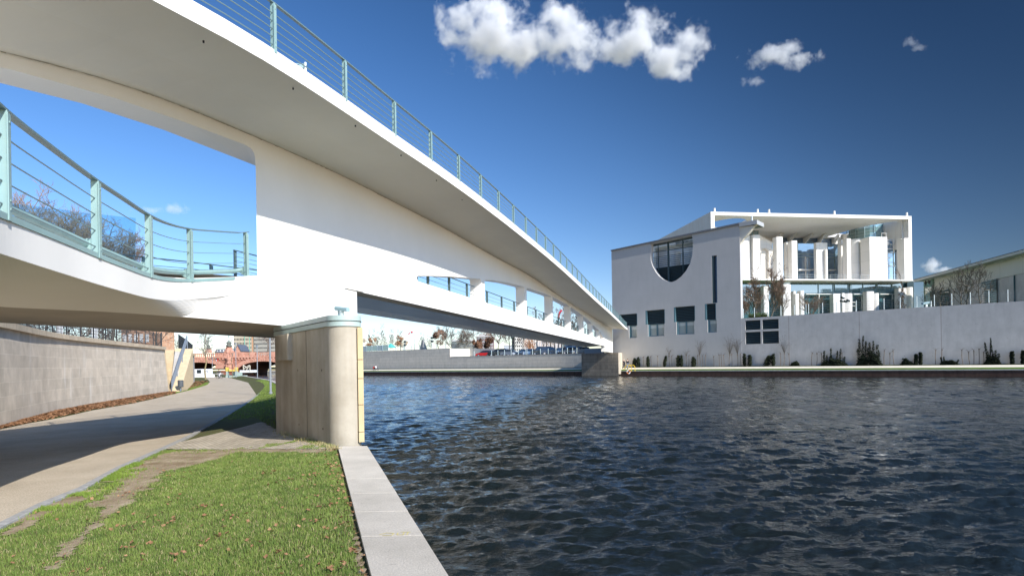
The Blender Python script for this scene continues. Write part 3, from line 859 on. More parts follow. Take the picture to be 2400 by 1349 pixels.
# ramp: edge line measured
ramp = [(-80, 5.0, 1.62, 1.12), (10, 6.1, 1.70, 1.25), (120, 7.3, 1.76, 1.30), (225, 8.7, 1.80, 1.36), (300, 9.8, 1.80, 1.35), (350, 10.9, 1.79, 1.33), (375, 11.4, 1.80, 1.33), (410, 12.2, 1.86, 1.39), (447, 12.98, 1.95, 1.50), (500, 13.66, 2.06, 1.62), (545, 14.36, 2.16, 1.73), (580, 14.85, 2.24, 1.8), (607, 15.2, 2.31, 1.85)]
ft2 = [(0, 498), (157, 564), (236, 599), (300, 624), (356, 646), (400, 654), (452, 655.5), (530, 652), (612, 648)]
fb2 = [(0, 593.5), (120, 632), (239, 669), (300, 686), (340, 697), (373, 703), (410, 703.5), (452, 700.5), (500, 697), (545, 691)]
edge_pts = []
def rampline(pts_px, u0_, u1_, n):
    us = np.linspace(u0_, u1_, n); out = []
    for u in us:
        v = float(np.interp(u, [p[0] for p in pts_px], [p[1] for p in pts_px]))
        if u < 0: v = pts_px[0][1] + (pts_px[1][1] - pts_px[0][1]) / (pts_px[1][0] - pts_px[0][0]) * (u - pts_px[0][0])
        y = float(np.interp(u, [r[0] for r in ramp], [r[1] for r in ramp]))
        out.append(at(u, v, y))
    return out
def sm(pts, k=2, it=3):
    pts = [Vector(p) for p in pts]
    for _ in range(it):
        q = pts[:]
        for i in range(1, len(pts) - 1): q[i] = (pts[i - 1] + pts[i] * 2 + pts[i + 1]) / 4
        pts = q
    return pts
NT = 44
T = sm(rampline(ft2, -90, 545, NT)); B = sm(rampline(fb2, -90, 545, NT))
for i in range(NT):                       # vertical fascia: same plan position top and bottom
    T[i].x, T[i].y = B[i].x, B[i].y
def webside(p, z=None):
    t = (p - Vector((wx(0), 0, 0))).dot(WD); q = Vector((wx(0), 0, 0)) + WD * t + WN * 0.004; q.z = p.z if z is None else z; return q
# inner rail of the haunch on the web face
inner_px = [(-90, 706), (0, 719), (110, 724), (233, 729.5), (340, 736), (400, 740), (437.5, 741.5), (448, 735), (465, 722), (490, 708), (515, 698.5), (545, 691)]
inn = []
ks = [0, .1, .25, .42, .58, .68, .75, .79, .84, .90, .95, 1.0]
for i in range(NT):
    t = i / (NT - 1); u = float(np.interp(t, ks, [p[0] for p in inner_px])); v = float(np.interp(t, ks, [p[1] for p in inner_px]))
    p = onpl(u, v, Vector((wx(0), 0, 0)) + WN * .004, WN); inn.append(p)
inn = sm(inn, it=2)
out_ = [B[i] for i in range(NT)]
mb = MB(); rows = []
for i in range(NT):
    a, b_ = out_[i], inn[i]; row = []
    hh = (a.z - b_.z)
    for k in range(9):
        s_ = k / 8
        p = a.lerp(b_, s_); p = Vector((p.x, p.y, a.z + (b_.z - a.z) * (s_ ** 2.2)))
        row.append(p)
    rows.append([T[i]] + row)
mb.grid(rows)
# deck top
rows = []
for i in range(NT):
    a = T[i]; q = webside(a); rows.append([a, a + (q - a) * .05 + Vector((0, 0, 0.0)), Vector((q.x, q.y, a.z)) - WN * .3, Vector((q.x, q.y, a.z)) - WN * 5.1])
mb.grid(rows)
rampo = mb.build('ramp_deck', Mw, bridge)
rampo.modifiers.new('es', 'EDGE_SPLIT').split_angle = math.radians(35)
# block on the end of the pier part
MB().plate(WPL, [(19.3, 5.0), (20.5, 5.0), (20.5, 5.36), (19.3, 5.30)], [], -0.05, -.002).build('corbel', Mw, bridge, bevel=.01)

# ---- railings
Mr = mat('railing_steel', (0.27, 0.41, 0.40), rough=0.45, var=0.12, scale=3, spec=0.5, metal=0.0)
Mr2 = mat('railing_dark', (0.13, 0.20, 0.21), rough=0.45, spec=0.5)
def railing(name, base, h, parent, nw=5, post_every=None, posts_at=None, w_post=0.075, skirt=0.12, side=None, tube=False, wire_r=0.011, rail_w=0.035, mats=(Mr, Mr2), lean=0.0):
    """base: list of points along the deck edge; side: unit vector pointing out from the deck"""
    acc = [0]
    for a, b_ in zip(base, base[1:]): acc.append(acc[-1] + (b_ - a).length)
    def pt(s_):
        i = max(0, min(len(base) - 2, int(np.searchsorted(acc, s_) - 1)))
        t = (s_ - acc[i]) / max(1e-6, acc[i + 1] - acc[i]); return base[i].lerp(base[i + 1], t), (base[i + 1] - base[i]).normalized()
    R_ = MB()
    R_.sweep([p + Vector((0, 0, h - .03)) for p in base], [(-rail_w, 0), (rail_w, 0), (rail_w, .025), (-rail_w, .025)])
    par = R_.build(name, mats[1] if mats[1] else mats[0], parent)
    Wm = MB()
    for k in range(nw):
        z = 0.12 + (h - .22) * k / (nw - 0.2)
        Wm.pipe([p + Vector((0, 0, z)) for p in base], wire_r, 4)
    Wm.build('rail_wires', mats[1], par)
    if tube:
        s0 = side or Vector((0, 0, 0))
        Wm = MB().pipe([p - s0 * .16 + Vector((0, 0, .17)) for p in base], 0.055, 8)
        Wm.build('kick_tube', mats[0], par, smooth=False)
    ps = posts_at if posts_at is not None else list(np.arange(0.05, acc[-1], post_every))
    for s_ in ps:
        p, d = pt(s_); d = Vector((d.x, d.y, 0)).normalized(); nn = Vector((d.y, -d.x, 0))
        mb = MB()
        def fr(x, y, z, p=p, d=d, nn=nn): return p + d * x + nn * y + Vector((0, 0, z))
        mb.box(-.014, .014, -w_post * .62, w_post * .62, -skirt, h - .031, fr)
        mb.box(-w_post * .5, w_post * .5, w_post * .62, w_post * .62 + .014, -skirt, h - .06, fr)
        if tube:
            mb.add([fr(x, y, z) for x in (.015, .03) for y, z in ((-.05, .02), (-.05, .24), (-.13, .24), (-.20, .10))], [(0, 1, 2, 3), (7, 6, 5, 4), (0, 4, 5, 1), (1, 5, 6, 2), (2, 6, 7, 3), (3, 7, 4, 0)])
        for zb in (.06, .15, h - .16):
            mb.box(-.012, .012, w_post * .62 + .0145, w_post * .62 + .022, zb, zb + .02, fr)
        mb.build('post', mats[0], par)
    return par
ub = [WP(y, OV - .05, ftop(y) + .0) for y in yy]
acc = [0]
for a, b_ in zip(ub, ub[1:]): acc.append(acc[-1] + (b_ - a).length)
post_y = [9.85 + 2.58 * k for k in range(-6, 39)]
post_s = [float(np.interp(y, yy, acc)) for y in post_y]
railing('upper_railing', ub, 0.96, bridge, nw=5, posts_at=post_s, skirt=.05)
ub2 = [WP(y, -.85, ftop(y)) for y in yy]
railing('upper_land_side_railing', ub2, 0.96, bridge, nw=5, posts_at=post_s, skirt=.05, mats=(Mr2, Mr2))
# opening railings of the main span
for (a, b_) in spans[:7]:
    if a < 26: a = 25.6
    ba = [WP(y, -.40, obot - .2 + .0) for y in np.linspace(a + .05, b_ - .05, 3)]
    n_p = max(1, int((b_ - a) / 2.6))
    railing('opening_railing', ba, 1.05, bridge, nw=4, posts_at=[.06] + [(b_ - a) * (k + .5) / n_p * 1.03 for k in range(n_p)], skirt=0, mats=(Mr2, Mr2), w_post=.09, wire_r=.012)
lb = [WP(y, -5.2, MBT + .75) for y in np.linspace(20.5, 97, 12)]
railing('land_side_railing', lb, 1.0, bridge, nw=5, post_every=2.6, mats=(Mr2, Mr2))
# ramp railing on the river side
rb = [Vector((p.x, p.y, p.z)) for p in T] + [WP(y, -.06, z) for y, z in ((14.75, 4.72 ), (15.05, 4.8))]
rb = [p - WN * .04 for p in rb]
acc = [0]
for a, b_ in zip(rb, rb[1:]): acc.append(acc[-1] + (b_ - a).length)
def s_at_u(u):
    best = min(range(len(rb)), key=lambda i: abs((rb[i].x / rb[i].y) * 1400 + 1200 - u)); 
    us = [(p.x / p.y) * 1400 + 1200 for p in rb]
    return float(np.interp(u, us, acc))
rr = railing('ramp_railing', rb, 1.12, bridge, nw=4, posts_at=[s_at_u(u) for u in (-85, 12, 229, 352, 448)] + [acc[-1] - .1], skirt=.05, side=WN, tube=True, w_post=.085, wire_r=.009, rail_w=.045)
# skirt plate below the ramp railing
MB().sweep(rb, [(.035, -.05), (.05, -.05), (.05, .02), (.035, .02)]).build('edge_plate', Mr, rr)
# back railing of the ramp with wind screens
bk = [WP(y, -4.9, z + 2.5) for y, z in ((6, 1.5), (9, 1.66), (12, 1.85), (15, 2.15), (18, 2.4), (21, 2.6), (24, 2.8))]
br_ = railing('ramp_land_side_railing', bk, 1.05, bridge, nw=5, post_every=2.7, tube=True, side=-WN, w_post=.08)
MB().grid([[WP(y, -.67, z) for y, z in ((Y0, 4.15), (9, 4.3), (15.2, 4.85), (20.4, 5.4))], [WP(y, -5.1, z) for y, z in ((Y0, 4.15), (9, 4.3), (15.2, 4.85), (20.4, 5.4))]]).build('ramp_floor', Mw, bridge)
Mgl = bpy.data.materials.new('blue_glass'); Mgl.use_nodes = True
nt = Mgl.node_tree; nt.nodes.clear()
o_ = nt.nodes.new('ShaderNodeOutputMaterial'); mx = nt.nodes.new('ShaderNodeMixShader'); t_ = nt.nodes.new('ShaderNodeBsdfTransparent'); gl_ = nt.nodes.new('ShaderNodeBsdfGlossy')
t_.inputs[0].default_value = (0.78, 0.92, 0.97, 1); gl_.inputs['Roughness'].default_value = .02; mx.inputs[0].default_value = .07
nt.links.new(t_.outputs[0], mx.inputs[1]); nt.links.new(gl_.outputs[0], mx.inputs[2]); nt.links.new(mx.outputs[0], o_.inputs[0])
def glass_panel(uvs, y):
    pts = [at(u, v, y_) for (u, v), y_ in zip(uvs, y)]
    n = (pts[1] - pts[0]).cross(pts[3] - pts[0]).normalized() * .012
    MB().add(pts + [p + n for p in pts], [(0, 1, 2, 3), (7, 6, 5, 4), (0, 4, 5, 1), (1, 5, 6, 2), (2, 6, 7, 3), (3, 7, 4, 0)]).build('wind_screen', Mgl, bridge)
glass_panel([(22, 476), (163, 493), (163, 548), (22, 548)], (12.6, 14.0, 14.0, 12.6))
glass_panel([(164, 495), (318, 511), (318, 615), (164, 590)], (14.05, 15.7, 15.7, 14.05))

# ---- pier
Mp = mat('pier_concrete', (0.50, 0.445, 0.36), rough=0.85, c2=(0.37, 0.325, 0.25), scale=0.9, bump=0.22, bscale=14, streak=0.12, spec=0.2, spots=0.16, detail=10)
pier = empty('bridge_pier', (-4.5, 16, 0.7), 'weathered grey concrete pier with rounded nose standing on the quay under the white footbridge', 'pier')
def arc(c, r, a0, a1, n): return [(c[0] + r * math.cos(math.radians(a0 + (a1 - a0) * i / n)), c[1] + r * math.sin(math.radians(a0 + (a1 - a0) * i / n))) for i in range(n + 1)]
nl = gnd(645, 1000)
dface = Vector((nl.x + 3.75, nl.y - 13.35, 0))
foot = [(nl.x + .05, nl.y), (-3.98, 13.42)]
c0 = (-3.72, 13.35); 
def pier_foot(g=0.0):
    # rounded nose centre a bit inside; g grows the outline
    nose_c = Vector((-3.77, 13.38)); r = 0.36 + g
    left_c = Vector((-6.35, 17.0)); r2_ = 0.36 + g
    d = (left_c - nose_c).normalized(); nrm = Vector((d.y, -d.x)) * -1     # towards viewer-left
    a_n = math.degrees(math.atan2(nrm.y, nrm.x))
    P = []
    back_r = Vector((-5.85, 20.4)); back_l = Vector((-7.2, 20.6))
    P += arc(left_c, r2_, a_n - 70, a_n, 8)
    P += arc(nose_c, r, a_n, a_n + 152, 24)
    P += arc(back_r, .4 + g, a_n + 152, a_n + 230, 6)
    P += arc(back_l, .4 + g, a_n + 240, a_n + 290, 6)
    return P
pf = pier_foot()
mb = MB().prism(pf, -0.8, 3.36)
mb.build('pier_shaft', Mp, pier, smooth=True)
# shuttering joint, bolt holes
nose_c = Vector((-3.77, 13.38)); left_c = Vector((-6.35, 17.0)); dd = (left_c - nose_c).normalized(); nr = -Vector((dd.y, -dd.x))
def face_pt(t, z, o=0.0): q = nose_c + (left_c - nose_c) * t + nr * (.36 + o); return Vector((q.x, q.y, z))
fpl = PL((face_pt(1, 0).x, face_pt(1, 0).y), (face_pt(0, 0) - face_pt(1, 0))[:2])
lf = (face_pt(0, 0) - face_pt(1, 0)).length
jm = MB()
for u in (719,):
    s_, _ = fpl.sz(u, 900)
    jm.pbox(fpl, s_ - .008, s_ + .008, .75, 3.36, -.006, .01)
jm.build('shutter_joint', mat('joint_dark', (0.13, 0.11, 0.08)), pier)
hm = MB()
for u, v in [(698, 867), (754, 867), (701, 994), (757, 1004)]:
    s_, z = fpl.sz(u, v); c = fpl.P(s_, z, -.004); hm.tube(c, c + fpl.n * -.02, .028, .028, 8)
hm.build('tie_hole', MATS['joint_dark'], pier)
s0, z0 = fpl.sz(655, 783); s1, z1 = fpl.sz(686, 833)
MB().pbox(fpl, s0 + .02, s1, 2.66, 3.34, -.13, .05).build('bearing_block', Mp, pier, bevel=.02)
mb = MB().prism(pier_foot(.03), 3.364, 3.60)
cap = mb.build('bearing_cap', mat('cap_steel', (0.42, 0.52, 0.48), rough=.4, spec=.5, var=.1, scale=2), pier, smooth=True)
mb = MB().prism(pier_foot(.045), 3.475, 3.487)
mb.build('cap_groove', mat('groove_black', (0.02, 0.02, 0.02)), cap)
# sandstone lining strip on the river side
Ms = mat('sandstone_lining', (0.62, 0.49, 0.28), rough=.9, c2=(0.54, 0.42, 0.24), scale=2, bump=.2)
zs_ = [.80, 1.75, 2.62, 2.9, 3.36]
for a, b_ in ((.80, 1.02), (1.03, 1.62), (1.63, 2.20), (2.21, 2.62), (2.63, 3.34)):
    q0, q1 = Vector((-3.41, 13.2)), Vector((-5.34, 20.3))
    d_ = (q1 - q0).normalized(); n2_ = Vector((d_.y, -d_.x))
    p = [q0, q0 + n2_ * .12, q1 + n2_ * .12, q1]
    MB().prism([(k.x, k.y) for k in p], a, b_).build('lining_stone', Ms, pier, bevel=.008)

# security cameras
Mc = mat('camera_housing', (0.62, 0.68, 0.66), rough=.35, spec=.6); Mcd = mat('camera_dark', (0.05, 0.06, 0.06), rough=.3)
def sec_camera(base, heading, s, label):
    r = empty('security_camera', base, label, 'camera')
    ca, sa = math.cos(heading), math.sin(heading)
    def fr(x, y, z): return Vector(base) + Vector((x * ca - y * sa, x * sa + y * ca, z)) * s
    mb = MB(); mb.box(-.05, .05, -.05, .05, 0, .17, fr); mb.build('bracket', Mc, r, bevel=.006)
    mb = MB(); mb.tube(fr(-.22, .1, 0), fr(-.22, .1, .34), .035 * s, .035 * s, 8); mb.build('pole', Mc, r)
    mb = MB()
    prof = [(-.075, 0), (.075, 0), (.085, .09), (.05, .135), (-.05, .135), (-.085, .09)]
    vs = [fr(x, y, z + .18 + tl) for x, tl in ((-.24, .03), (.26, -.04)) for y, z in prof]
    mb.add(vs, [tuple(range(5, -1, -1)), tuple(range(6, 12))] + [(i, (i + 1) % 6, (i + 1) % 6 + 6, i + 6) for i in range(6)])
    mb.build('housing', mat('camera_teal', (0.28, 0.40, 0.42), rough=.4), r, bevel=.004)
    mb = MB(); mb.tube(fr(-.245, 0, .275), fr(-.262, 0, .275), .045 * s, .045 * s, 10); mb.build('lens', Mcd, r)
    return r
cb = fpl.P(fpl.sz(765, 745)[0], 3.60, .35)
sec_camera(cb, math.radians(-25), 0.7, 'grey security camera on the rounded end of the pier cap below the white wall')
c2 = WP(13.6, OV - .35, ftop(13.6) + .02)
sec_camera(c2, math.radians(200), 0.8, 'small dark lensed camera on the upper deck edge behind the railing wires')
# ================================================================== LEFT QUAY: retaining wall, stairs, bin, lamps
def wall_run(pts, ztop, zbot, thick, mb=None):
    mb = mb or MB()
    path = [Vector((p.x, p.y, 0)) for p in pts]
    rows = []
    for i, p in enumerate(path):
        q0, q1 = path[max(0, i - 1)], path[min(len(path) - 1, i + 1)]
        t = (q1 - q0).normalized(); n = Vector((-t.y, t.x, 0))
        zt = ztop[i] if hasattr(ztop, '__len__') else ztop
        zb = zbot[i] if hasattr(zbot, '__len__') else zbot
        a, c = p, p + n * thick
        rows.append([Vector((a.x, a.y, zb)), Vector((a.x, a.y, zt)), Vector((c.x, c.y, zt)), Vector((c.x, c.y, zb)), Vector((a.x, a.y, zb))])
    mb.grid(rows); mb.add(rows[0][:4], [(0, 1, 2, 3)]); mb.add(rows[-1][:4], [(3, 2, 1, 0)])
    return mb
lw = LWp[:]
ztl = [at(0, 776.5, lw[2].y).z, at(367, 815.5, lw[-1].y - 1).z]
zt_ = sum(ztl) / 2
lwd = (lw[3] - lw[2]).normalized()
M_lw = mat_blocks('quay_blocks', (lwd.x, lwd.y), (0.68, 0.60, 0.50), (0.76, 0.70, 0.61), 1.5, 0.52, mortar=0.008, var=0.17, white=0.75, squash=0.7)
M_lwc = mat_blocks('wall_coping', (lwd.x, lwd.y), (0.62, 0.52, 0.39), (0.25, 0.20, 0.15), 1.25, 3.0, mortar=0.012, var=0.12)
# densify the curve
def dens(pts, n=6):
    out = []
    P = [pts[0]] + pts + [pts[-1]]
    for i in range(1, len(P) - 2):
        for k in range(n):
            t = k / n; a, b_, c, d = P[i - 1], P[i], P[i + 1], P[i + 2]
            out.append(0.5 * ((2 * b_) + (-a + c) * t + (2 * a - 5 * b_ + 4 * c - d) * t * t + (-a + 3 * b_ - 3 * c + d) * t ** 3))
    out.append(pts[-1]); return out
lwD = dens(lw)
rw = empty('retaining_wall', (lw[2].x, lw[2].y, PZ), 'pale block retaining wall with black lattice fence on its coping beside the curving path', 'wall')
# far end is cut back along the slope of the stairs
end_top = at(367, 815.5, lw[-1].y + 1.2)
mb = wall_run(lwD[:-1], zt_, PZ - .05, .45)
t_ = (lwD[-1] - lwD[-2]); nrm = Vector((-t_.y, t_.x, 0)).normalized()
a = lwD[-2]; c = lwD[-1]
topc = Vector((a.x + (c.x - a.x) * .12, a.y + (c.y - a.y) * .12, zt_))
vs = [(a.x, a.y, PZ), (c.x, c.y, PZ), tuple(topc), (a.x, a.y, zt_)]
vs += [(x + nrm.x * .45, y + nrm.y * .45, z) for x, y, z in vs]
mb.add(vs, [(0, 1, 2, 3), (7, 6, 5, 4), (1, 5, 6, 2), (2, 6, 7, 3)])
mb.build('wall_body', M_lw, rw)
cpath = lwD[:-1] + [Vector((topc.x, topc.y, 0))]
cz = at(0, 762, lw[2].y).z - at(0, 776.5, lw[2].y).z
mb = MB().sweep([Vector((p.x, p.y, zt_ + .003)) for p in cpath], [(.16, 0), (.16, cz + .02), (-.5, cz + .02), (-.5, 0)])
cop = mb.build('coping', M_lwc, rw)
# sloping stair cheek on the cut end
ck = MB(); p0 = Vector((c.x + .02, c.y + .05, PZ)); p1 = Vector((topc.x, topc.y, zt_ + cz))
M_sand = mat('stair_sandstone', (0.66, 0.52, 0.33), rough=.9, c2=(0.56, 0.44, 0.28), scale=2.5, bump=.15)
w_ = nrm * .5
ck.add([p0, p0 + w_, p1 + w_, p1, p0 + t_.normalized() * .22, p0 + w_ + t_.normalized() * .22, p1 + w_ + t_.normalized() * .22, p1 + t_.normalized() * .22], [(0, 1, 2, 3), (7, 6, 5, 4), (0, 4, 5, 1), (1, 5, 6, 2), (2, 6, 7, 3), (3, 7, 4, 0)])
ck.build('stair_cheek', M_sand, rw)
# lattice fence
M_iron = mat('black_iron', (0.025, 0.028, 0.032), rough=.5, spec=.5)
fb_ = [Vector((p.x - .2, p.y, zt_ + cz + .02)) for p in cpath]
acc = [0]
for a, b_ in zip(fb_, fb_[1:]): acc.append(acc[-1] + (b_ - a).length)
def along(pts, acc, s_):
    i = max(0, min(len(pts) - 2, int(np.searchsorted(acc, s_) - 1))); t = (s_ - acc[i]) / max(1e-6, acc[i + 1] - acc[i]); return pts[i].lerp(pts[i + 1], t)
mb = MB()
for z in (.12, .30, .48, .66, .84, 1.02): mb.pipe([p + Vector((0, 0, z)) for p in fb_], .014, 4)
s_ = 22
while s_ < acc[-1]:
    p = along(fb_, acc, s_); mb.tube(p, p + Vector((0, 0, 1.05)), .016, .016, 4, cap=False); s_ += .21
lat = mb.build('lattice_fence', M_iron, rw)
mb = MB()
for s_ in np.arange(24, acc[-1], 2.1): p = along(fb_, acc, s_); mb.tube(p, p + Vector((0, 0, 1.12)), .035, .035, 5)
p = fb_[-1]; mb.tube(p, p + Vector((0, 0, 1.2)), .05, .05, 5)
mb.build('fence_post', M_iron, lat)
# second wall beyond the stairs
sw = SWp[:]
sz = [at(418, 826, sw[0].y + 1).z, at(440, 828, sw[1].y).z, at(456.5, 835, sw[2].y).z]
swD = dens(sw, 6); zsw = sum(sz[1:]) / 2
sd = (sw[1] - sw[0]).normalized()
M_sw = mat_blocks('stair_wall_blocks', (sd.x, sd.y), (0.52, 0.49, 0.45), (0.40, 0.37, 0.33), 1.1, 0.5, mortar=0.01, var=.1)
swo = empty('stair_wall', (sw[0].x, sw[0].y, PZ), 'curved light grey wall with sandstone stringer and black lattice rail beyond the stairs', 'wall')
st_top = at(437, 823, sw[0].y + 5.2)
mb = wall_run(swD[3:], zsw, PZ, .5)
a = swD[3]
st = sd
vs = [(sw[0].x, sw[0].y, PZ), (a.x, a.y, PZ), (a.x, a.y, zsw), (a.x - st.x * .6, a.y - st.y * .6, zsw)]
nn_ = Vector((-sd.y, sd.x, 0))
vs += [(x + nn_.x * .5, y + nn_.y * .5, z) for x, y, z in vs]
mb.add(vs, [(0, 1, 2, 3), (7, 6, 5, 4), (3, 7, 4, 0), (2, 6, 7, 3)])
mb.build('wall_body', M_sw, swo)
MB().sweep([Vector((p.x, p.y, zsw + .003)) for p in [Vector((a.x - st.x * .6, a.y - st.y * .6, 0))] + swD[3:]], [(.1, 0), (.1, .28), (-.5, .28), (-.5, 0)]).build('coping', M_sand, swo)
rail_p = [Vector((a.x - st.x * .6, a.y - st.y * .6, 0))] + swD[3:]
mb = MB()
lp = [Vector((p.x + nn_.x * .2, p.y + nn_.y * .2, zsw + .28)) for p in rail_p]
for z in np.arange(.1, 1.35, .2): mb.pipe([p + Vector((0, 0, z)) for p in lp], .02, 4)
acc2 = [0]
for q, r_ in zip(lp, lp[1:]): acc2.append(acc2[-1] + (r_ - q).length)
for s_ in np.arange(0, acc2[-1], .36): p = along(lp, acc2, s_); mb.tube(p, p + Vector((0, 0, 1.35)), .022, .022, 4)
mb.build('lattice_fence', M_iron, swo)
# staircase rising between the two walls
stair = empty('staircase', (-27.5, lw[-1].y + 1, PZ), 'yellow sandstone steps climbing between the two retaining walls', 'stairs')
NS = 15; yb, yt = lw[-1].y + .6, lw[-1].y + 6.8
for k in range(NS):
    t0, t1 = k / NS, (k + 1) / NS
    vb = 912 + (822 - 912) * t0
    y0_, y1_ = yb + (yt - yb) * t0, yb + (yt - yb) * t1
    z1_ = PZ + (zt_ + cz - PZ) * t1
    ul = 396 + (362 - 396) * t1; ur = 402 + (434 - 402) * t1
    xl = (ul - 1200) / 1400 * y0_; xr = (ur - 1200) / 1400 * y0_
    mb = MB(); mb.box(xl, xr, y0_, y1_ + .35, z1_ - (zt_ + cz - PZ) / NS - .1, z1_ - .004)
    mb.build('step', M_sand, stair, bevel=.015)
# sandstone stringer with steel handrail
q0 = Vector(((400 - 1200) / 1400 * yb, yb - .3, PZ)); q1 = Vector(((434 - 1200) / 1400 * yt, yt, zt_ + cz + .1))
e = Vector((.85, .2, 0))
MB().add([q0, q0 + e * 1.0, q1 + e * .8, q1, q0 + Vector((0, 0, -.5)), q0 + e + Vector((0, 0, -.5)), q1 + e * .8 + Vector((0, 0, -3.3)), q1 + Vector((0, 0, -3.3))], [(0, 1, 2, 3), (4, 7, 6, 5), (0, 4, 5, 1), (1, 5, 6, 2), (2, 6, 7, 3), (3, 7, 4, 0)]).build('stringer', M_sand, stair)
M_hr = mat('handrail_steel', (0.20, 0.23, 0.27), rough=.4, spec=.5)
mb = MB()
for dz in (.35, .62, .9):
    mb.tube(q0 + e * .25 + Vector((0, 0, dz)), q1 + e * .2 + Vector((0, 0, dz + .35)), .04, .04, 6)
mb.add([q0 + e * .25 + Vector((0, 0, .15)), q0 + e * .25 + Vector((0, 0, .8)), q1 + e * .2 + Vector((0, 0, 1.2)), q1 + e * .2 + Vector((0, 0, .45))], [(0, 1, 2, 3)])
for t in (0, .33, .66, 1):
    p = q0.lerp(q1, t) + e * .25; mb.tube(p, p + Vector((0, 0, .95 + .3 * t)), .035, .035, 5)
mb.build('handrail', M_hr, stair)
# litter bin
bn = gnd(423.5, 917, PZ)
bin_ = empty('litter_bin', bn, 'small dark grey litter bin on a post at the foot of the stairs', 'litter bin')
mb = MB().tube(bn, bn + Vector((0, 0, .95)), .05, .05, 8); mb.build('post', M_hr, bin_)
MB().lathe(bn + Vector((0, 0, .38)), [(.20, 0), (.22, .02), (.22, .58), (.19, .6), (.17, .55)], 14).build('bin_body', mat('bin_grey', (0.10, 0.11, 0.12), rough=.5, var=.3, scale=9), bin_)

# lamp posts along the bank
M_pole = mat('pole_grey', (0.24, 0.26, 0.28), rough=.45, spec=.5)
def lamp(u, v, top_h, label):
    b_ = gnh(u, v) if v > 900 else gnd(u, v, .6)
    r = empty('street_lamp', b_, label, 'street lamp', 'slim grey lamp posts along the bank path')
    MB().tube(b_, b_ + Vector((0, 0, top_h)), .075, .055, 10).build('pole', M_pole, r)
    MB().lathe(b_ + Vector((0, 0, top_h)), [(.06, 0), (.17, .04), (.17, .07), (.15, .1), (.15, .28), (.17, .3), (.2, .34), (.05, .4)], 12).build('lamp_head', M_pole, r)
    MB().lathe(b_, [(.12, 0), (.12, .12), (.08, .16)], 10).build('base', M_pole, r)
    return r
lamp(634.5, 923, 6.3, 'tall slim lamp post standing close to the pier, its top behind the bridge soffit')
lamp(603.5, 887.5, 5.0, 'lamp post second nearest to the pier on the grass strip')
lamp(553.5, 883.5, 6.2, 'lamp post between the pier and the bare tree, by the yellow work boat')
lamp(498, 880, 7.0, 'lamp post beside the bare tree trunk at the bend of the path')

# ================================================================== RED SANDSTONE BRIDGE
RB = PL((-190, 190), (1, 0))
M_red = mat_blocks('red_sandstone', (1, 0), (0.47, 0.215, 0.145), (0.32, 0.14, 0.10), 1.1, .42, mortar=.03, var=.25, stain=.15)
M_red2 = mat('red_sandstone_trim', (0.60, 0.32, 0.23), rough=.9, c2=(0.45, 0.21, 0.14), scale=1.2, bump=.3, bscale=6)
M_red3 = mat('red_sandstone_dark', (0.33, 0.13, 0.085), rough=.9, c2=(0.24, 0.09, 0.06), scale=1.0)
rbz = lambda u, v: RB.sz(u, v)
def arch_pts(uc, half, vcrown, vspring, n=20):
    out = []
    for i in range(n + 1):
        a = math.pi * i / n
        u = uc - half * math.cos(a); v = vspring - (vspring - vcrown) * math.sin(a) ** .8
        out.append(rbz(u, v))
    return out
red = empty('red_arch_bridge', (-85, 190, 0), 'red sandstone arch bridge with parapet crossing the river beyond the path', 'bridge')
A1 = arch_pts(466, 66, 848.5, 878.5); A2 = arch_pts(618, 64, 846, 878.5); A3 = arch_pts(770, 64, 846, 878.5)
zt1 = rbz(560, 838)[1]
sL = rbz(330, 838)[0]; sR = rbz(860, 838)[0]
outer = [(sL, -.8)] + [(A1[0][0], -.8)] + A1 + [(A1[-1][0], -.8), (A2[0][0], -.8)] + A2 + [(A2[-1][0], -.8), (A3[0][0], -.8)] + A3 + [(A3[-1][0], -.8), (sR, -.8), (sR, zt1), (sL, zt1)]
MB().plate(RB, outer, [], 0, 24).build('arch_wall', M_red, red)
def ring(A, name):
    mb = MB(); cx = (A[0][0] + A[-1][0]) / 2; n = len(A)
    o_ = []
    for (a, z) in A:
        d = Vector((a - cx, max(.01, z * 1.6 + 2))).normalized(); o_.append((a + d.x * 1.35, z + d.y * 1.2))
    k = 0
    for i in range(n - 1):
        a0, a1_, b0, b1_ = Vector(A[i]), Vector(A[i + 1]), Vector(o_[i]), Vector(o_[i + 1])
        for j in range(2):
            t0, t1 = j / 2 + .03, (j + 1) / 2 - .03
            q = [a0.lerp(a1_, t0), a0.lerp(a1_, t1), b0.lerp(b1_, t1), b0.lerp(b1_, t0)]
            mb.plate(RB, [tuple(x) for x in q], [], -.22, -.01)
    return mb.build(name, M_red2, red)
ring(A1, 'arch_ring'); ring(A2, 'arch_ring'); ring(A3, 'arch_ring')
mb = MB().pbox(RB, sL, sR, zt1 + .003, zt1 + .45, -.35, 24.3); mb.build('cornice', M_red2, red)
mb = MB()
s_ = sL
while s_ < sR: mb.pbox(RB, s_, s_ + .45, zt1 - .55, zt1 - .01, -.3, -.003); s_ += 1.0
mb.build('dentil_row', M_red2, red)
zp = rbz(560, 826)[1]
mb = MB(); s_ = sL
mb.pbox(RB, sL, sR, zp - .28, zp, -.12, .35); 
while s_ < sR:
    mb.pbox(RB, s_, s_ + .26, zt1 + .455, zp - .283, -.05, .25); s_ += .62
mb.build('balustrade', M_red2, red)
for k, u in enumerate((408, 531, 552, 566, 592, 641, 688)):
    s_ = rbz(u, 830)[0]; MB().pbox(RB, s_ - .8, s_ + .8, zt1 + .455, zp + .15, -.3, .5).build('parapet_pier', M_red2, red)
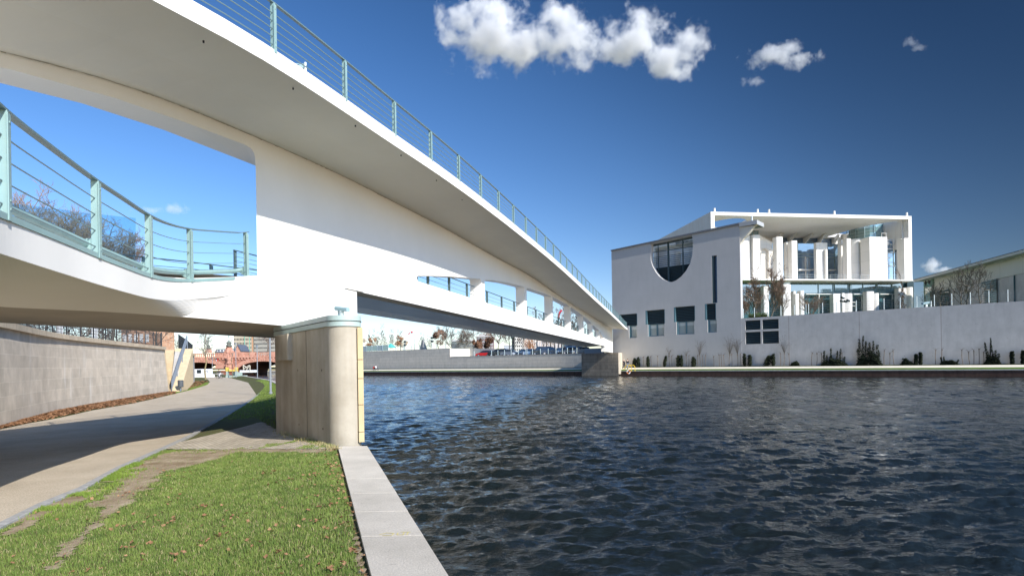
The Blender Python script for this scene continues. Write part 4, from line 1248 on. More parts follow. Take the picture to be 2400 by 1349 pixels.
for uc in (542, 694):
    s_ = rbz(uc, 860)[0]
    mb = MB().pbox(RB, s_ - 1.9, s_ + 1.9, -.8, 1.1, -2.6, -.01); mb.pbox(RB, s_ - 2.2, s_ + 2.2, 1.103, 1.5, -2.8, -.01)
    mb.build('cutwater', M_red3, red)
    mb = MB(); rnd = random.Random(uc)
    c = RB.P(s_, 3.6, -.5)
    mb.lathe(RB.P(s_, 1.5, -1.0), [(.9, 0), (.7, .5), (.95, 1.1), (.6, 1.7), (1.0, 2.3), (.75, 2.9), (.95, 3.6), (.5, 4.2), (.15, 4.6)], 10)
    for k in range(16): mb.tube(RB.P(s_ + rnd.uniform(-.9, .9), 2 + rnd.random() * 4, -.9), RB.P(s_ + rnd.uniform(-1.5, 1.5), 2 + rnd.random() * 4.5, -1.6), .22, .1, 5)
    mb.build('carved_trophy', M_red2, red)
# statue pedestals with candelabra on the bridge
M_bronze = mat('green_bronze', (0.16, 0.20, 0.17), rough=.5, spec=.4, var=.3, scale=3)
def candelabra(u, vb, vt, y, label, big=False):
    s_, z = PL((-190, y), (1, 0)).sz(u, vb); pl0 = PL((-190, y), (1, 0)); zt = pl0.sz(u, vt)[1]
    b_ = pl0.P(s_, z)
    r = empty('bridge_lamp', b_, label, 'lamp')
    h = zt - z
    k = 1.4 if big else 1.0
    MB().lathe(b_, [(1.1 * k, 0), (1.1 * k, .5), (.85 * k, .7), (.75 * k, h * .22), (.95 * k, h * .24)], 8).build('pedestal', M_red2, r)
    mb = MB().lathe(b_ + Vector((0, 0, h * .245)), [(.5 * k, 0), (.75 * k, h * .06), (.4 * k, h * .12), (.65 * k, h * .17), (.3 * k, h * .24), (.1, h * .28)], 9)
    mb.build('figure_base', M_bronze, r)
    MB().lathe(b_ + Vector((0, 0, h * .5)), [(.12, 0), (.09, h * .15), (.15, h * .17), (.07, h * .4)], 7).build('lamp_shaft', M_bronze, r)
    MB().lathe(b_ + Vector((0, 0, h * .90)), [(.12, 0), (.38, h * .05), (.45, h * .07), (.2, h * .1), (.05, h * .12)], 8).build('lantern', M_bronze, r)
    return r
candelabra(397, 823, 784, 186, 'ornate lamp on a red pedestal seen above the yellow stairs')
candelabra(489, 826, 790, 191, 'ornate lamp standard on the red bridge behind the bare tree')
candelabra(537, 826, 772, 191, 'tall candelabra with green bronze figures above the red bridge pier', True)
# triangular shipping sign on the arch wall
s_, z = rbz(509.5, 842); 
sg = empty('navigation_sign', RB.P(s_, z, -.25), 'red and white diamond shipping sign fixed to the red bridge', 'sign')
def diamond(half_w, col_, name, sgn):
    MB().plate(RB, [(s_, z - .62), (s_ + sgn * .46, z), (s_, z + .62)] if sgn > 0 else [(s_, z + .62), (s_ - .46, z), (s_, z - .62)], [], -.30, -.24).build(name, col_, sg)
M_white = mat('white_paint', (0.80, 0.80, 0.78), rough=.5); M_redp = mat('red_paint', (0.62, 0.03, 0.03), rough=.45)
diamond(1, M_white, 'white_half', -1); diamond(1, M_redp, 'red_half', 1)

# white excursion boat
def boat():
    y = 128; p0 = at(452, 880, y); p1 = at(503, 880, y)
    r = empty('tour_boat', (p0.x, y, 0), 'white tour boat with scribbled cabin sides moored behind the bare tree', 'boat')
    L_ = 9.5; x1 = p1.x; x0 = x1 - L_
    h = at(480, 864, y).z
    mb = MB()
    prof = [(x0, y, .1), (x1 - .5, y, .1), (x1, y, 1.0), (x0, y, 1.0)]
    mb.prism([(x0, y - 1.5), (x1 - 1.2, y - 1.5), (x1, y), (x1 - 1.2, y + 1.5), (x0, y + 1.5)], .1, 1.05)
    mb.build('hull', M_white, r, bevel=.08)
    mb = MB(); mb.box(x0, x1 - 1.0, y - 1.3, y + 1.3, 1.053, h)
    mb.build('cabin', mat('boat_cabin', (0.78, 0.78, 0.77), rough=.5, c2=(0.72, 0.71, 0.72), scale=3), r, bevel=.12)
    mb = MB(); mb.box(x1 - 3.1, x1 - 2.2, y - 1.32, y - 1.29, 1.35, h - .15); mb.build('window', mat('dark_glass', (0.02, 0.03, 0.035), rough=.08, spec=.8), r)
    rnd = random.Random(3)
    Mg_ = mat('graffiti_red', (0.45, 0.12, 0.14), rough=.8); Mg2 = mat('graffiti_grey', (0.33, 0.33, 0.36), rough=.8)
    for k in range(9):
        cx = x0 + .8 + k * .62; mb = MB(); pts = [Vector((cx + rnd.uniform(-.25, .25), y - 1.312, 1.2 + rnd.random() * (h - 1.5))) for _ in range(6)]
        mb.pipe(pts, .035, 4); mb.build('graffiti_line', Mg_ if k % 2 else Mg2, r)
    mb = MB().lathe((x1 - 1.0, y - 1.2, h - .45), [(.28, -.04), (.28, .04), (.14, .04)], 10); mb.build('round_vent', Mg2, r)
    mb = MB().tube((x0 + 1.8, y, h), (x0 + 2.6, y, h + .9), .5, .02, 4); mb.build('folded_awning', mat('awning_cloth', (0.72, 0.68, 0.6), rough=.9), r)
boat()
def work_boat():
    y = 118; a = at(534, 882, y); b_ = at(561, 882, y)
    r = empty('work_boat', (a.x, y, 0), 'yellow and grey green work boat with boom moored under the red bridge', 'boat')
    My = mat('work_yellow', (0.68, 0.52, 0.10), rough=.5); Mt = mat('work_grey_green', (0.42, 0.50, 0.44), rough=.6, var=.2, scale=2)
    z1 = at(548, 866, y).z; zb = .05
    mb = MB().prism([(a.x, y - 1), (b_.x, y - 1), (b_.x + .3, y + 3), (a.x, y + 3)], zb, .85); mb.build('hull', Mt, r, bevel=.05)
    for t in (.03, .8): x = a.x + (b_.x - a.x) * t; mb = MB().box(x, x + .42, y - .9, y - .5, .853, z1 - .3); mb.build('leg_post', Mt, r, bevel=.03)
    mb = MB().box(a.x, b_.x, y - .95, y - .45, z1 - .297, z1 + .02); mb.build('yellow_beam', My, r, bevel=.05)
    for t in (.0, .78): x = a.x + (b_.x - a.x) * t; MB().box(x, x + .5, y - 1.0, y - .4, z1 + .023, z1 + .5).build('yellow_cap', My, r, bevel=.08)
    MB().box(a.x + .6, b_.x - .5, y + .5, y + 2.5, .853, z1 - .5).build('deck_house', Mt, r, bevel=.05)
    # boom reaching to the right, far end raised on a trestle
    y2 = 150; c0 = at(562, 867, y2); c1 = at(590, 866, y2)
    MB().box(c0.x, c1.x + 1, y2, y2 + 1.2, c0.z - .6, c0.z).build('gangway', M_white, r)
    Mtr = mat('trestle_wood', (0.55, 0.50, 0.40), rough=.8)
    mb = MB()
    for (u0, v0, u1, v1) in [(570, 855, 571, 866), (586, 856, 585.5, 870), (571, 864, 585, 855), (570, 855, 580, 862), (576, 868, 585, 856)]:
        mb.tube(at(u0, v0, y2), at(u1, v1, y2), .12, .12, 5)
    mb.build('trestle', Mtr, r)
work_boat()

# ---- buildings behind the red bridge
def facade(pl, a0, a1, z0, z1, depth, nx, nz, wall_m, glass_m, root, wz=.55, wx_=.6, name='wall', band=None, frame_m=None, per=None):
    MB().pbox(pl, a0, a1, z0, z1, 0, depth).build(name, wall_m, root)
    dx, dz = (a1 - a0) / nx, (z1 - z0) / nz
    n = 0
    for j in range(nz):
        for i in range(nx):
            ca, cz_ = a0 + (i + .5) * dx, z0 + (j + .5) * dz
            if per and not per(i, j): continue
            if n < 96:
                MB().pbox(pl, ca - dx * wx_ / 2, ca + dx * wx_ / 2, cz_ - dz * wz / 2, cz_ + dz * wz / 2, -.05, -.004).build('window', glass_m, root)
                n += 1
            else:
                rest.append((ca - dx * wx_ / 2, ca + dx * wx_ / 2, cz_ - dz * wz / 2, cz_ + dz * wz / 2))
    if rest:
        mb = MB()
        for q in rest: mb.pbox(pl, *q, -.05, -.004)
        tag(mb.build('window_grid', glass_m, root), kind='stuff'); rest.clear()
rest = []
M_dk = mat('dark_window', (0.03, 0.035, 0.04), rough=.15, spec=.6)
hp = PL((-330, 430), (1, 0))
a0 = hp.sz(548, 800)[0]; a1 = hp.sz(593, 800)[0]
hr = empty('tower_block', hp.P(a0, 4), 'tall beige tower block with rows of small windows and green strips behind the red bridge', 'building')
M_tb = mat('tower_beige', (0.52, 0.45, 0.33), rough=.9, var=.12, scale=.4)
facade(hp, a0, a1, 3, 42, 14, 13, 13, M_tb, M_dk, hr, wz=.5, wx_=.5)
for u in (572.5, 584):
    s_ = hp.sz(u, 800)[0]; MB().pbox(hp, s_, s_ + .5, 3, 42, -.12, -.052).build('green_strip', mat('tower_green', (0.16, 0.42, 0.30), rough=.7), hr)
s_ = hp.sz(590.5, 800)[0]; MB().pbox(hp, s_, s_ + .7, 3, 42, -.14, -.052).build('terracotta_strip', mat('tower_terracotta', (0.5, 0.25, 0.14), rough=.8), hr)
a2 = hp.sz(595, 800)[0]; a3 = hp.sz(646, 800)[0]
hr2 = empty('office_block', hp.P(a2, 4), 'grey beige office block half hidden by a bare crown right of the tower block', 'building')
facade(hp, a2, a3, 3, 38, 14, 18, 12, mat('office_grey', (0.40, 0.37, 0.31), rough=.9, var=.1, scale=.4), M_dk, hr2, wz=.45, wx_=.55)
dp = PL((-260, 300), (1, 0))
a0 = dp.sz(504, 820)[0]; a1 = dp.sz(560, 820)[0]
z0 = dp.sz(530, 828)[1]; z1 = dp.sz(530, 817)[1]
dh = empty('slate_roofed_hall', dp.P(a0, 3), 'long low building with dark slate roof and dormers behind the red bridge', 'building')
MB().pbox(dp, a0, a1, 2, z0 + .5, 0, 12).build('wall', M_red2, dh)
mb = MB().plate(dp, [(a0, z0 + .5), (a1, z0 + .5), (a1 - .6, z1), (a0 + .6, z1)], [], -.3, 12); mb.build('roof', mat('slate', (0.12, 0.14, 0.18), rough=.6, var=.2, scale=2), dh)
for k in range(7):
    a = a0 + 1 + k * 1.55; MB().pbox(dp, a, a + .7, z0 + 1.0, z0 + 1.8, -.45, -.303).build('dormer', M_white, dh)
rp = PL((-260, 292), (1, 0)); a0 = rp.sz(550, 820)[0]; a1 = rp.sz(565, 820)[0]
rh = empty('gabled_brick_house', rp.P(a0, 3), 'small red brick gabled house in front of the tower block', 'building')
zg = rp.sz(556, 808)[1]; zw = rp.sz(556, 822)[1]
MB().plate(rp, [(a0, 2), (a1, 2), (a1, zw), ((a0 + a1) / 2, zg), (a0, zw)], [], 0, 9).build('gable_wall', M_red2, rh)
MB().plate(rp, [(a0 - .3, zw), ((a0 + a1) / 2, zg + .3), (a1 + .3, zw), (a1 + .1, zw - .4), ((a0 + a1) / 2, zg - .1), (a0 - .1, zw - .4)], [], -.3, 9.3).build('roof', MATS['slate'], rh)
MB().pbox(rp, a0 + .8, a0 + 1.6, zw - 2, zw - .6, -.06, -.004).build('window', M_white, rh)
# house behind the lattice fence
op = PL((-95, 100), (1, .05)); a0 = op.sz(285, 790)[0]; a1 = op.sz(352, 790)[0]
oh = empty('brick_corner_house', op.P(a0, 3.9), 'orange brick house with white window frames glimpsed through the black lattice fence', 'building')
facade(op, a0, a1, 3.9, 11.5, 8, 5, 3, mat('orange_brick', (0.55, 0.27, 0.15), rough=.9, c2=(0.62, 0.42, 0.28), scale=1.5), M_white, oh)
MB().pbox(op, a0 - .3, a1 + .3, 11.503, 11.9, -.3, 8.3).build('roof', MATS['slate'], oh)
for k, (u0, u1) in enumerate(((133, 146), (213.5, 228))):
    y = 41 + 5 * k; p = at(u0, 790, y); q = at(u1, 790, y)
    z_ = 3.9
    r = empty('notice_board', (p.x, y, z_), ('narrower' if k == 0 else 'wider') + ' white notice panel standing behind the lattice fence, ' + ('farther from the stairs' if k == 0 else 'closer to the stairs'), 'notice board')
    MB().box(p.x, q.x, y, y + .08, z_ + .15, z_ + 2.0).build('board', M_white, r, bevel=.01)
    for x in (p.x + .05, q.x - .09): MB().box(x, x + .04, y + .085, y + .125, z_, z_ + 1.9).build('post', M_pole, r)
# ================================================================== FAR BANK, left part: walls, car park, cars
wdir = (0.75, -0.66)
M_fw = mat_blocks('far_wall_blocks', wdir, (0.76, 0.68, 0.58), (0.55, 0.49, 0.42), 6, .75, mortar=.03, var=.08, stain=.12, mbump=.3, mottle=.6)
fw = empty('park_wall', WL.P(-60, 1.4), 'long grey stone wall on the far bank stepping down to the car park', 'wall')
MB().pbox(WL, -125, -44.8, .9, EYE + 3.75, 0, .6).build('high_section', M_fw, fw)
MB().pbox(WL, -44.797, -0.25, .9, EYE + 1.62, 0, .5).build('low_section', M_fw, fw)
MB().pbox(WL, -44.6, -0.25, EYE + 1.623, EYE + 1.70, -.05, .55).build('coping', mat('wall_cap', (0.33, 0.31, 0.28), rough=.9), fw)
# white garden wall behind the car park
pw = PL(WL.P(-44.4, 0, 5)[:2], wdir)
M_ww = mat('white_render', (0.72, 0.67, 0.58), rough=.9, var=.12, scale=.5)
ww = empty('white_wall', WL.P(-40, 4, 6), 'low cream rendered wall at the back of the car park with panel joints', 'wall')
za, zb_ = EYE + 3.55, EYE + 2.6
wlp = PL(WL.P(0, 0, 7)[:2], wdir)
sA = wlp.sz(1056, 820)[0]; sM = wlp.sz(1150, 820)[0]; sE = wlp.sz(1190, 820)[0]
z_at = lambda u, v: wlp.sz(u, v)[1]
MB().plate(wlp, [(sA, 3.9), (sE, 3.9), (sE, z_at(1185, 819.5)), (sM, z_at(1150, 817)), (sA, z_at(1058, 815))], [], 0, .3).build('wall_body', M_ww, ww)
MB().prism([tuple(WL.P(-45.7, 0, .62))[:2], tuple(WL.P(-45.2, 0, .62))[:2], tuple(WL.P(-45.2, 0, 7.0))[:2], tuple(WL.P(-45.7, 0, 7.0))[:2]], 1.45, 6.15).build('side_wall', M_ww, ww)
for u in (1083, 1092, 1110, 1128):
    s_ = wlp.sz(u, 820)[0]; MB().pbox(wlp, s_, s_ + .12, 3.9, z_at(1100, 817), -.03, -.002).build('joint', mat('joint_shade', (0.42, 0.38, 0.32)), ww)
# car park fence posts and parapet on top of the low wall
M_post = mat('fence_post_pale', (0.55, 0.64, 0.62), rough=.4)
fe_ = empty('car_park_fence', WL.P(-20, 4.1, .2), 'row of pale steel fence posts with thin wires on the car park wall', 'fence')
mb = MB()
for z in (4.5, 4.75, 5.0): mb.tube(WL.P(-32, z, .25), WL.P(-2, z, .25), .015, .015, 4)
mb.build('wires', M_post, fe_)
for u in (1111, 1152, 1167, 1182.5, 1198, 1215, 1232, 1235, 1248, 1266.5, 1284.8, 1303, 1318, 1330, 1342, 1352):
    s_ = WL.sz(u, 826, .25)[0]; MB().tube(WL.P(s_, 4.2, .25), WL.P(s_, 5.35, .25), .07, .07, 5).build('post', M_post, fe_)
# glass balustrade on the high wall
gf = empty('glass_balustrade', WL.P(-90, 6.3, .3), 'pale green glass balustrade running along the top of the high park wall', 'fence')
M_gg = mat('green_glass', (0.40, 0.60, 0.56), rough=.1, spec=.8)
zt = EYE + 3.75
k = 0
for s_ in np.arange(-124, -70, 2.4):
    MB().pbox(WL, s_ + .05, s_ + 2.1, zt + .05, zt + 1.5 - .0, .2, .23).build('glass_pane', M_gg if k % 3 else M_post, gf); k += 1
    MB().pbox(WL, s_ + 2.12, s_ + 2.3, zt, zt + 1.7, .18, .3).build('post', M_post, gf)
for s_ in np.arange(-69, -46, 3.2): MB().pbox(WL, s_, s_ + .16, zt, zt + 1.1, .2, .28).build('post', M_post, gf)
mb = MB()
for z in (.4, .75, 1.08): mb.tube(WL.P(-70, zt + z, .24), WL.P(-45, zt + z, .24), .02, .02, 4)
mb.build('wires', M_post, gf)

# ---- cars
def make_car(name, prof, roof, length, width, colr, label, cat='car'):
    """prof: body side outline [(x, z)], roof: glasshouse outline"""
    r = empty(name, (0, 0, 0), label, cat)
    pm = mat('car_' + colr[0], colr[1], rough=.22, spec=.6, metal=.2)
    pm.node_tree.nodes['Principled BSDF'].inputs['Coat Weight'].default_value = .8
    X = lambda x: (x - .5) * length
    mb = MB()
    def ext(pr, w0, w1, zmid):
        n = len(pr); vs = []
        for sy in (-1, 1):
            for x, z in pr:
                w_ = w0 if z < zmid else w1
                vs.append((X(x), sy * w_ / 2, z))
        tri = tessellate_polygon([[Vector((p[0] * length, p[1], 0)) for p in pr]])
        return vs, [tuple(int(i) for i in t) for t in tri] + [tuple(int(i) + n for i in reversed(t)) for t in tri] + [(i, (i + 1) % n, (i + 1) % n + n, i + n) for i in range(n)]
    v_, f_ = ext(prof, width, width * .97, .7); mb.add(v_, f_)
    body = mb.build('body', pm, r, bevel=.06)
    v_, f_ = ext(roof, width * .93, width * .74, roof[1][1] - .05); MB().add(v_, f_).build('glasshouse', mat('car_glass', (0.02, 0.025, 0.03), rough=.05, spec=1), r, bevel=.03)
    zr = max(p[1] for p in roof); xs = [p[0] for p in roof if p[1] > zr - .06]
    MB().box(X(min(xs)) , X(max(xs)), -width * .37, width * .37, zr + .002, zr + .035).build('roof_panel', pm, r, bevel=.015)
    for x in (.19, .80):
        for sy in (-1, 1):
            mb = MB().tube((X(x), sy * (width / 2 - .2), .32), (X(x), sy * (width / 2 + .01), .32), .32, .32, 14)
            wl = mb.build('wheel', mat('tyre', (0.02, 0.02, 0.02), rough=.8), r)
            MB().tube((X(x), sy * (width / 2 + .0101), .32), (X(x), sy * (width / 2 + .02), .32), .2, .18, 10).build('rim', mat('alloy', (0.6, 0.6, 0.62), rough=.3, metal=.7), wl)
    for sy in (-1, 1):
        MB().box(X(.985), X(1.003), sy * width * .36 - .13, sy * width * .36 + .13, .62, .76).build('headlight', mat('lamp_glass', (0.75, 0.78, 0.8), rough=.1, spec=1), r)
        MB().box(X(-.003), X(.015), sy * width * .38 - .1, sy * width * .38 + .1, .68, .86).build('tail_light', mat('tail_red', (0.5, 0.02, 0.02), rough=.2), r)
    return r
P_hatch = ([(0, .3), (0, .85), (.02, .95), (.30, .98), (.72, .95), (.96, .78), (1, .6), (1, .28)], [(.03, .95), (.09, 1.42), (.18, 1.5), (.55, 1.48), (.76, .95)])
P_suv = ([(0, .35), (0, 1.0), (.02, 1.08), (.3, 1.1), (.74, 1.06), (.97, .95), (1, .7), (1, .34)], [(.01, 1.07), (.06, 1.62), (.12, 1.72), (.58, 1.7), (.76, 1.06)])
P_sedan = ([(0, .3), (0, .82), (.03, .95), (.2, .97), (.72, .92), (.96, .75), (1, .6), (1, .28)], [(.12, .95), (.26, 1.4), (.34, 1.45), (.55, 1.44), (.74, .92)])
P_van = ([(0, .35), (0, 1.05), (.02, 1.1), (.3, 1.12), (.8, 1.1), (.97, .95), (1, .7), (1, .34)], [(.01, 1.09), (.03, 1.75), (.08, 1.85), (.68, 1.84), (.84, 1.09)])
C_ = {'red': (0.55, 0.02, 0.02), 'black': (0.015, 0.017, 0.02), 'silver': (0.42, 0.45, 0.48), 'slate': (0.13, 0.15, 0.19), 'white': (0.75, 0.76, 0.78), 'wine': (0.16, 0.03, 0.035), 'navy': (0.03, 0.045, 0.08)}
cars = [(1123.6, 1145, 'red_car', P_hatch, 3.6, 'red', 'small bright red hatchback, the only red car in the car park', 0),
        (1145, 1154, 'grey_car', P_hatch, 3.7, 'slate', 'dark grey compact car squeezed between the red hatchback and the black off-roader', 1),
        (1153, 1182, 'black_car', P_suv, 4.6, 'black', 'black off-roader parked next to the small dark grey car beside the red one', 0),
        (1184, 1214, 'estate_car', P_sedan, 4.8, 'slate', 'slate blue estate car parked between the black off-roader and a silver car', 0),
        (1214, 1233, 'silver_car', P_sedan, 4.4, 'silver', 'silver car right of the slate blue estate, before the orange leaved tree', 1),
        (1238, 1258, 'white_car', P_hatch, 4.2, 'white', 'white car standing in front of the orange leaved tree', 1),
        (1256, 1281, 'black_van', P_van, 4.6, 'black', 'black people carrier right of the white car', 0),
        (1279, 1304, 'navy_car', P_suv, 4.7, 'navy', 'tall navy car parked directly right of the black people carrier', 0),
        (1303, 1318, 'pale_car', P_sedan, 4.5, 'silver', 'silver car with a low bonnet right of the tall navy car', 1),
        (1316, 1330, 'pale_blue_car', P_hatch, 4.2, 'white', 'second silver white car right of the tall navy car', 1),
        (1328, 1340, 'dark_car', P_sedan, 4.4, 'black', 'low dark car left of the wine red van near the abutment', 0),
        (1339, 1356, 'wine_red_van', P_van, 4.5, 'wine', 'dark wine red van with a visible tail light near the bridge abutment', 1),
        (1354, 1365, 'last_car', P_hatch, 4.0, 'slate', 'dark hatchback closest to the bridge abutment', 0)]
for k, (u0, u1, nm, prf, ln, c_, lab, off) in enumerate(cars):
    r = make_car(nm, prf[0], prf[1], ln, 1.78, (c_, C_[c_]), lab)
    o_ = 2.6 + off * 1.5
    u = (u0 + u1) / 2; s_ = WL.sz(u, 828, o_)[0]
    r.location = WL.P(s_, 3.985, o_)
    wid_m = abs(WL.sz(u1, 828, o_)[0] - WL.sz(u0, 828, o_)[0])
    ang = math.atan2(-.66, .75)
    # turn some cars nose-in so that their width matches
    turn = math.acos(max(0.2, min(1, wid_m / ln))) if wid_m < ln * .95 else 0
    r.rotation_euler = (0, 0, ang + turn * .8 + (0 if k % 2 else math.pi))
    r['group'] = 'cars in the riverside car park'

# buildings behind the car park
def bld(name, label, y, u0, u1, vt, depth, nx, nz, wm, gm, wz=.5, wxx=.6, zb=4.0, vref=None):
    p = PL((0, y), (1, 0)); a0 = p.sz(u0, 830)[0]; a1 = p.sz(u1, 830)[0]; zt = p.sz((u0 + u1) / 2, vt)[1]
    r = empty(name, p.P((a0 + a1) / 2, zb), label, 'building')
    facade(p, a0, a1, zb, zt, depth, nx, nz, wm, gm, r, wz=wz, wx_=wxx)
    MB().pbox(p, a0 - .3, a1 + .3, zt + .003, zt + .7, -.4, depth + .4).build('roof', mat('roof_edge', (0.6, 0.6, 0.58), rough=.7), r)
    return r, p, a0, a1, zt
bld('glazed_hall', 'low dark glazed hall with white roof edge left of the brown office tower', 260, 1059, 1109, 799, 20, 16, 4, mat('hall_wall', (0.18, 0.19, 0.20), rough=.6), glass_mat('hall_glass', (0.10, 0.14, 0.16)), wz=.8, wxx=.85)
bld('brown_office_tower', 'brown office tower with horizontal window bands above the rust leaved oaks', 420, 1123, 1150, 785, 20, 1, 9, mat('brown_cladding', (0.26, 0.17, 0.17), rough=.8), glass_mat('band_glass', (0.16, 0.20, 0.26)), wz=.45, wxx=.97)
bld('brown_office_wing', 'wider brown office wing stepping out below the tower', 418, 1117, 1157, 789, 20, 1, 8, MATS['brown_cladding'], MATS['band_glass'], wz=.5, wxx=.97)
bld('white_apartment_house', 'white apartment house with a grid of dark windows behind the parked cars', 200, 1207, 1229, 782, 14, 5, 7, mat('white_plaster', (0.74, 0.70, 0.64), rough=.9, var=.1, scale=.5), M_dk, wz=.5, wxx=.5)
bld('grey_side_house', 'narrow grey gable adjoining the left of the white apartment house', 203, 1200, 1207, 790, 12, 1, 6, mat('grey_plaster', (0.35, 0.33, 0.32), rough=.9), M_dk, wz=.4, wxx=.4)
bld('long_pale_facade', 'long pale pink office facade with tall pilasters behind the row of street trees', 215, 1230, 1330, 776, 16, 24, 3, mat('pale_pink', (0.74, 0.64, 0.56), rough=.9, var=.1, scale=.4), mat('tall_window', (0.40, 0.40, 0.42), rough=.2), wz=.75, wxx=.4)
bld('pale_end_building', 'cream stone building end beside the bridge abutment behind the last cars', 190, 1324, 1366, 800, 14, 7, 2, mat('cream_stone', (0.72, 0.66, 0.54), rough=.9), mat('brown_window', (0.25, 0.2, 0.17), rough=.3), wz=.8, wxx=.2)
for k, u in enumerate((1062, 1190)):
    bld('distant_rooftops', ['faint grey house far behind the left end of the low white wall', 'faint grey roofs between the bare tree and the white apartment house'][k], 600, u - 3 + k * -6, u + 14, 812 - k * 2, 20, 6, 2, mat('haze_grey', (0.45, 0.47, 0.5), rough=1), M_dk, wz=.4, wxx=.4)
# small park things
def pole(name, u, vb, vt, off, label, cat, r_=.1, head=None):
    s_, zb = WL.sz(u, vb, off); zt = WL.sz(u, vt, off)[1]; b_ = WL.P(s_, 5.9 if u < 1050 else 3.98, off)
    r = empty(name, b_, label, cat)
    t = Vector((b_.x, b_.y, zt)); MB().tube(b_, t, r_, r_ * .7, 7).build('pole', MATS['fence_post_pale'], r)
    return r, t
M_sock = mat('windsock_red', (0.62, 0.03, 0.06), rough=.7)
r, t = pole('windsock', 971.5, 818, 783, 12, 'red and white windsock drooping from a pale pole above the park wall', 'windsock', .12)
mb = MB(); a = t; path = [a + Vector((-.2, 0, 0)), a + Vector((-.5, 0, .5)), a + Vector((-.9, 0, .75)), a + Vector((-1.35, 0, .5)), a + Vector((-1.6, 0, -.1))]
for i, (p, q) in enumerate(zip(path[1:], path[2:])): MB().tube(p, q, (.30 - .06 * i), (.25 - .06 * i), 9).build('sock_band', M_sock if i % 2 == 0 else M_white, r)
MB().tube(a, path[1], .04, .04, 5).build('arm', MATS['fence_post_pale'], r)
# red windsock seen through the bridge opening
q = at(1312, 732, 150); b_ = Vector((q.x + .6, q.y, 3.98))
r = empty('flag_pole', b_, 'slim pole with a hanging crimson windsock seen through a bridge opening', 'windsock')
MB().tube(b_, q + Vector((.6, 0, .8)), .09, .06, 6).build('pole', MATS['fence_post_pale'], r)
MB().tube(q + Vector((.5, 0, .6)), q + Vector((-.1, 0, -.1)), .28, .22, 9).build('sock', M_sock, r)
MB().tube(q + Vector((-.1, 0, -.1)), q + Vector((-.35, 0, -1.5)), .22, .12, 9).build('sock_tail', M_sock, r)
# camera poles
for u, vb, vt, lab in ((1012.8, 815, 794, 'white camera mast with two dark heads right of the windsock pole'), (949.5, 819, 803, 'camera mast between the rust leaved young tree and the windsock')):
    r, t = pole('camera_mast', u, vb, vt, 8, lab, 'camera mast', .16)
    for dz in (0, -.9):
        MB().lathe(t + Vector((0, 0, dz)), [(.1, 0), (.4, .12), (.4, .45), (.1, .6)], 8).build('camera_head', Mcd, r)
r, t = pole('tall_mast', 948, 819, 768, 20, 'tall thin mast rising out of a bare crown left of the windsock', 'mast', .1)
# teal kiosk / parasol, dark pyramid tent
s_ = WL.sz(916, 818, 5)[0]; b_ = WL.P(s_, 5.9, 5)
r = empty('teal_parasol', b_, 'teal parasol behind the glass balustrade below the bare trees', 'parasol')
MB().tube(b_, b_ + Vector((0, 0, 2.2)), .05, .05, 6).build('pole', M_post, r)
MB().lathe(b_ + Vector((0, 0, 1.3)), [(1.5, 0), (1.4, .25), (.2, 1.1), (.05, 1.2)], 10).build('canopy', mat('teal_cloth', (0.08, 0.42, 0.38), rough=.8), r)
s_ = WL.sz(992, 816, 10)[0]; b_ = WL.P(s_, 5.9, 10)
r = empty('pyramid_tent', b_, 'steep dark grey pyramid tent standing on the park wall terrace', 'tent')
MB().lathe(b_, [(1.5, 0), (1.3, .3), (.05, 3.6)], 4).build('canvas', mat('tent_grey', (0.22, 0.22, 0.23), rough=.8), r)
MB().tube(b_ + Vector((0, 0, 3.5)), b_ + Vector((0, 0, 4.1)), .04, .03, 5).build('finial', Mcd, r)

# far abutment
AB = empty('abutment', (15, 105, 0), 'rough grey block abutment carrying the far end of the footbridge', 'abutment')
ap = PL(WL.P(0, 0, -7.3)[:2], wdir)
a0 = ap.sz(1363, 850)[0]; a1 = ap.sz(1449.5, 850)[0]; zt = (ap.sz(1363, 827)[1] + ap.sz(1445, 827)[1]) / 2
M_ab = mat_blocks('abutment_blocks', wdir, (0.36, 0.31, 0.25), (0.22, 0.18, 0.14), 1.5, .6, mortar=.03, var=.22, stain=.3, mottle=1)
A0_, A1_ = ap.P(a0, 0), ap.P(a1, 0); B0_ = ap.P(a0, 0, 7.25); rd = Vector((.213, 1, 0)).normalized()
tt_ = 9.6; B1_ = A1_ + rd * tt_
MB().prism([(A0_.x, A0_.y), (A1_.x, A1_.y), (B1_.x, B1_.y), (B0_.x, B0_.y)], -.9, zt).build('block', M_ab, AB)
sN = Vector((rd.y, -rd.x, 0))
q_ = [A1_ + sN * .004 + rd * .1, A1_ + sN * .4 + rd * .1, B1_ + sN * .4, B1_ + sN * .004]
MB().prism([(k.x, k.y) for k in q_], .3, zt).build('sunlit_side', mat('abutment_sunlit', (0.70, 0.60, 0.46), rough=.9), AB)  # abutment's sunlit right side, its light put into a paler colour
b0 = ap.sz(1363, 820)[0] + .3
wA_ = ap.P(a0 + .3, 0) + rd * 3.6; wB_ = ap.P(ap.sz(1416, 820)[0] - .4, 0) + rd * 3.6
MB().prism([(k.x, k.y) for k in (wA_, wB_, wB_ + rd * 3.2, wA_ + rd * 3.2)], zt + .003, MBT - .1).build('bearing_wall', mat('bearing_grey', (0.30, 0.32, 0.34), rough=.8), AB)
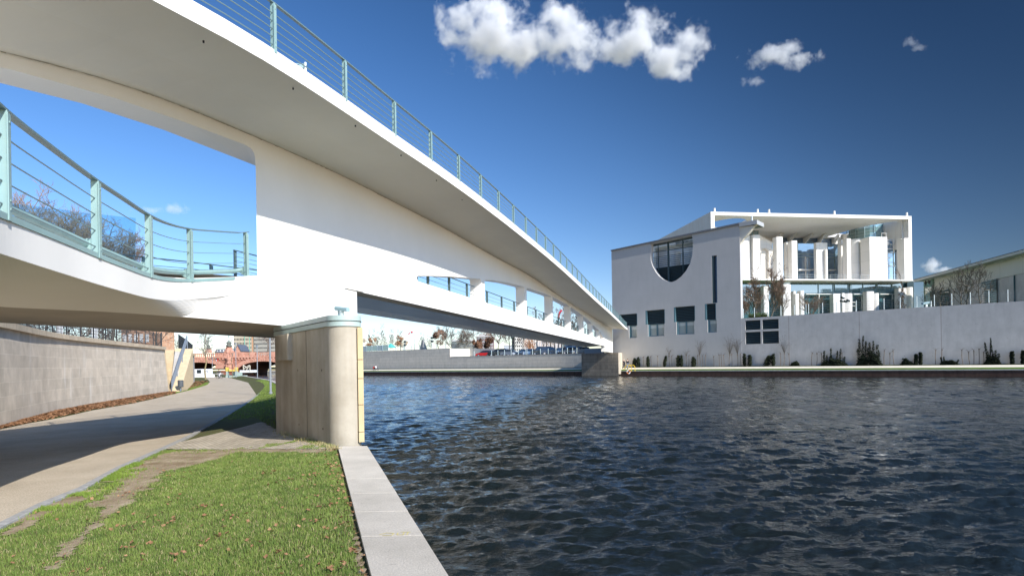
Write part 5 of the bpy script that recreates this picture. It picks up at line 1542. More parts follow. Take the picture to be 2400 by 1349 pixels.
# ladder, lifebuoy at the landing
q = at(1473, 871, 96); r = empty('lifebuoy', q, 'white and orange lifebuoy hung on the bank below the two walkers', 'lifebuoy')
n = 20; ring = [q + Vector((math.cos(6.283 * i / n) * .26, -.05, math.sin(6.283 * i / n) * .26)) for i in range(n + 1)]
for k in range(4): MB().pipe(ring[k * 5:k * 5 + 6], .07, 7).build('ring_segment', M_white if k % 2 else mat('orange', (0.75, 0.2, 0.03), rough=.5), r)
M_yel2 = mat('yellow_rail', (0.75, 0.5, 0.05), rough=.5)
p = at(1477, 862, 97.5); r = empty('ladder_rail', (p.x, p.y, LIP), 'yellow tubular hoop rail of the bank ladder beside the lifebuoy', 'ladder')
for dx in (0, .55):
    b_ = Vector((p.x + .2 + dx, p.y - .2 * dx, LIP - .05)); MB().pipe([b_, b_ + Vector((0, 0, .75)), b_ + Vector((-.2, .1, 1.0)), b_ + Vector((-.8, .5, 1.05)), b_ + Vector((-1.1, .7, .3))], .05, 6).build('hoop', M_yel2, r)
# ================================================================== END BLOCK with the half-round window
M_eb = mat_blocks('fair_faced_concrete', wdir, (0.47, 0.46, 0.45), (0.44, 0.43, 0.42), 4.0, 2.4, mortar=.012, var=.03, stain=.05, mottle=.25, msc=.4, rough=.8, mbump=.15, offset=0)
EB = empty('wall_with_half_round_window', WL.P(12, 1.4, 0), 'grey concrete end block with a half round opening and sloping roof edge above the river', 'building')
c5 = lambda x, y: (1400 + x * .32616, 460 + y * .32616)
cw = lambda x, y: (1500 + x * .19268, 540 + y * .19268)
S = lambda u, v, off=0: WL.sz(u, v, off)
def rect(x0, y0, x1, y1, cv=cw):
    a = S(*cv(x0, y0)); b_ = S(*cv(x1, y1)); c = S(*cv(x0, y1)); d = S(*cv(x1, y0))
    return ((a[0] + c[0]) / 2, (b_[0] + d[0]) / 2, (c[1] + b_[1]) / 2, (a[1] + d[1]) / 2)
sL_ = 0.0; sR_ = S(1736, 700)[0]
zTL = S(1424, 590)[1]; zTR = S(1731, 527)[1]
# half round opening
hc = [(132, 165), (625, 62), (642, 100), (645, 200), (635, 300), (610, 400), (560, 490), (500, 560), (440, 605), (390, 626), (340, 620), (285, 597), (235, 560), (190, 505), (152, 435), (132, 370), (130, 280), (136, 210)]
hole = [S(*cw(*p)) for p in hc]
wins = []
wspec = [  # louvre box, lower window (zoomed px), mullions
    (rect(*[155, 845, 287, 930], cv=c5), rect(228, 933, 282, 1016, cv=c5), 0),
    (rect(65, 965, 303, 1137), rect(97, 1140, 294, 1284), 1),
    (rect(410, 922, 670, 1105), rect(443, 1108, 659, 1260), 1),
    (rect(787, 888, 925, 1083), rect(822, 1086, 933, 1237), 0)]
slot = rect(876, 304, 938, 880)
holes = [hole, [(slot[0], slot[2]), (slot[1], slot[2]), (slot[1], slot[3]), (slot[0], slot[3])]]
for (l, w2, m_) in wspec:
    l0, l1, lz0, lz1 = l; w0, w1, wz0, wz1 = w2
    wz1 = lz0
    holes.append([(w0, wz0), (w1, wz0), (w1, lz0), (l1, lz0), (l1, lz1), (l0, lz1), (l0, lz0), (w0, lz0)] if w1 <= l1 else [(w0, wz0), (w1, wz0), (w1, lz0), (l1, lz0), (l1, lz1), (l0, lz1), (l0, lz0), (w0, lz0)])
fx = [(S(*c5(1062, 970))[0], S(*c5(1306, 970))[0])]
gz0, gz1 = S(*c5(1185, 1060))[1], S(*c5(1185, 880))[1]
outer = [(sL_, .9), (sR_, .9), (sR_, zTR), (sL_, zTL)]
MB().plate(WL, outer, holes, 0, .9).build('wall', M_eb, EB)
M_back = mat('room_dark', (0.03, 0.035, 0.04), rough=.6)
M_lv = mat('louvre_teal', (0.035, 0.065, 0.075), rough=.5, spec=.4)
M_fr = mat('frame_teal', (0.10, 0.19, 0.22), rough=.45)
M_blind = mat('window_blind', (0.40, 0.43, 0.39), rough=.35, spec=.6)
M_blind2 = mat('blind_pale', (0.60, 0.62, 0.60), rough=.5)
def louvre(pl, a0, a1, z0, z1, off, step, root, name='louvre_panel', m_=None, frame=True):
    mb = MB(); z = z0 + step * .3
    while z < z1:
        p = [pl.P(a0, z, off), pl.P(a1, z, off), pl.P(a1, z + step * .55, off + step * .6), pl.P(a0, z + step * .55, off + step * .6)]
        q = [x + Vector((0, 0, .03)) for x in p]
        mb.add(p + q, [(0, 1, 2, 3), (7, 6, 5, 4), (0, 4, 5, 1), (1, 5, 6, 2), (2, 6, 7, 3), (3, 7, 4, 0)]); z += step
    o = mb.build(name, m_ or M_lv, root)
    MB().pbox(pl, a0, a1, z0, z1, off + step * .8, off + step * .8 + .05).build('backing', M_back, o)
    return o
for (l, w2, m_) in wspec:
    l0, l1, lz0, lz1 = l; w0, w1, wz0, wz1 = w2
    louvre(WL, l0 + .32, l1 - .12, lz0 + .05, lz1 - .03, .25, .27, EB)
    wf = MB(); wf.pbox(WL, l0 + .002, l0 + .30, lz0, lz1 - .002, .02, .6); wf.pbox(WL, l1 - .12, l1 - .002, lz0, lz1 - .002, .02, .6)
    wfo = wf.build('louvre_frame', M_fr, EB)
    win = MB().pbox(WL, w0 + .02, w1 - .02, wz0 + .02, lz0 + .04, .55, .62).build('window', M_blind, EB)
    MB().pbox(WL, w0 + .03, w1 - .03, lz0 - (lz0 - wz0) * .32, lz0 - .1, .50, .545).build('blind', M_blind2, win)
    f_ = MB(); f_.pbox(WL, w0 + .002, w0 + .22, wz0, lz0, .15, .54); f_.pbox(WL, w0 + .22, w1, wz0, wz0 + .12, .3, .53)
    f_.pbox(WL, w0 + .22, w1, lz0 - .12, lz0, .3, .49)
    if m_: f_.pbox(WL, (w0 + w1) / 2 - .06, (w0 + w1) / 2 + .12, wz0 + .121, lz0 - .121, .3, .49)
    f_.build('window_frame', M_fr, win)
MB().pbox(WL, slot[0], slot[1], slot[2], slot[3], .6, .65).build('slot_window', glass_mat('slot_glass', (0.06, 0.12, 0.24)), EB)
MB().pbox(WL, slot[0] + .001, slot[0] + .3, slot[2], slot[3], .05, .59).build('slot_frame', MATS['louvre_teal'], EB)
# glazing behind the half round opening
hx0, hx1 = S(*cw(128, 300))[0] - .3, S(*cw(648, 300))[0] + .5
hz0, hzt = S(*cw(390, 626))[1] - .3, S(*cw(625, 62))[1] + .3
g_ = MB().pbox(WL, hx0, hx1, hz0, hzt - .9, 2.6, 2.7).build('atrium_glass', glass_mat('atrium_glass_m', (0.75, 0.80, 0.88), rough=.25), EB)
hl = louvre(WL, hx0, hx1, hz0, S(*cw(390, 410))[1], 1.6, .24, EB, 'half_round_louvre')
mb = MB(); zz_ = S(*cw(390, 400))[1]
for k in range(6): mb.pbox(WL, hx0, hx1, zz_ + .05 + k * .33, zz_ + .13 + k * .33, 1.5, 1.6)
mb.build('open_slats', M_lv, EB)
mb = MB()
for x, w_ in ((222, .06), (345, .28), (522, .12)):
    a = S(*cw(x, 300), 1.3)[0]; mb.pbox(WL, a - w_ / 2, a + w_ / 2, hz0, hzt, 1.2, 1.45)
mb.pbox(WL, hx0, hx1, S(*cw(390, 215))[1], S(*cw(390, 215))[1] + .12, 1.46, 1.6)
mb.build('mullion', M_lv, EB)
MB().pbox(WL, S(*cw(365, 150))[0], hx1, S(*cw(520, 163))[1], S(*cw(520, 130))[1], 2.2, 2.4).build('roof_beam', mat('beam_white', (0.7, 0.76, 0.74), rough=.5), EB)
MB().pbox(WL, hx0, hx1, S(*cw(210, 205))[1], S(*cw(210, 175))[1], 2.2, 2.5).build('roof_beam', MATS['beam_white'], EB)
mb = MB()
for k in range(22): a = S(*cw(370, 110))[0] + k * .24; mb.pbox(WL, a, a + .1, S(*cw(520, 125))[1], S(*cw(520, 98))[1], 2.0, 2.15)
mb.build('roof_fins', M_lv, EB)
MB().pbox(WL, S(*cw(355, 300))[0], S(*cw(410, 300))[0], hz0, S(*cw(380, 240))[1], 2.45, 2.58).build('white_pier', M_white, EB)
# body of the block behind the wall and its sloping roof
MB().plate(WL, [(sL_ + .3, .9), (19.0, .9), (19.0, 17.0), (sL_ + .3, 16.2)], [], 3.2, 10).build('block_body', M_back, EB)
MB().plate(WL, [(sL_, zTL + .004), (sR_ + .002, zTR + .004), (sR_ + .002, zTR + .30), (sL_ , zTL + .22)], [], -.25, 3.1).build('roof_edge', mat('roof_slate_dark', (0.16, 0.165, 0.18), rough=.6), EB)
# roof canopy continuing beyond the wall on a curved bracket
tip = S(1775, 514, 0); c0 = S(1733, 540, 0)
MB().plate(WL, [(sR_ + .003, zTR - .35), (tip[0], tip[1] - .75), (tip[0], tip[1] - .1), (sR_ + .003, zTR + .30)], [], -.2, 3.0).build('canopy_slab', mat('canopy_grey', (0.36, 0.37, 0.38), rough=.8), EB)
br_ = [(sR_ + .003, zTR - .353), (sR_ + .003, S(1735, 573)[1])] + [S(*c5(x, y)) for x, y in ((1030, 330), (1050, 300), (1075, 275), (1100, 245), (1122, 215), (1140, 190))] + [(tip[0] - .3, tip[1] - .86)]
MB().plate(WL, br_, [], .1, .8).build('curved_bracket', mat('bracket_cream', (0.62, 0.58, 0.50), rough=.85), EB)
a = S(*c5(1103, 150)); MB().tube(WL.P(a[0], a[1] - 1.0, .5), WL.P(a[0], a[1] + .3, .5), .14, .1, 7).build('roof_vent', Mc, EB)

# ---- the long river wall
RWo = empty('river_wall', WL.P(40, 1.4, 0), 'long plain grey concrete wall behind the far bank path carrying the garden terrace', 'wall')
sF0, sF1 = S(*c5(1040, 1000))[0], S(*c5(1310, 1000))[0]
zTop = (S(1900, 735)[1] + S(2380, 704)[1]) / 2
l0, l1 = S(*c5(1062, 900))[0], S(*c5(1302, 900))[0]
lm0, lm1 = S(*c5(1171, 900))[0], S(*c5(1184, 900))[0]
z1_, z2_, z3_, z4_ = S(*c5(1180, 886))[1], S(*c5(1180, 955))[1], S(*c5(1180, 970))[1], S(*c5(1180, 1058))[1]
holes = [[(l0, z4_), (lm0, z4_), (lm0, z3_), (l0, z3_)], [(lm1, z4_), (l1, z4_), (l1, z3_), (lm1, z3_)], [(l0, z2_), (lm0, z2_), (lm0, z1_), (l0, z1_)], [(lm1, z2_), (l1, z2_), (l1, z1_), (lm1, z1_)]]
M_rw = mat_blocks('river_wall_concrete', wdir, (0.56, 0.54, 0.52), (0.36, 0.30, 0.27), 9.5, 30, mortar=.04, var=.04, stain=.12, mottle=.6, msc=.8, rough=.8, mbump=.3, offset=0)
MB().plate(WL, [(sR_ + .004, .9), (140, .9), (140, zTop), (sR_ + .004, zTop - .1)], holes, .02, 1.0).build('wall_body', M_rw, RWo)
for h_ in holes: louvre(WL, h_[0][0] + .01, h_[1][0] - .01, h_[0][1] + .05, h_[2][1] - .03, .15, .27, RWo)
mb = MB(); rnd = random.Random(12)
for i in range(46):
    for j, z in enumerate((2.6, 4.6, 6.6)):
        a = sR_ + 2 + i * 1.55
        if a > l0 - .5 and a < l1 + .5 and z > 3: continue
        if rnd.random() < .35: continue
        c = WL.P(a, z + rnd.uniform(-.03, .03), .018); mb.tube(c, c + WL.n * .012, .035, .035, 6)
tag(mb.build('tie_holes', MATS['joint_dark'], RWo), kind='stuff')
# terrace railing on top
tr = empty('terrace_railing', WL.P(40, zTop, .4), 'wire railing with pale posts along the top of the river wall', 'railing')
mb = MB()
for z in (.3, .55, .8, 1.05, 1.28): mb.tube(WL.P(sR_, zTop + z, .4), WL.P(139, zTop + z, .4), .014, .014, 4)
mb.build('wires', mat('wire_grey', (0.35, 0.38, 0.38), rough=.4, metal=.3), tr)
us = [1742, 1768, 1799, 1830, 1862, 1889, 1895, 1928, 1961, 2007, 2072, 2110, 2149, 2190, 2231, 2274.5, 2318, 2362.5]
for u in us: s_ = S(u, 720, .4)[0]; MB().tube(WL.P(s_, zTop, .4), WL.P(s_, zTop + 1.5, .4), .055, .055, 6).build('post', Mc, tr)
for k in range(8): s_ = 59 + 2.6 * k; MB().tube(WL.P(s_, zTop, .4), WL.P(s_, zTop + 1.5, .4), .055, .055, 6).build('post', Mc, tr)
q = WL.P(S(2171, 715, 1.0)[0], zTop, 1.0)
sec_camera(q, math.radians(180), 2.2, 'small pale security camera on the terrace right of the big building')

# ================================================================== THE BIG CUBE BUILDING
def ptp(u, H_, v):  # corner at height H_ above the eye
    d = ray(u, v); k = H_ / d.z; return Vector((d.x * k, d.y * k, 0))
cl, cr = ptp(1665.7, 33.0, 496), ptp(2136.3, 33.0, 506.3)
CP = PL(cl[:2], (cr - cl)[:2])
CW = (cr - cl).length
c6 = lambda x, y: (1650 + x * .23724, 460 + y * .23724)
def cz(x, y, off=0.0): return CP.sz(*c6(x, y), off)
CB = empty('glass_fronted_cube_building', CP.P(25, 8.3, 5), 'large white cube shaped government building with deep open portico, tall slabs and blue glass', 'building')
M_cc = mat('white_concrete', (0.80, 0.775, 0.73), rough=.75, var=.05, scale=.25, streak=.05)
M_cw = mat_blocks('panelled_concrete', (CP.d.x, CP.d.y), (0.80, 0.77, 0.72), (0.62, 0.59, 0.54), 3.4, 2.3, mortar=.03, var=.04, rough=.8, mbump=.2, offset=0, mottle=.2, msc=.3)
M_gb = glass_mat('blue_glazing', (0.16, 0.28, 0.42), rough=.04, var=.3)
M_gt = glass_mat('teal_glazing', (0.05, 0.13, 0.15), rough=.05, var=.25)
M_fin = mat('mullion_grey', (0.28, 0.38, 0.40), rough=.4)
ZT = EYE + 33.0
zb = 8.3
# roof slab with cut-outs (in plan: s, off)
def plan_plate(poly, holes, z0, z1, name, m_, root):
    loops = [poly] + holes; pts = [p for l in loops for p in l]; n = len(pts)
    tri = tessellate_polygon([[Vector((p[0], p[1], 0)) for p in l] for l in loops])
    vs = [CP.P(p[0], z0, p[1]) for p in pts] + [CP.P(p[0], z1, p[1]) for p in pts]
    fs = [tuple(int(i) for i in t) for t in tri] + [tuple(int(i) + n for i in reversed(t)) for t in tri]
    k = 0
    for l in loops:
        m2 = len(l)
        for i in range(m2): a, b_ = k + i, k + (i + 1) % m2; fs.append((a, b_, b_ + n, a + n))
        k += m2
    return MB().add(vs, fs).build(name, m_, root)
el_ = [(7.9 + 4.4 * math.cos(t), 8.6 + 6.2 * math.sin(t)) for t in np.linspace(0, 2 * math.pi, 28, endpoint=False)]
tri_ = [(CW - 2.3, 2.2), (CW - 5.4, 6.2), (CW - 6.8, 12.5), (CW - 7.2, 20), (CW - 1.2, 20), (CW - 1.2, 2.6)]
tfront = cz(1100, 157)[1] - cz(1100, 181)[1]
plan_plate([(0, 0), (CW, 0), (CW, 34), (0, 34)], [el_, tri_], ZT - .75, ZT, 'roof_slab', M_cc, CB)
for x, y in ((104, 152), (530, 152), (642, 155), (1287, 165), (2003, 192)):
    a, z = cz(x, y, .6); MB().tube(CP.P(a, ZT + .003, .6), CP.P(a, ZT + .95, .6), .26, .22, 8).build('roof_bollard', M_cc, CB)
# left frame pillar and left side wall with cut-out
x0 = cz(66, 230)[0]; x1 = cz(105, 230)[0]
MB().pbox(CP, 0, x1, zb, ZT - .753, 0, 1.2).build('left_frame_pillar', M_cc, CB)
MB().pbox(CP, 0, .7, 20, ZT - .753, 1.203, 34).build('left_side_wall', M_cc, CB)
# right frame: narrow above, broad below
rx0 = cz(2021, 300)[0]; bx0 = cz(1980, 600)[0]; zq = cz(2000, 412)[1]; zs = cz(1900, 822)[1]
MB().plate(CP, [(bx0, zs), (CW, zs), (CW, ZT - .753), (rx0, ZT - .753), (rx0, zq), (bx0, zq)], [], 0, 1.6).build('right_frame_pillar', M_cw, CB)
MB().pbox(CP, CW - 1.15, CW, zq - 2, ZT - .753, 1.603, 34).build('right_side_wall', M_cc, CB)
MB().pbox(CP, cz(1950, 600, 1.2)[0], bx0 - .003, zs, cz(1960, 418, 1.2)[1], 1.0, 2.2).build('pillar_return', M_cc, CB)
# terrace slab
MB().pbox(CP, cz(330, 825)[0], CW + .2, cz(1200, 834)[1], cz(1200, 820)[1], -.6, 26).build('terrace_slab', M_cc, CB)
ztr = cz(1200, 820)[1]
tro = MB()
for z in (.55, 1.1): tro.tube(CP.P(cz(800, 800)[0], ztr + z, .1), CP.P(cz(1640, 800)[0], ztr + z, .1), .03, .03, 4); tro.tube(CP.P(cz(1830, 800)[0], ztr + z, .1), CP.P(cz(1975, 800)[0], ztr + z, .1), .03, .03, 4)
for x in list(range(800, 1640, 75)) + [1850, 1910, 1970]: a = cz(x, 800)[0]; tro.tube(CP.P(a, ztr, .1), CP.P(a, ztr + 1.12, .1), .035, .035, 4)
tro.build('terrace_handrail', MATS['wire_grey'], CB)
# back facades
MB().pbox(CP, 3, CW - 2, zb, ZT - .753, 24, 25).build('back_wall', M_cc, CB)
def px_box(name, x0, x1, y0, y1, off, depth, m_, bevel=0):
    a0 = cz(x0, (y0 + y1) / 2, off)[0]; a1 = cz(x1, (y0 + y1) / 2, off)[0]; zt = cz((x0 + x1) / 2, y0, off)[1]
    z0 = cz((x0 + x1) / 2, y1, off)[1] if y1 < 818 or y0 > 830 else ztr + .003
    return MB().pbox(CP, a0, a1, z0, zt, off, off + depth).build(name, m_, CB, bevel=bevel)
def glazing(name, x0, x1, y0, y1, off, vs_, hs_, m_, depth=.1):
    g = px_box(name, x0, x1, y0, y1, off, depth, m_)
    mb = MB(); zt = cz((x0 + x1) / 2, y0, off)[1]; z0 = cz((x0 + x1) / 2, y1, off)[1] if (y1 < 818 or y0 > 830) else ztr + .003
    for x in vs_: a = cz(x, (y0 + y1) / 2, off)[0]; mb.pbox(CP, a - .07, a + .07, z0, zt, off - .14, off - .003)
    for y in hs_: z = cz((x0 + x1) / 2, y, off)[1]; a0 = cz(x0, y, off)[0]; a1 = cz(x1, y, off)[0]; mb.pbox(CP, a0, a1, z - .07, z + .07, off - .12, off - .003)
    if vs_ or hs_: mb.build('mullion', M_fin, g)
    return g
glazing('upper_glazing', 700, 1280, 393, 475, 22, (780, 985, 1136, 1270), (), M_gb)
glazing('main_glazing', 675, 1362, 466, 820, 13, (720, 790, 925, 1110, 1220, 1290, 1355), (570, 600), M_gb)
# brighter mullions in the middle bay
a = cz(1007, 700, 12)[0]; MB().pbox(CP, a - .12, a + .12, ztr, cz(1007, 596, 12)[1], 12, 12.2).build('white_mullion', M_cc, CB)
for (xa, xb) in ((925, 1068), (1228, 1290)): MB().pbox(CP, cz(xa, 725, 11)[0], cz(xb, 725, 11)[0], cz(1000, 732, 11)[1], cz(1000, 722, 11)[1], 10.4, 11.99).build('white_transom', M_cc, CB)
# canopy fins beneath the roof
for x0_, x1_, w_ in ((700, 735, 1), (820, 880, 1), (975, 1040, 1), (1120, 1165, 1), (1270, 1300, 1)):
    a0 = cz(x0_, 385, 22)[0]; a1 = cz(x1_, 325, 17)[0]
    p = [CP.P(a0, ZT - .76, 22), CP.P(a0 + .5, ZT - .76, 22), CP.P(a1 + .5, ZT - .76, 16), CP.P(a1, ZT - .76, 16)]
    q = [CP.P(a0, ZT - 2.6, 22), CP.P(a0 + .5, ZT - 2.6, 22), CP.P(a1 + .5, ZT - 1.0, 16), CP.P(a1, ZT - 1.0, 16)]
    MB().add(p + q, [(0, 1, 2, 3), (7, 6, 5, 4), (0, 4, 5, 1), (1, 5, 6, 2), (2, 6, 7, 3), (3, 7, 4, 0)]).build('soffit_fin', M_cc, CB)
px_box('upper_left_wall', 540, 700, 372, 470, 21, .8, M_cc)
px_box('upper_right_wall', 1280, 1450, 372, 480, 21, .8, M_cc)
# tall slabs (stelae)
def rounded_slab(name, x0, x1, y0, off, depth, m_=None, bulge=.35, y1=818):
    a0 = cz(x0, (y0 + y1) / 2, off)[0]; a1 = cz(x1, (y0 + y1) / 2, off)[0]; zt = cz((x0 + x1) / 2, y0, off)[1]
    z0 = ztr + .003 if y1 == 818 else cz((x0 + x1) / 2, y1, off)[1]
    n = 8; w_ = a1 - a0
    pts = [(a0 + w_ * i / n, -.45 * bulge * math.sin(math.pi * i / n)) for i in range(n + 1)] + [(a1, depth), (a0, depth)]
    vs = [CP.P(p[0], z0, off + p[1]) for p in pts] + [CP.P(p[0], zt, off + p[1]) for p in pts]
    m2 = len(pts); tri = tessellate_polygon([[Vector((p[0], p[1], 0)) for p in pts]])
    fs = [tuple(int(i) for i in t) for t in tri] + [tuple(int(i) + m2 for i in reversed(t)) for t in tri] + [(i, (i + 1) % m2, (i + 1) % m2 + m2, i + m2) for i in range(m2)]
    return MB().add(vs, fs).build(name, m_ or M_cw, CB)
rounded_slab('curved_wall', 346, 462, 390, 6, 1.2, bulge=1.0)
px_box('recessed_panel', 446, 495, 388, 818, 7.5, .6, M_cc)
px_box('tall_slab', 488, 556, 381, 818, 5, 1.5, M_cw)
# wing wall with sloping, curved top and a niche
pts = [(556, 818), (682, 818), (680, 530), (662, 500), (640, 478), (610, 450), (580, 436), (556, 430)]
niche = [(566, 812), (640, 812), (640, 535), (622, 518), (602, 513), (582, 518), (566, 530)]
W1 = [cz(*p, 8) for p in pts]; W1[0] = (W1[0][0], ztr + .003); W1[1] = (W1[1][0], ztr + .003)
N1 = [cz(*p, 8) for p in niche]
MB().plate(CP, W1, [N1], 8, 9).build('arched_wing_wall', M_cw, CB)
MB().plate(CP, N1, [], 8.7, 8.95).build('niche_back', M_cc, CB)
MB().plate(CP, [cz(*p, 9.5) for p in ((500, 395), (556, 385), (672, 455), (672, 560), (560, 560))], [], 9.5, 10.2).build('stair_parapet', M_cc, CB)
px_box('teal_roof_light', 470, 540, 315, 384, 14, 3, M_gt)
rounded_slab('white_column', 718, 780, 400, 3, 1.6, bulge=.5)
px_box('grey_slab', 815, 868, 450, 818, 6, 1.0, M_cc)
rounded_slab('white_column', 868, 922, 438, 4, 1.4, bulge=.4)
px_box('broad_slab', 1112, 1220, 457, 818, 7.5, 1.0, M_cw)
px_box('slim_slab', 1204, 1222, 522, 818, 6.8, .6, M_cc)
px_box('grey_slab', 1356, 1420, 430, 818, 6.5, 1.2, M_cw)
px_box('white_column', 1414, 1452, 415, 818, 4.0, 1.5, M_cc)
px_box('attic_pier', 1376, 1414, 372, 455, 10, 1.0, M_cc)
# quarter-round drum wall
n = 16; a0 = cz(1450, 600, 5)[0]; a1 = cz(1644, 600, 5)[0]; zt = cz(1560, 436, 7)[1]
rows = []
for z in (ztr + .003, zt):
    rows.append([CP.P(a0 + (a1 - a0) * i / n, z, 9.5 - 4.5 * math.sin(math.pi * (.15 + .85 * i / n))) for i in range(n + 1)])
o = MB().grid(rows).build('drum_wall', M_cw, CB); sm_ = o.modifiers.new('t', 'SOLIDIFY'); sm_.thickness = .6
px_box('broad_white_slab', 1638, 1812, 400, 818, 1.5, 3.0, M_cw)
mb = MB()
for x in (1755, 1800): a = cz(x, 400, 2)[0]; z = cz(x, 400, 2)[1]; mb.tube(CP.P(a, z, 2), CP.P(a, z + .9, 2), .05, .05, 5)
a0_ = cz(1755, 400, 2)[0]; a1_ = cz(1800, 400, 2)[0]; z = cz(1780, 400, 2)[1]
mb.tube(CP.P(a0_, z + .85, 2), CP.P(a1_, z + .85, 2), .05, .05, 5); mb.build('roof_ladder_hoop', M_cc, CB)
gl = glazing('stair_glazing', 1806, 1952, 425, 818, 4.5, (1872,), (480, 555, 688), M_gb)
for y0_ in (432, 516, 650):
    mb = MB()
    for yy_ in (0, 40): mb.pbox(CP, cz(1808, 500, 3.6)[0], cz(1872, 500, 3.6)[0], cz(1840, y0_ + yy_ + 5, 3.6)[1], cz(1840, y0_ + yy_, 3.6)[1], 3.4, 3.6)
    a = cz(1872, 500, 3.6)[0]; mb.pbox(CP, a - .08, a + .08, cz(1840, y0_ + 45, 3.6)[1], cz(1840, y0_, 3.6)[1], 3.4, 3.6)
    mb.build('balcony_frame', M_cc, CB)
for y_ in (455, 605, 675, 740): MB().pbox(CP, cz(1806, 500, 3.6)[0], cz(1830, 500, 3.6)[0], cz(1840, y_ + 5, 3.6)[1], cz(1840, y_, 3.6)[1], 3.4, 3.6).build('balcony_rail', M_cc, CB)
px_box('dark_shaft', 1895, 1952, 440, 818, 4.35, .12, mat('dark_cladding', (0.06, 0.07, 0.075), rough=.4))
# glass drum under the roof and dark glass beside it
a = cz(1615, 400, 12)[0]; c = CP.P(a, cz(1600, 438, 12)[1], 12)
hgt = cz(1610, 315, 12)[1] - c.z
MB().lathe(c, [(4.6, 0), (4.6, hgt)], 22).build('glass_drum', glass_mat('drum_glass', (0.18, 0.32, 0.32)), CB)
mb = MB()
for k in range(5): mb.lathe(c + Vector((0, 0, hgt * k / 4 - .05)), [(4.68, 0), (4.68, .12)], 22)
for k in range(14): t = 2 * math.pi * k / 14; mb.tube(c + Vector((4.66 * math.cos(t), 4.66 * math.sin(t), 0)), c + Vector((4.66 * math.cos(t), 4.66 * math.sin(t), hgt)), .06, .06, 4)
mb.build('drum_frame', M_fin, CB)
glazing('attic_glazing', 1440, 1570, 345, 440, 16, (1470, 1512, 1560), (), M_gt)
# lower storeys
glazing('ground_floor_glazing', 330, 2074, 836, 1240, 3, (1130, 1275, 1290, 1425, 1440, 1570, 1700, 1712, 1855, 2003), (958,), M_gt)
mb = MB()
for (xa, xb, ya, yb) in ((1295, 1425, 905, 950), (1445, 1460, 842, 950), (1540, 1700, 910, 950), (1712, 1850, 905, 955), (1855, 1925, 880, 955), (1170, 1272, 915, 950)):
    y_ = ya
    while y_ < yb: mb.pbox(CP, cz(xa, y_, 2.7)[0], cz(xb, y_, 2.7)[0], cz(1500, y_ + 3, 2.7)[1], cz(1500, y_, 2.7)[1], 2.6, 2.7); y_ += 8
mb.build('sun_blind', mat('blind_slats', (0.30, 0.42, 0.42), rough=.5), CB)
for xa, xb in ((1000, 1275), (1470, 1610), (1730, 1890)): MB().pbox(CP, cz(xa, 965, 2.4)[0], cz(xb, 965, 2.4)[0], cz(1500, 970, 2.4)[1], cz(1500, 963, 2.4)[1], 2.0, 2.59).build('white_transom', M_cc, CB)
for x in (1130, 1575, 1857): a = cz(x, 967, 2.4)[0]; MB().pbox(CP, a - .09, a + .09, cz(x, 1015, 2.4)[1], cz(x, 971, 2.4)[1], 2.1, 2.3).build('white_hanger', M_cc, CB)
px_box('corner_shaft', 2010, 2074, 840, 1100, 2.2, .5, mat('corner_dark', (0.02, 0.04, 0.045), rough=.3))
for nm, x0_, x1_, y0_, off, b_ in (('white_column', 782, 858, 836, .5, .5), ('white_column', 592, 640, 880, 1.0, .3), ('slim_slab', 888, 908, 936, 1.6, .1), ('slim_slab', 905, 940, 960, .8, .2), ('white_column', 955, 990, 930, .6, .3), ('broad_slab', 1280, 1372, 960, .4, 0), ('slim_slab', 1368, 1392, 953, 0, 0), ('rounded_pier', 1392, 1466, 958, .8, 1.0), ('white_column', 1610, 1680, 938, .3, .5), ('rounded_pier', 1682, 1728, 955, .9, .6), ('white_column', 1925, 2002, 906, .3, .5), ('rounded_pier', 2008, 2065, 897, .4, .7)):
    rounded_slab(nm, x0_, x1_, y0_, off, 1.3, bulge=b_, y1=1240, m_=M_cw if x1_ - x0_ > 60 else M_cc)
# pole with cameras on the terrace
q = CP.P(cz(1500, 1130, -8)[0], zb, -8)
r = empty('camera_pole', q, 'white bracket pole with dark camera heads in front of the glass facade', 'camera mast')
zc = cz(1500, 1045, -8)[1]
mb = MB(); mb.tube(q, Vector((q.x, q.y, zc)), .13, .13, 7); mb.tube(Vector((q.x, q.y, zc)), Vector((q.x - 1.6, q.y, zc)), .1, .1, 6); mb.tube(Vector((q.x - .8, q.y, zc - .8)), Vector((q.x - .8, q.y, zc - 4.5)), .06, .06, 6); mb.tube(Vector((q.x - .8, q.y, zc - .8)), Vector((q.x, q.y, zc - .8)), .06, .06, 6); mb.build('mast', M_cc, r)
for dx, dz in ((-1.3, .3), (-1.9, .1), (-2.5, .9), (-2.7, .2)): MB().tube(Vector((q.x + dx, q.y, zc + dz)), Vector((q.x + dx - .7, q.y - .2, zc + dz + .15)), .2, .26, 8).build('camera_head', Mcd, r)

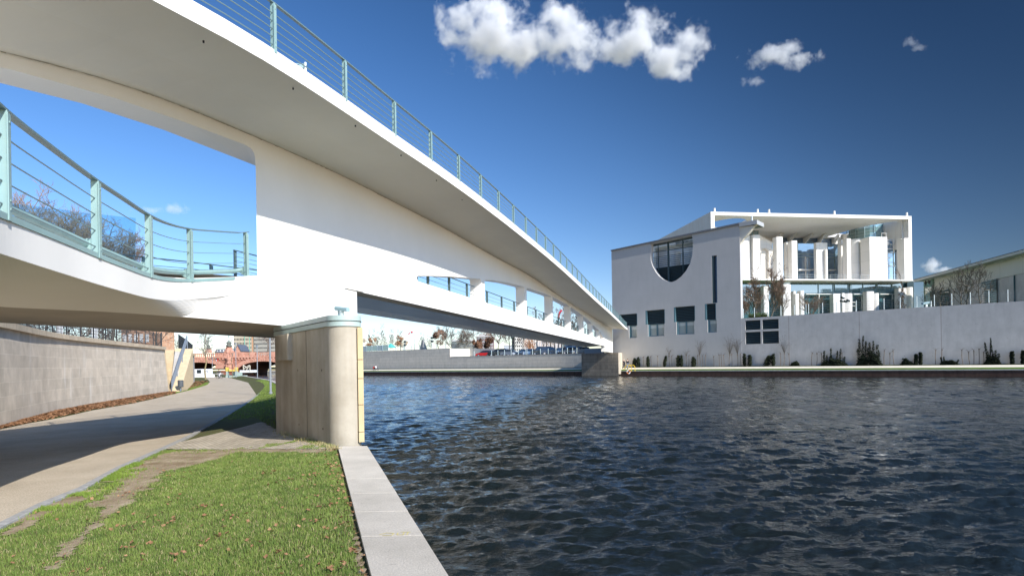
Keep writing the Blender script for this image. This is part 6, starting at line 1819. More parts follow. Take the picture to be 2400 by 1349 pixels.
# ================================================================== LONG WING at the right
def heightpt(u, v, h): d = ray(u, v); k = h / d.z; return Vector((d.x * k, d.y * k, 0))
w0 = heightpt(2400, 585, 17.6); w1 = heightpt(2143, 655.5, 17.6)
WG = PL(w1[:2], (w0 - w1)[:2]); Lw = (w0 - w1).length
wing = empty('long_office_wing', WG.P(10, 8.3, 1), 'long low wing with projecting flat roof and pale wall reaching to the right edge', 'building')
ZW = EYE + 17.6
g7 = lambda x, y: (2120 + x * .13346, 560 + y * .13346)
def wz_(x, y, off=0): return WG.sz(*g7(x, y), off)
M_wp = mat_blocks('wing_panels', (WG.d.x, WG.d.y), (0.82, 0.77, 0.70), (0.55, 0.50, 0.44), 6.2, 40, mortar=.03, var=.04, rough=.85, offset=0, mottle=.3, msc=.3)
ov = 2.2
MB().pbox(WG, -.5, Lw + 12, ZW - .45, ZW, -0.0, 18).build('roof', mat('wing_roof', (0.62, 0.62, 0.60), rough=.6), wing)
MB().pbox(WG, -.5, Lw + 12, ZW + .003, ZW + .12, -.05, 18).build('roof_cover', mat('wing_roof_cover', (0.10, 0.12, 0.15), rough=.5), wing)
zsp = wz_(780, 880, ov)[1]
MB().pbox(WG, 4.0, Lw + 12, zsp, ZW - .453, ov, ov + 1).build('upper_wall', M_wp, wing)
MB().pbox(WG, 4.0, Lw + 12, 8.0, zsp - .003, ov + .15, ov + 1).build('lower_wall', mat('wing_lower', (0.50, 0.48, 0.47), rough=.35, var=.2, scale=.6, spec=.6), wing)
for x0_, x1_ in ((565, 780), (1360, 1620)):
    a0 = wz_(x0_, 900, ov)[0]; a1 = wz_(x1_, 900, ov)[0]
    g = MB().pbox(WG, a0, a1, 8.0, zsp + .002, ov - .06, ov + .02).build('window', glass_mat('wing_glass', (0.02, 0.05, 0.05)), wing)
    mb = MB(); z = 8.4
    while z < zsp: mb.pbox(WG, a0, a1, z, z + .07, ov - .2, ov - .063); z += .42
    mb.build('sun_blind', mat('wing_blind', (0.10, 0.17, 0.16), rough=.5), g)
a = wz_(1920, 900, ov)[0]; MB().pbox(WG, a, a + .12, 8, zsp - .05, ov - .05, ov + .14).build('downpipe', MATS['frame_teal'], wing)
k = 0
for x0_ in (370, 560, 780, 1070, 1320, 1630, 2000):
    a0 = wz_(x0_, 500, ov)[0]
    for j in range(3):
        p = MB().pbox(WG, a0 + j * (1.2 if x0_ < 900 else .95), a0 + j * (1.2 if x0_ < 900 else .95) + .7, ZW - .62, ZW - .456, ov - .5, ov - .1).build('ventilation_slot', M_white, wing)
MB().pbox(WG, .2, 3.997, 8, ZW - .453, ov - .4, ov + .6).build('corner_glazing', glass_mat('corner_glass', (0.20, 0.36, 0.30)), wing)
for zz2 in (0, 1.6): MB().tube(WG.P(1.2 + zz2, wz_(215, 815, ov)[1], ov - .42), WG.P(1.2 + zz2, wz_(215, 815, ov)[1], ov - .46), .5, .5, 12).build('round_vent', M_back, wing)
# ================================================================== TREES
M_bark = mat('bark_grey', (0.17, 0.145, 0.115), rough=.95, var=.35, scale=2)
M_twig = mat('twig_brown', (0.20, 0.15, 0.115), rough=.95)
M_twig_r = mat('twig_reddish', (0.27, 0.19, 0.135), rough=.95)
M_twig_g = mat('twig_grey', (0.26, 0.235, 0.20), rough=.95)
M_bark_y = mat('bark_olive', (0.30, 0.24, 0.12), rough=.95, var=.3, scale=2)
def rv(r, s): return Vector((r.gauss(0, s), r.gauss(0, s), r.gauss(0, s)))
def grow(mb, r, p, d, L_, rad, depth, kids, up, minr, droop=0.0, segs=3):
    q = p; dd = d.copy(); nodes = []
    for k in range(segs):
        dd = (dd + rv(r, .10) + Vector((0, 0, up * .22 - droop * k * .3))).normalized()
        n_ = q + dd * (L_ / segs)
        r0 = max(minr, rad * (1 - k / segs * .6)); r1 = max(minr * .8, rad * (1 - (k + 1) / segs * .6))
        mb.tube(q, n_, r0, r1, 5 if rad > .08 else 3, cap=False); nodes.append((q, n_, dd.copy(), r1)); q = n_
    if depth <= 0: return
    for k in range(kids[0]):
        t = .25 + .75 * (k + r.random()) / kids[0]
        i = min(segs - 1, int(t * segs)); a, b_, dv, rr = nodes[i]; o = a.lerp(b_, t * segs - i)
        side = dv.cross(rv(r, 1)).normalized()
        nd = (dv * r.uniform(.5, .9) + side * r.uniform(.55, .95)).normalized()
        grow(mb, r, o, nd, L_ * r.uniform(.42, .66) * (1.12 - t * .45), rad * .5, depth - 1, kids[1:] or [2], up, minr, droop, max(2, segs - 1))
def bare_tree(h, spread, seed, trunk_frac=.25, tr=.16, kids=(9, 6, 4), up=.5, minr=.02, label='', leader=True, bark=None, twig=None, name='bare_tree', lean=0, loc=(0, 0, 0), group=None, nprim=14, droop=0):
    r = random.Random(seed); root = empty(name, loc, label, 'tree', group)
    o = Vector(loc)
    tm_ = MB(); cm = MB()
    top_h = h * (.80 if leader else trunk_frac + .12)
    pts = [o + Vector((lean * h * .2 * (t ** 1.5) + r.gauss(0, .012 * h) * (t > 0), r.gauss(0, .012 * h) * (t > 0), top_h * t)) for t in np.linspace(0, 1, 7)]
    for i, (a, b_) in enumerate(zip(pts, pts[1:])):
        tm_.tube(a, b_, tr * (1 - i / 6.6), tr * (1 - (i + 1) / 6.6), 8 if i < 3 else 6, cap=False)
    tm_.lathe(pts[0] - Vector((0, 0, .1)), [(tr * 1.6, 0), (tr * 1.15, .25)], 9)
    tm_.build('trunk', bark or M_bark, root)
    for k in range(nprim):
        t = trunk_frac + (1 - trunk_frac) * ((k + r.random() * .7) / nprim) ** .9
        if not leader: t = .72 + .28 * r.random()
        t = min(.995, t); x = t * 6; i = int(x); p = pts[i].lerp(pts[min(6, i + 1)], x - i)
        az = k * 2.4 + r.uniform(-.5, .5); el_ = up * .9 + (t if leader else r.uniform(.2, 1.0)) * .5
        d = Vector((math.cos(az), math.sin(az), el_)).normalized()
        Lb = spread * (1.08 - .65 * ((t - trunk_frac) / (1 - trunk_frac)) ** 1.3 if leader else r.uniform(.85, 1.15)) * r.uniform(.8, 1.1)
        grow(cm, r, p, d, Lb, tr * .36, len(kids) - 1, list(kids), up, minr, droop)
    if leader: grow(cm, r, pts[-1], Vector((0, 0, 1)), h * .24, tr * .3, 2, [6, 4, 3], up, minr)
    cm.build('crown', twig or M_twig, root, recalc=False)
    return root
def leafy(mb_, r, c, rad, n, s_):
    for _ in range(n):
        v = rv(r, 1); v = v.normalized() * (r.random() ** .4); p = c + Vector((v.x * rad[0], v.y * rad[1], v.z * rad[2]))
        a = rv(r, 1).normalized(); b_ = a.orthogonal().normalized(); k = s_ * r.uniform(.5, 1.2)
        mb_.add([p - a * k, p + b_ * k * .6, p + a * k, p - b_ * k * .6], [(0, 1, 2, 3)])
M_rust = mat('rust_leaves', (0.28, 0.145, 0.085), rough=.85, c2=(0.17, 0.095, 0.06), scale=.8)
M_rust2 = mat('orange_leaves', (0.42, 0.21, 0.10), rough=.85, c2=(0.26, 0.13, 0.07), scale=.8)
def rusty(loc, h, w_, seed, label, m_=None, n=800, zc=.6, group=None, name='rust_leaved_tree', ls=.17):
    t = bare_tree(h, w_ * .45, seed, .2, .12, (5, 4), .5, .03, label, loc=loc, name=name, nprim=9, group=group)
    r = random.Random(seed); mb = MB()
    for k in range(9):
        c = Vector(loc) + Vector((r.gauss(0, w_ * .2), r.gauss(0, w_ * .2), h * (zc + r.uniform(-.28, .26)))); f = max(.3, 1 - (c.z - loc[2]) / h * .7)
        leafy(mb, r, c, (w_ * .32 * f, w_ * .32 * f, h * .13), n // 9, ls)
    mb.build('foliage', m_ or M_rust, t, recalc=False)
    return t
# big trees seen through the left opening
q = at(140, 700, 62)
bare_tree(16.6, 6.6, 11, .46, .26, (7, 6, 5, 3), .8, .013, 'large bare tree with reddish twigs behind the ramp wind screen', leader=False, twig=M_twig_r, loc=(q.x, 62, 3.9), nprim=26)
q = at(262, 700, 66)
bare_tree(14.4, 5.0, 12, .48, .22, (7, 6, 5, 3), .8, .013, 'smaller bare tree right of the reddish one, seen through the ramp railing', leader=False, loc=(q.x, 66, 3.9), nprim=22)
# along the left path and behind the lattice
q = at(482, 879, 104)
bare_tree(11.0, 2.4, 21, .3, .14, (7, 5, 4), .8, .022, 'slender bare tree with olive trunk at the bend of the path', bark=M_bark_y, twig=M_twig_g, loc=(q.x, 104, PZ), nprim=16)
q = at(543, 879, 112)
bare_tree(6.5, 1.0, 22, .35, .06, (4, 3), .9, .02, 'thin young bare tree in front of the red bridge pier', bark=M_bark_y, twig=M_twig_g, loc=(q.x, 112, PZ), nprim=9)
q = at(368, 800, 90)
bare_tree(10, 3.4, 23, .2, .2, (7, 5, 4), .6, .025, 'bare crown rising behind the end of the lattice fence', loc=(q.x, 90, 3.9), nprim=12)
q = at(408, 823, 240)
bare_tree(9, 3.5, 24, .2, .2, (6, 5, 3), .6, .04, 'pale bare tree behind the ornate lamp above the stairs', twig=M_twig_g, loc=(q.x, 240, 6), nprim=12)
q = at(628, 826, 215)
bare_tree(17, 7.0, 25, .2, .35, (8, 6, 4), .5, .04, 'wide bare tree in front of the office block right of the tower block', loc=(q.x, 215, 6), nprim=16)
for k, u in enumerate((60, 105, 160, 190, 240, 275)):
    q = at(u, 780, 62 + 5 * (k % 3)); t = bare_tree(6, 2.8, 30 + k, .1, .14, (6, 4, 3), .4, .03, 'dark bare street tree behind the lattice fence', loc=(q.x, q.y, 3.9), nprim=10, group='street trees behind the lattice fence')
    t['label'] = 'dark street tree behind the lattice fence, ' + ['leftmost of the row', 'second of the row from the left', 'between the two white boards, left one', 'between the two white boards, right one', 'just right of the wider white board', 'nearest to the brick corner house'][k]
# far bank, left group
proto = [bare_tree(11, 2.3, 50 + k, .25, .14, (6, 5, 4), .75, .03, 'x', twig=M_twig_g, nprim=13) for k in range(3)]
specs = [(866, 777, 14), (877, 775, 16), (884, 779, 13), (895.4, 765, 12), (901, 780, 18), (916, 774, 13), (921, 776, 15), (933.5, 776, 12), (987.5, 781, 12), (993, 784, 15), (1003, 787, 14), (1008, 789, 12)]
labs = ['leftmost bare tree of the park row, rising over a rust leaved sapling', 'second bare tree of the park row from the left', 'slim bare tree third from the left in the park row', 'tallest bare tree of the park row', 'bare tree leaning close to the right side of the tallest one', 'bare tree above the teal parasol, left one', 'bare tree above the teal parasol, right one', 'dense dark bare tree left of the tall mast', 'bare tree above the pyramid tent', 'bare tree right behind the pyramid tent', 'pale thin bare tree left of the white camera mast', 'thin bare tree touching the white camera mast']
for k, (u, vt, off) in enumerate(specs):
    s_ = WL.sz(u, 810, off)[0]; zt = WL.sz(u, vt, off)[1]; b_ = WL.P(s_, 5.9, off)
    src = proto[k % 3]
    if k < 3: t = src; t.location = b_; t['label'] = labs[k]; t['group'] = 'bare trees of the park row'
    else: t = copy_tree(src, b_, k * 1.3, labs[k], 'bare trees of the park row')
    sc_ = (zt - 5.9) / 11.0; t.scale = (sc_, sc_, sc_)
def wlt(u, v, off, z): s_ = WL.sz(u, v, off)[0]; return WL.P(s_, z, off)
rusty(wlt(866, 818, 8, 5.9), 5.2, 4.0, 60, 'orange leaved sapling at the left end of the park wall', M_rust2)
rusty(wlt(939, 818, 8, 5.9), 5.6, 3.0, 61, 'orange leaved sapling in front of the dense dark bare tree', M_rust2)
rusty(wlt(1027, 813, 10, 5.9), 6.0, 5.0, 62, 'rust brown leaved shrubby tree right of the white camera mast', n=1800)
q = at(1059, 812, 160)
bare_tree(11, 6.2, 63, .1, .22, (7, 6, 4), .55, .035, 'broad spreading bare tree behind the step of the park wall', leader=False, loc=(q.x, 160, 4.2), twig=M_twig_g, nprim=9)
for k, (u, h_, sd_) in enumerate(((1110, 13.5, 64), (1088, 7, 65))):
    q = at(u, 820, 155); bare_tree(h_, 3.6, sd_, .2, .15, (6, 5, 3), .4, .03, ['tall bare tree with layered branches above the low white wall', 'small bare tree with a brown tinge beside the glazed hall'][k], loc=(q.x, 155, 4), nprim=14)
def wide_rust(u0, u1, vt, vb, y, seed, lab):
    p0, p1 = at(u0, vt, y), at(u1, vb, y); c = (p0 + p1) / 2; w_ = p1.x - p0.x
    t = rusty((c.x, y, 4.0), (p0.z - 4.0) * 1.0, w_ * .8, seed, lab, n=3600, zc=.68, ls=.3)
wide_rust(1107, 1135, 795, 815, 150, 66, 'spreading rust leaved oak behind the red hatchback, left of two')
wide_rust(1130, 1161, 793, 816, 154, 67, 'spreading rust leaved oak behind the black off-roader, right of two')
q = at(1168, 815, 150)
bare_tree(10.5, 4.8, 68, .3, .2, (7, 5, 4), .55, .04, 'strong bare tree between the rust leaved oaks and the white apartment house', loc=(q.x, 150, 4), nprim=12, leader=False, twig=M_twig_r)
q = at(1242, 815, 150)
rusty((q.x, 150, 4), 8.2, 4.5, 69, 'orange leaved street tree in front of the pale facade', M_rust2, n=700, zc=.5)
proto2 = bare_tree(9.5, 2.2, 70, .3, .16, (6, 4, 3), .6, .035, 'x', nprim=11)
st_u = [1194, 1226, 1259, 1273, 1281, 1291, 1300, 1309, 1317, 1338, 1347, 1356]
lab2 = ['street tree right of the strong bare tree, beside the grey gable', 'street tree in front of the white apartment house edge', 'dark trunked street tree just left of the black people carrier roof', 'street tree behind the black people carrier', 'street tree between the people carrier and the tall navy car', 'street tree behind the tall navy car', 'street tree at the right end of the tall navy car', 'street tree behind the first silver car right of the navy car', 'street tree behind the second pale car right of the navy car', 'street tree behind the low dark car', 'street tree behind the wine red van', 'street tree nearest to the bridge abutment']
for k, u in enumerate(st_u):
    b_ = wlt(u, 822, 14 if u > 1250 else 10, 4.0)
    if k == 0: t = proto2; t.location = b_; t['label'] = lab2[0]; t['group'] = 'street trees behind the car park'
    else: t = copy_tree(proto2, b_, k * 1.7, lab2[k], 'street trees behind the car park')
    t.scale = (1, 1, 1.0 + .08 * (k % 3))
# garden terrace trees
gt = [(1741, 752, 700, 99, 1.6, 'slim pale trunked bare tree on the terrace next to the end block', M_twig_r, .07),
      (1772, 745, 634, 104, 2.6, 'bare tree with reddish twigs in front of the narrow grey panel', M_twig_r, .14),
      (1812, 745, 609, 106, 2.8, 'tallest reddish bare tree in front of the white columns', M_twig_r, .17),
      (1834, 742, 628, 103, 2.0, 'bare tree with dark trunk right of the tallest terrace tree', M_twig_r, .15),
      (1903, 738, 640, 104, 2.9, 'vase shaped bare tree standing alone in front of the ground floor glass', M_twig_r, .13),
      (1756, 745, 668, 108, 3.0, 'brown bushy bare tree in the corner behind the end block', M_twig, .12),
      (2113, 735, 640, 112, 1.2, 'small bare tree in front of the right frame pillar', M_twig_r, .07)]
for k, (u, vb, vt, y, spd, lab, tw, tr_) in enumerate(gt):
    q = at(u, vb, y); zt = at(u, vt, y).z
    bare_tree((zt - 8.3) * 1.0, spd, 80 + k, .22 if k != 4 else .08, tr_, (8, 6, 4), .95, .02, lab, loc=(q.x, y, 8.3), twig=tw, nprim=18 if k != 4 else 12, leader=(k != 4), bark=M_bark if k else M_bark_y)
wt = [(2185, 668, 92, 2.4, 'bushy small bare tree at the left end of the long wing'), (2204, 665, 95, 2.2, 'second bushy bare tree beside the first window of the long wing'), (2252, 640, 90, 3.0, 'bare tree with a dark trunk in front of the wing, left of the tallest one'),
      (2268, 622, 89, 3.2, 'tallest bare tree in front of the long wing'), (2297, 620, 88, 3.0, 'bare tree right of the tallest one by the second wing window')]
for k, (u, vt, y, spd, lab) in enumerate(wt):
    q = at(u, 720, y); zt = at(u, vt, y).z
    bare_tree(zt - 8.3, spd, 95 + k, .12 if k < 2 else .25, .14, (5, 4, 3), .8, .02, lab, loc=(q.x, y, 8.3), nprim=11, twig=M_bark)
# hedge on the terrace corner
def hedge(u0, u1, off, h_, label):
    s0, s1 = WL.sz(u0, 745, off)[0], WL.sz(u1, 745, off)[0]; r = random.Random(4); mb = MB()
    root = empty('hedge', WL.P(s0, zTop, off), label, 'hedge')
    for k in range(60): leafy(mb, r, WL.P(s0 + (s1 - s0) * k / 60, zTop + h_ * .35, off), (.3, .5, h_ * .6), 26, .09)
    mb.build('leaves', mat('hedge_leaf', (0.10, 0.14, 0.02), rough=.8, c2=(0.05, 0.08, 0.015), scale=3), root, recalc=False)
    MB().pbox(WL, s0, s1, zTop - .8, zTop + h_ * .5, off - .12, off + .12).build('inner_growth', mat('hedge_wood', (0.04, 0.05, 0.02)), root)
hedge(1756, 1800, 1.5, .8, 'low green hedge on the terrace corner beside the end block')

# ================================================================== PLANTS AT THE FOOT OF THE RIVER WALL
M_dkg = mat('dark_evergreen', (0.018, 0.026, 0.013), rough=.85, c2=(0.030, 0.038, 0.018), scale=2)
M_stem = mat('vine_stem', (0.16, 0.13, 0.10), rough=.9)
c8 = lambda x: 1440 + x * .19167
c9 = lambda x: 1900 + x * .20833
FOOT = -.45
zf = 1.38
def mpp(u):    # metres per photo pixel at the wall foot
    a = WL.sz(u, 850, FOOT); b_ = WL.sz(u + 1, 850, FOOT); c = WL.sz(u, 851, FOOT); return abs(b_[0] - a[0]), abs(a[1] - c[1])
def clump(u, h_px, w_px, label, kind='column', lean=0.0, seed=0, spires=None):
    s_, _ = WL.sz(u, 850, FOOT); mw, mh = mpp(u); h = h_px * mh; w_ = w_px * mw
    r = random.Random(seed * 7 + int(u)); b_ = WL.P(s_, zf - .1, FOOT)
    root = empty('climbing_plant', b_, label, 'plant', 'climbing plants at the foot of the river wall')
    mb = MB(); d = WL.d
    if kind == 'column':
        n = int(14 + h * 8)
        for k in range(n):
            t = k / n; c = b_ + d * (lean * h * t + r.gauss(0, w_ * .08)) + Vector((0, 0, h * t)) - WL.n * 0
            ww_ = w_ * .5 * (1.0 if .15 < t < .8 else .62) * r.uniform(.7, 1.1)
            leafy(mb, r, c, (ww_ * 1.25, .3, h / n * 1.8), 40, .13)
    elif kind == 'mound':
        for k in range(60):
            x = r.uniform(-.5, .5); hh = h * max(.12, (1 - (x * 2) ** 2) * (1 - x * lean))
            c = b_ + d * (x * w_) + Vector((0, 0, hh * r.uniform(.1, .85))); leafy(mb, r, c, (w_ * .11, .3, h * .18), 40, .15)
    for (x0, x1, hh, wd) in (spires or []):
        hh *= .70; x1 = x1 + r.uniform(-.07, .07); wd *= r.uniform(.8, 1.25)
        n = int(hh / .22) + 3
        for k in range(n):
            t = k / n; c = b_ + d * ((x0 + (x1 - x0) * t) * w_) + Vector((0, 0, hh * t * 1.0)); leafy(mb, r, c, (wd * (1.15 - t * .95), wd * .8, .18), 22, .10)
    mb.build('foliage', M_dkg, root, recalc=False)
    sm = MB(); sm.tube(b_, b_ + d * (lean * h * .9) + Vector((0, 0, h * .95)), .03, .015, 4); sm.build('stem', M_stem, root)
    return root
# (zoomed x, height px in the photo, width px, lean)
cl_ = [(240, 22, 7, .12, 'dark ivy clump nearest to the two walkers'), (292, 25, 6, 0, 'dark ivy column second from the two walkers'), (410, 26, 6, 0, 'single dark ivy column below the first louvred window'),
       (607, 27, 5, .2, 'slim leaning dark ivy column below the half round opening'), (778, 28, 7, .03, 'left one of two dark ivy columns standing close together'), (820, 28, 5, .02, 'right one of two dark ivy columns standing close together'),
       (968, 24, 9, 0, 'bushy dark ivy column below the third louvred window'), (1590, 31, 6, 0, 'ragged dark ivy column at the corner of the end block, left of two'), (1655, 28, 8, 0, 'ragged dark ivy column left of the four part vent, right of two'),
       (1850, 26, 14, .35, 'thick leaning dark ivy mass below the four part vent'), (1945, 30, 7, 0, 'ragged dark ivy column right below the four part vent')]
for k, (x, h_, w_, ln, lab) in enumerate(cl_): clump(c8(x), h_, w_, lab, 'column', ln, k)
clump(c8(2205), 13, 20, 'low rounded dark ivy mound right of the four part vent', 'mound', -.8, 20)
clump(c9(260), 20, 58, 'wide dark evergreen bush with several separate spires', 'mound', .3, 21, [(-.42, -.38, 3.4, .3), (-.3, -.26, 2.4, .25), (-.14, -.12, 3.9, .28), (.05, -.1, 2.4, .3), (.12, .2, 3.2, .28), (.22, .28, 3.7, .25), (.4, .42, 2.0, .3)])
clump(c9(660), 36, 54, 'largest dark evergreen bush with tall spires on the river wall', 'mound', 0, 22, [(-.42, -.44, 3.6, .4), (-.36, -.4, 5.6, .3), (-.3, -.3, 6.2, .3), (-.2, -.14, 5.2, .3), (-.05, 0, 3.8, .4), (.1, .06, 4.9, .3), (.14, .2, 5.1, .28), (.32, .34, 4.4, .35), (.44, .46, 3.0, .3), (-.46, -.48, 1.6, .3)])
clump(c9(1090), 18, 26, 'slumped dark ivy heap bending over to the left', 'mound', .9, 23, [(.0, -.45, 1.5, .35)])
clump(c9(1183), 27, 6, 'thin brownish ivy column, left one of a pair', 'column', .03, 24)
clump(c9(1238), 31, 6, 'thin dark ivy column, right one of a pair', 'column', 0, 25)
clump(c9(1565), 13, 42, 'low spreading dark ivy with a twiggy left end', 'mound', .4, 26, [(-.4, -.5, 1.6, .15), (-.3, -.36, 1.7, .15), (.3, .5, 1.1, .2)])
clump(c9(2045), 24, 34, 'dark ivy bush with two long bare shoots near the right edge', 'mound', .1, 27, [(-.3, -.55, 4.2, .16), (-.1, -.3, 2.6, .3), (-.15, -.12, 4.0, .08), (.1, -.1, 5.0, .07), (.35, .45, 2.2, .25), (.2, .15, 2.7, .3)])
clump(c9(2268), 32, 6, 'lollipop shaped dark ivy column near the right edge', 'column', 0, 28)
clump(c9(2390), 34, 8, 'dark ivy column cut by the right edge of the picture', 'column', 0, 29)
def stem(u, h_px, lab, seed, fan=0):
    s_, _ = WL.sz(u, 850, FOOT); mw, mh = mpp(u); h = h_px * mh; r = random.Random(seed); b_ = WL.P(s_, zf - .1, FOOT + .05); d = WL.d
    root = empty('staked_vine', b_, lab, 'plant', 'thin staked vines along the river wall')
    mb = MB(); t = b_ + d * r.uniform(-.12, .12) + Vector((0, 0, h)); m_ = b_.lerp(t, .5) + d * r.uniform(-.08, .08)
    mb.tube(b_, m_, .045, .04, 4, cap=False); mb.tube(m_, t, .04, .04, 4); mb.build('stake', M_stem, root)
    tf = MB(); leafy(tf, r, t, (.09, .09, .12), 14, .09)
    for k in range(int(3 + fan * 5)):
        a = t; hh = (.35 if not fan else fan * r.uniform(.5, 1.0)); dx = r.uniform(-.5, .5) * (1 + fan * .45)
        p1 = a + d * dx * .5 + Vector((0, 0, hh * .7)); p2 = a + d * dx + Vector((0, 0, hh * r.uniform(.6, 1.1)))
        tf.tube(a, p1, .016, .012, 3, cap=False); tf.tube(p1, p2, .012, .010, 3, cap=False)
        if fan: tf.tube(p2, p2 + d * r.uniform(-.3, .3) + Vector((0, 0, r.uniform(-.4, .3))), .010, .008, 3, cap=False)
    tf.build('tendrils', M_stem, root, recalc=False)
sx = [(348, 24, 0), (450, 25, 0), (520, 26, 0), (672, 27, 1.8), (705, 26, 0), (875, 27, 1.2), (905, 26, 0), (1020, 28, 0), (1045, 28, 3.2), (1080, 27, 0), (1112, 28, 0), (1215, 24, 0), (1280, 28, 0), (1308, 28, 0), (1340, 28, 0), (1403, 29, 3.5), (1438, 29, 0), (1505, 29, 3.4), (1545, 29, 0), (2027, 31, 0), (2070, 31, 2.8), (2140, 29, 0)]
s9 = [(8, 31, 0), (63, 30, 0), (118, 30, 0), (355, 30, 0), (825, 35, 0), (888, 29, 0), (938, 35, 0), (1405, 36, 0), (1478, 36, 0), (1715, 35, 0), (1790, 31, 0), (1835, 34, 0), (1895, 37, 0), (1945, 30, 0)]
anch = [(c8(x), lab.split(',')[0]) for x, _, _, _, lab in cl_] + [(c8(2205), 'the low rounded ivy mound'), (c9(260), 'the evergreen bush with separate spires'), (c9(660), 'the largest evergreen bush'), (c9(1090), 'the slumped ivy heap'), (c9(1210), 'the pair of thin ivy columns'), (c9(1565), 'the low spreading ivy'), (c9(2045), 'the bush with two long shoots')]
allst = [(c8(x), h, f) for x, h, f in sx] + [(c9(x), h, f) for x, h, f in s9]
cnt = {}
ordn = ['first', 'second', 'third', 'fourth', 'fifth', 'sixth', 'seventh', 'eighth', 'ninth', 'tenth', 'eleventh', 'twelfth', 'thirteenth', 'fourteenth', 'fifteenth']
for k, (u, h, f) in enumerate(allst):
    left = [a for a in anch if a[0] < u]; key = left[-1][1] if left else 'the two walkers'
    key = key.replace('dark ', '').replace('single ', 'single ')
    cnt[key] = cnt.get(key, 0) + 1
    nm = ' '.join(key.split()[:8])
    stem(u, h, f'{ordn[cnt[key] - 1]} thin staked vine right of {nm}' + (', tendrilled' if f else ''), k, f)

# ================================================================== PEOPLE
M_skin = mat('skin', (0.55, 0.36, 0.27), rough=.6)
def skin_mesh(name, verts, edges, radii, m_, parent, sub=1):
    me = bpy.data.meshes.new(name); me.from_pydata([tuple(v) for v in verts], edges, []); me.materials.append(m_)
    o = bpy.data.objects.new(name, me); link(o, parent)
    o.modifiers.new('skin', 'SKIN').use_smooth_shade = True
    sv = me.skin_vertices[0].data if me.skin_vertices else None
    if sv is None:
        bm = bmesh.new(); bm.from_mesh(me); bm.verts.layers.skin.verify(); bm.to_mesh(me); bm.free(); sv = me.skin_vertices[0].data
    for i, r_ in enumerate(radii): sv[i].radius = (r_, r_); sv[i].use_root = (i == 0)
    s = o.modifiers.new('sub', 'SUBSURF'); s.levels = sub; s.render_levels = sub
    return o
def person(J, loc, rot, label, jacket, trousers, hair, hat=None, long_coat=False):
    """J: joints in metres around the feet point"""
    root = empty('person', (0, 0, 0), label, 'person')
    names = ['pelvis', 'waist', 'chest', 'neck', 'head', 'crown', 'shL', 'elL', 'haL', 'fiL', 'shR', 'elR', 'haR', 'fiR', 'hipL', 'knL', 'anL', 'toL', 'hipR', 'knR', 'anR', 'toR']
    rad = {'pelvis': .14, 'waist': .125, 'chest': .15, 'neck': .055, 'head': .085, 'crown': .08, 'shL': .07, 'elL': .045, 'haL': .032, 'fiL': .03, 'hipL': .09, 'knL': .06, 'anL': .042, 'toL': .04}
    for k in list(rad):
        if k.endswith('L'): rad[k[:-1] + 'R'] = rad[k]
    E = [('pelvis', 'waist'), ('waist', 'chest'), ('chest', 'neck'), ('neck', 'head'), ('head', 'crown'), ('chest', 'shL'), ('shL', 'elL'), ('elL', 'haL'), ('haL', 'fiL'), ('chest', 'shR'), ('shR', 'elR'), ('elR', 'haR'), ('haR', 'fiR'), ('pelvis', 'hipL'), ('hipL', 'knL'), ('knL', 'anL'), ('anL', 'toL'), ('pelvis', 'hipR'), ('hipR', 'knR'), ('knR', 'anR'), ('anR', 'toR')]
    ix = {n: i for i, n in enumerate(names)}
    skin_mesh('body', [J[n] for n in names], [(ix[a], ix[b_]) for a, b_ in E], [rad[n] for n in names], M_skin, root)
    jn = ['waist', 'pelvis', 'chest', 'shL', 'elL', 'haL', 'shR', 'elR', 'haR']
    jr = [.15, .165 if long_coat else .15, .18, .09, .065, .048, .09, .065, .048]
    jv = [Vector(J[n]) for n in jn]; jv[5] = Vector(J['elL']).lerp(Vector(J['haL']), .9); jv[8] = Vector(J['elR']).lerp(Vector(J['haR']), .9)
    je = [(0, 1), (0, 2), (2, 3), (3, 4), (4, 5), (2, 6), (6, 7), (7, 8)]
    if long_coat: jv[1] = jv[1] - Vector((0, 0, .22))
    skin_mesh('jacket', jv, je, jr, jacket, root)
    tn = ['pelvis', 'hipL', 'knL', 'anL', 'hipR', 'knR', 'anR']
    skin_mesh('trousers', [Vector(J[n]) for n in tn], [(0, 1), (1, 2), (2, 3), (0, 4), (4, 5), (5, 6)], [.145, .105, .078, .06, .105, .078, .06], trousers, root)
    sh = MB()
    for s in 'LR':
        a, t = Vector(J['an' + s]), Vector(J['to' + s]); sh.tube(a + (a - t) * .25 - Vector((0, 0, .03)), t, .055, .045, 8)
    sh.build('shoes', mat('shoe_black', (0.03, 0.03, 0.03), rough=.6), root)
    h = Vector(J['head']); c = Vector(J['crown'])
    MB().lathe(h.lerp(c, .45) - Vector((0, 0, .05)), [(.098, 0), (.108, .05), (.09, .13), (.04, .165)], 12).build('hair' if not hat else 'helmet', hair, root)
    f = Vector(J.get('face', (0, -1, 0))).normalized(); sd = f.cross(Vector((0, 0, 1)))
    fm = MB(); fm.tube(h + f * .085, h + f * .115 - Vector((0, 0, .015)), .016, .02, 6)
    fm.build('nose', M_skin, root)
    em = MB()
    for s in (-1, 1): em.tube(h + f * .083 + sd * .035 * s + Vector((0, 0, .025)), h + f * .093 + sd * .035 * s + Vector((0, 0, .025)), .011, .011, 6)
    em.build('eyes', Mcd, root)
    root.location = loc; root.rotation_euler = (0, 0, rot)
    return root
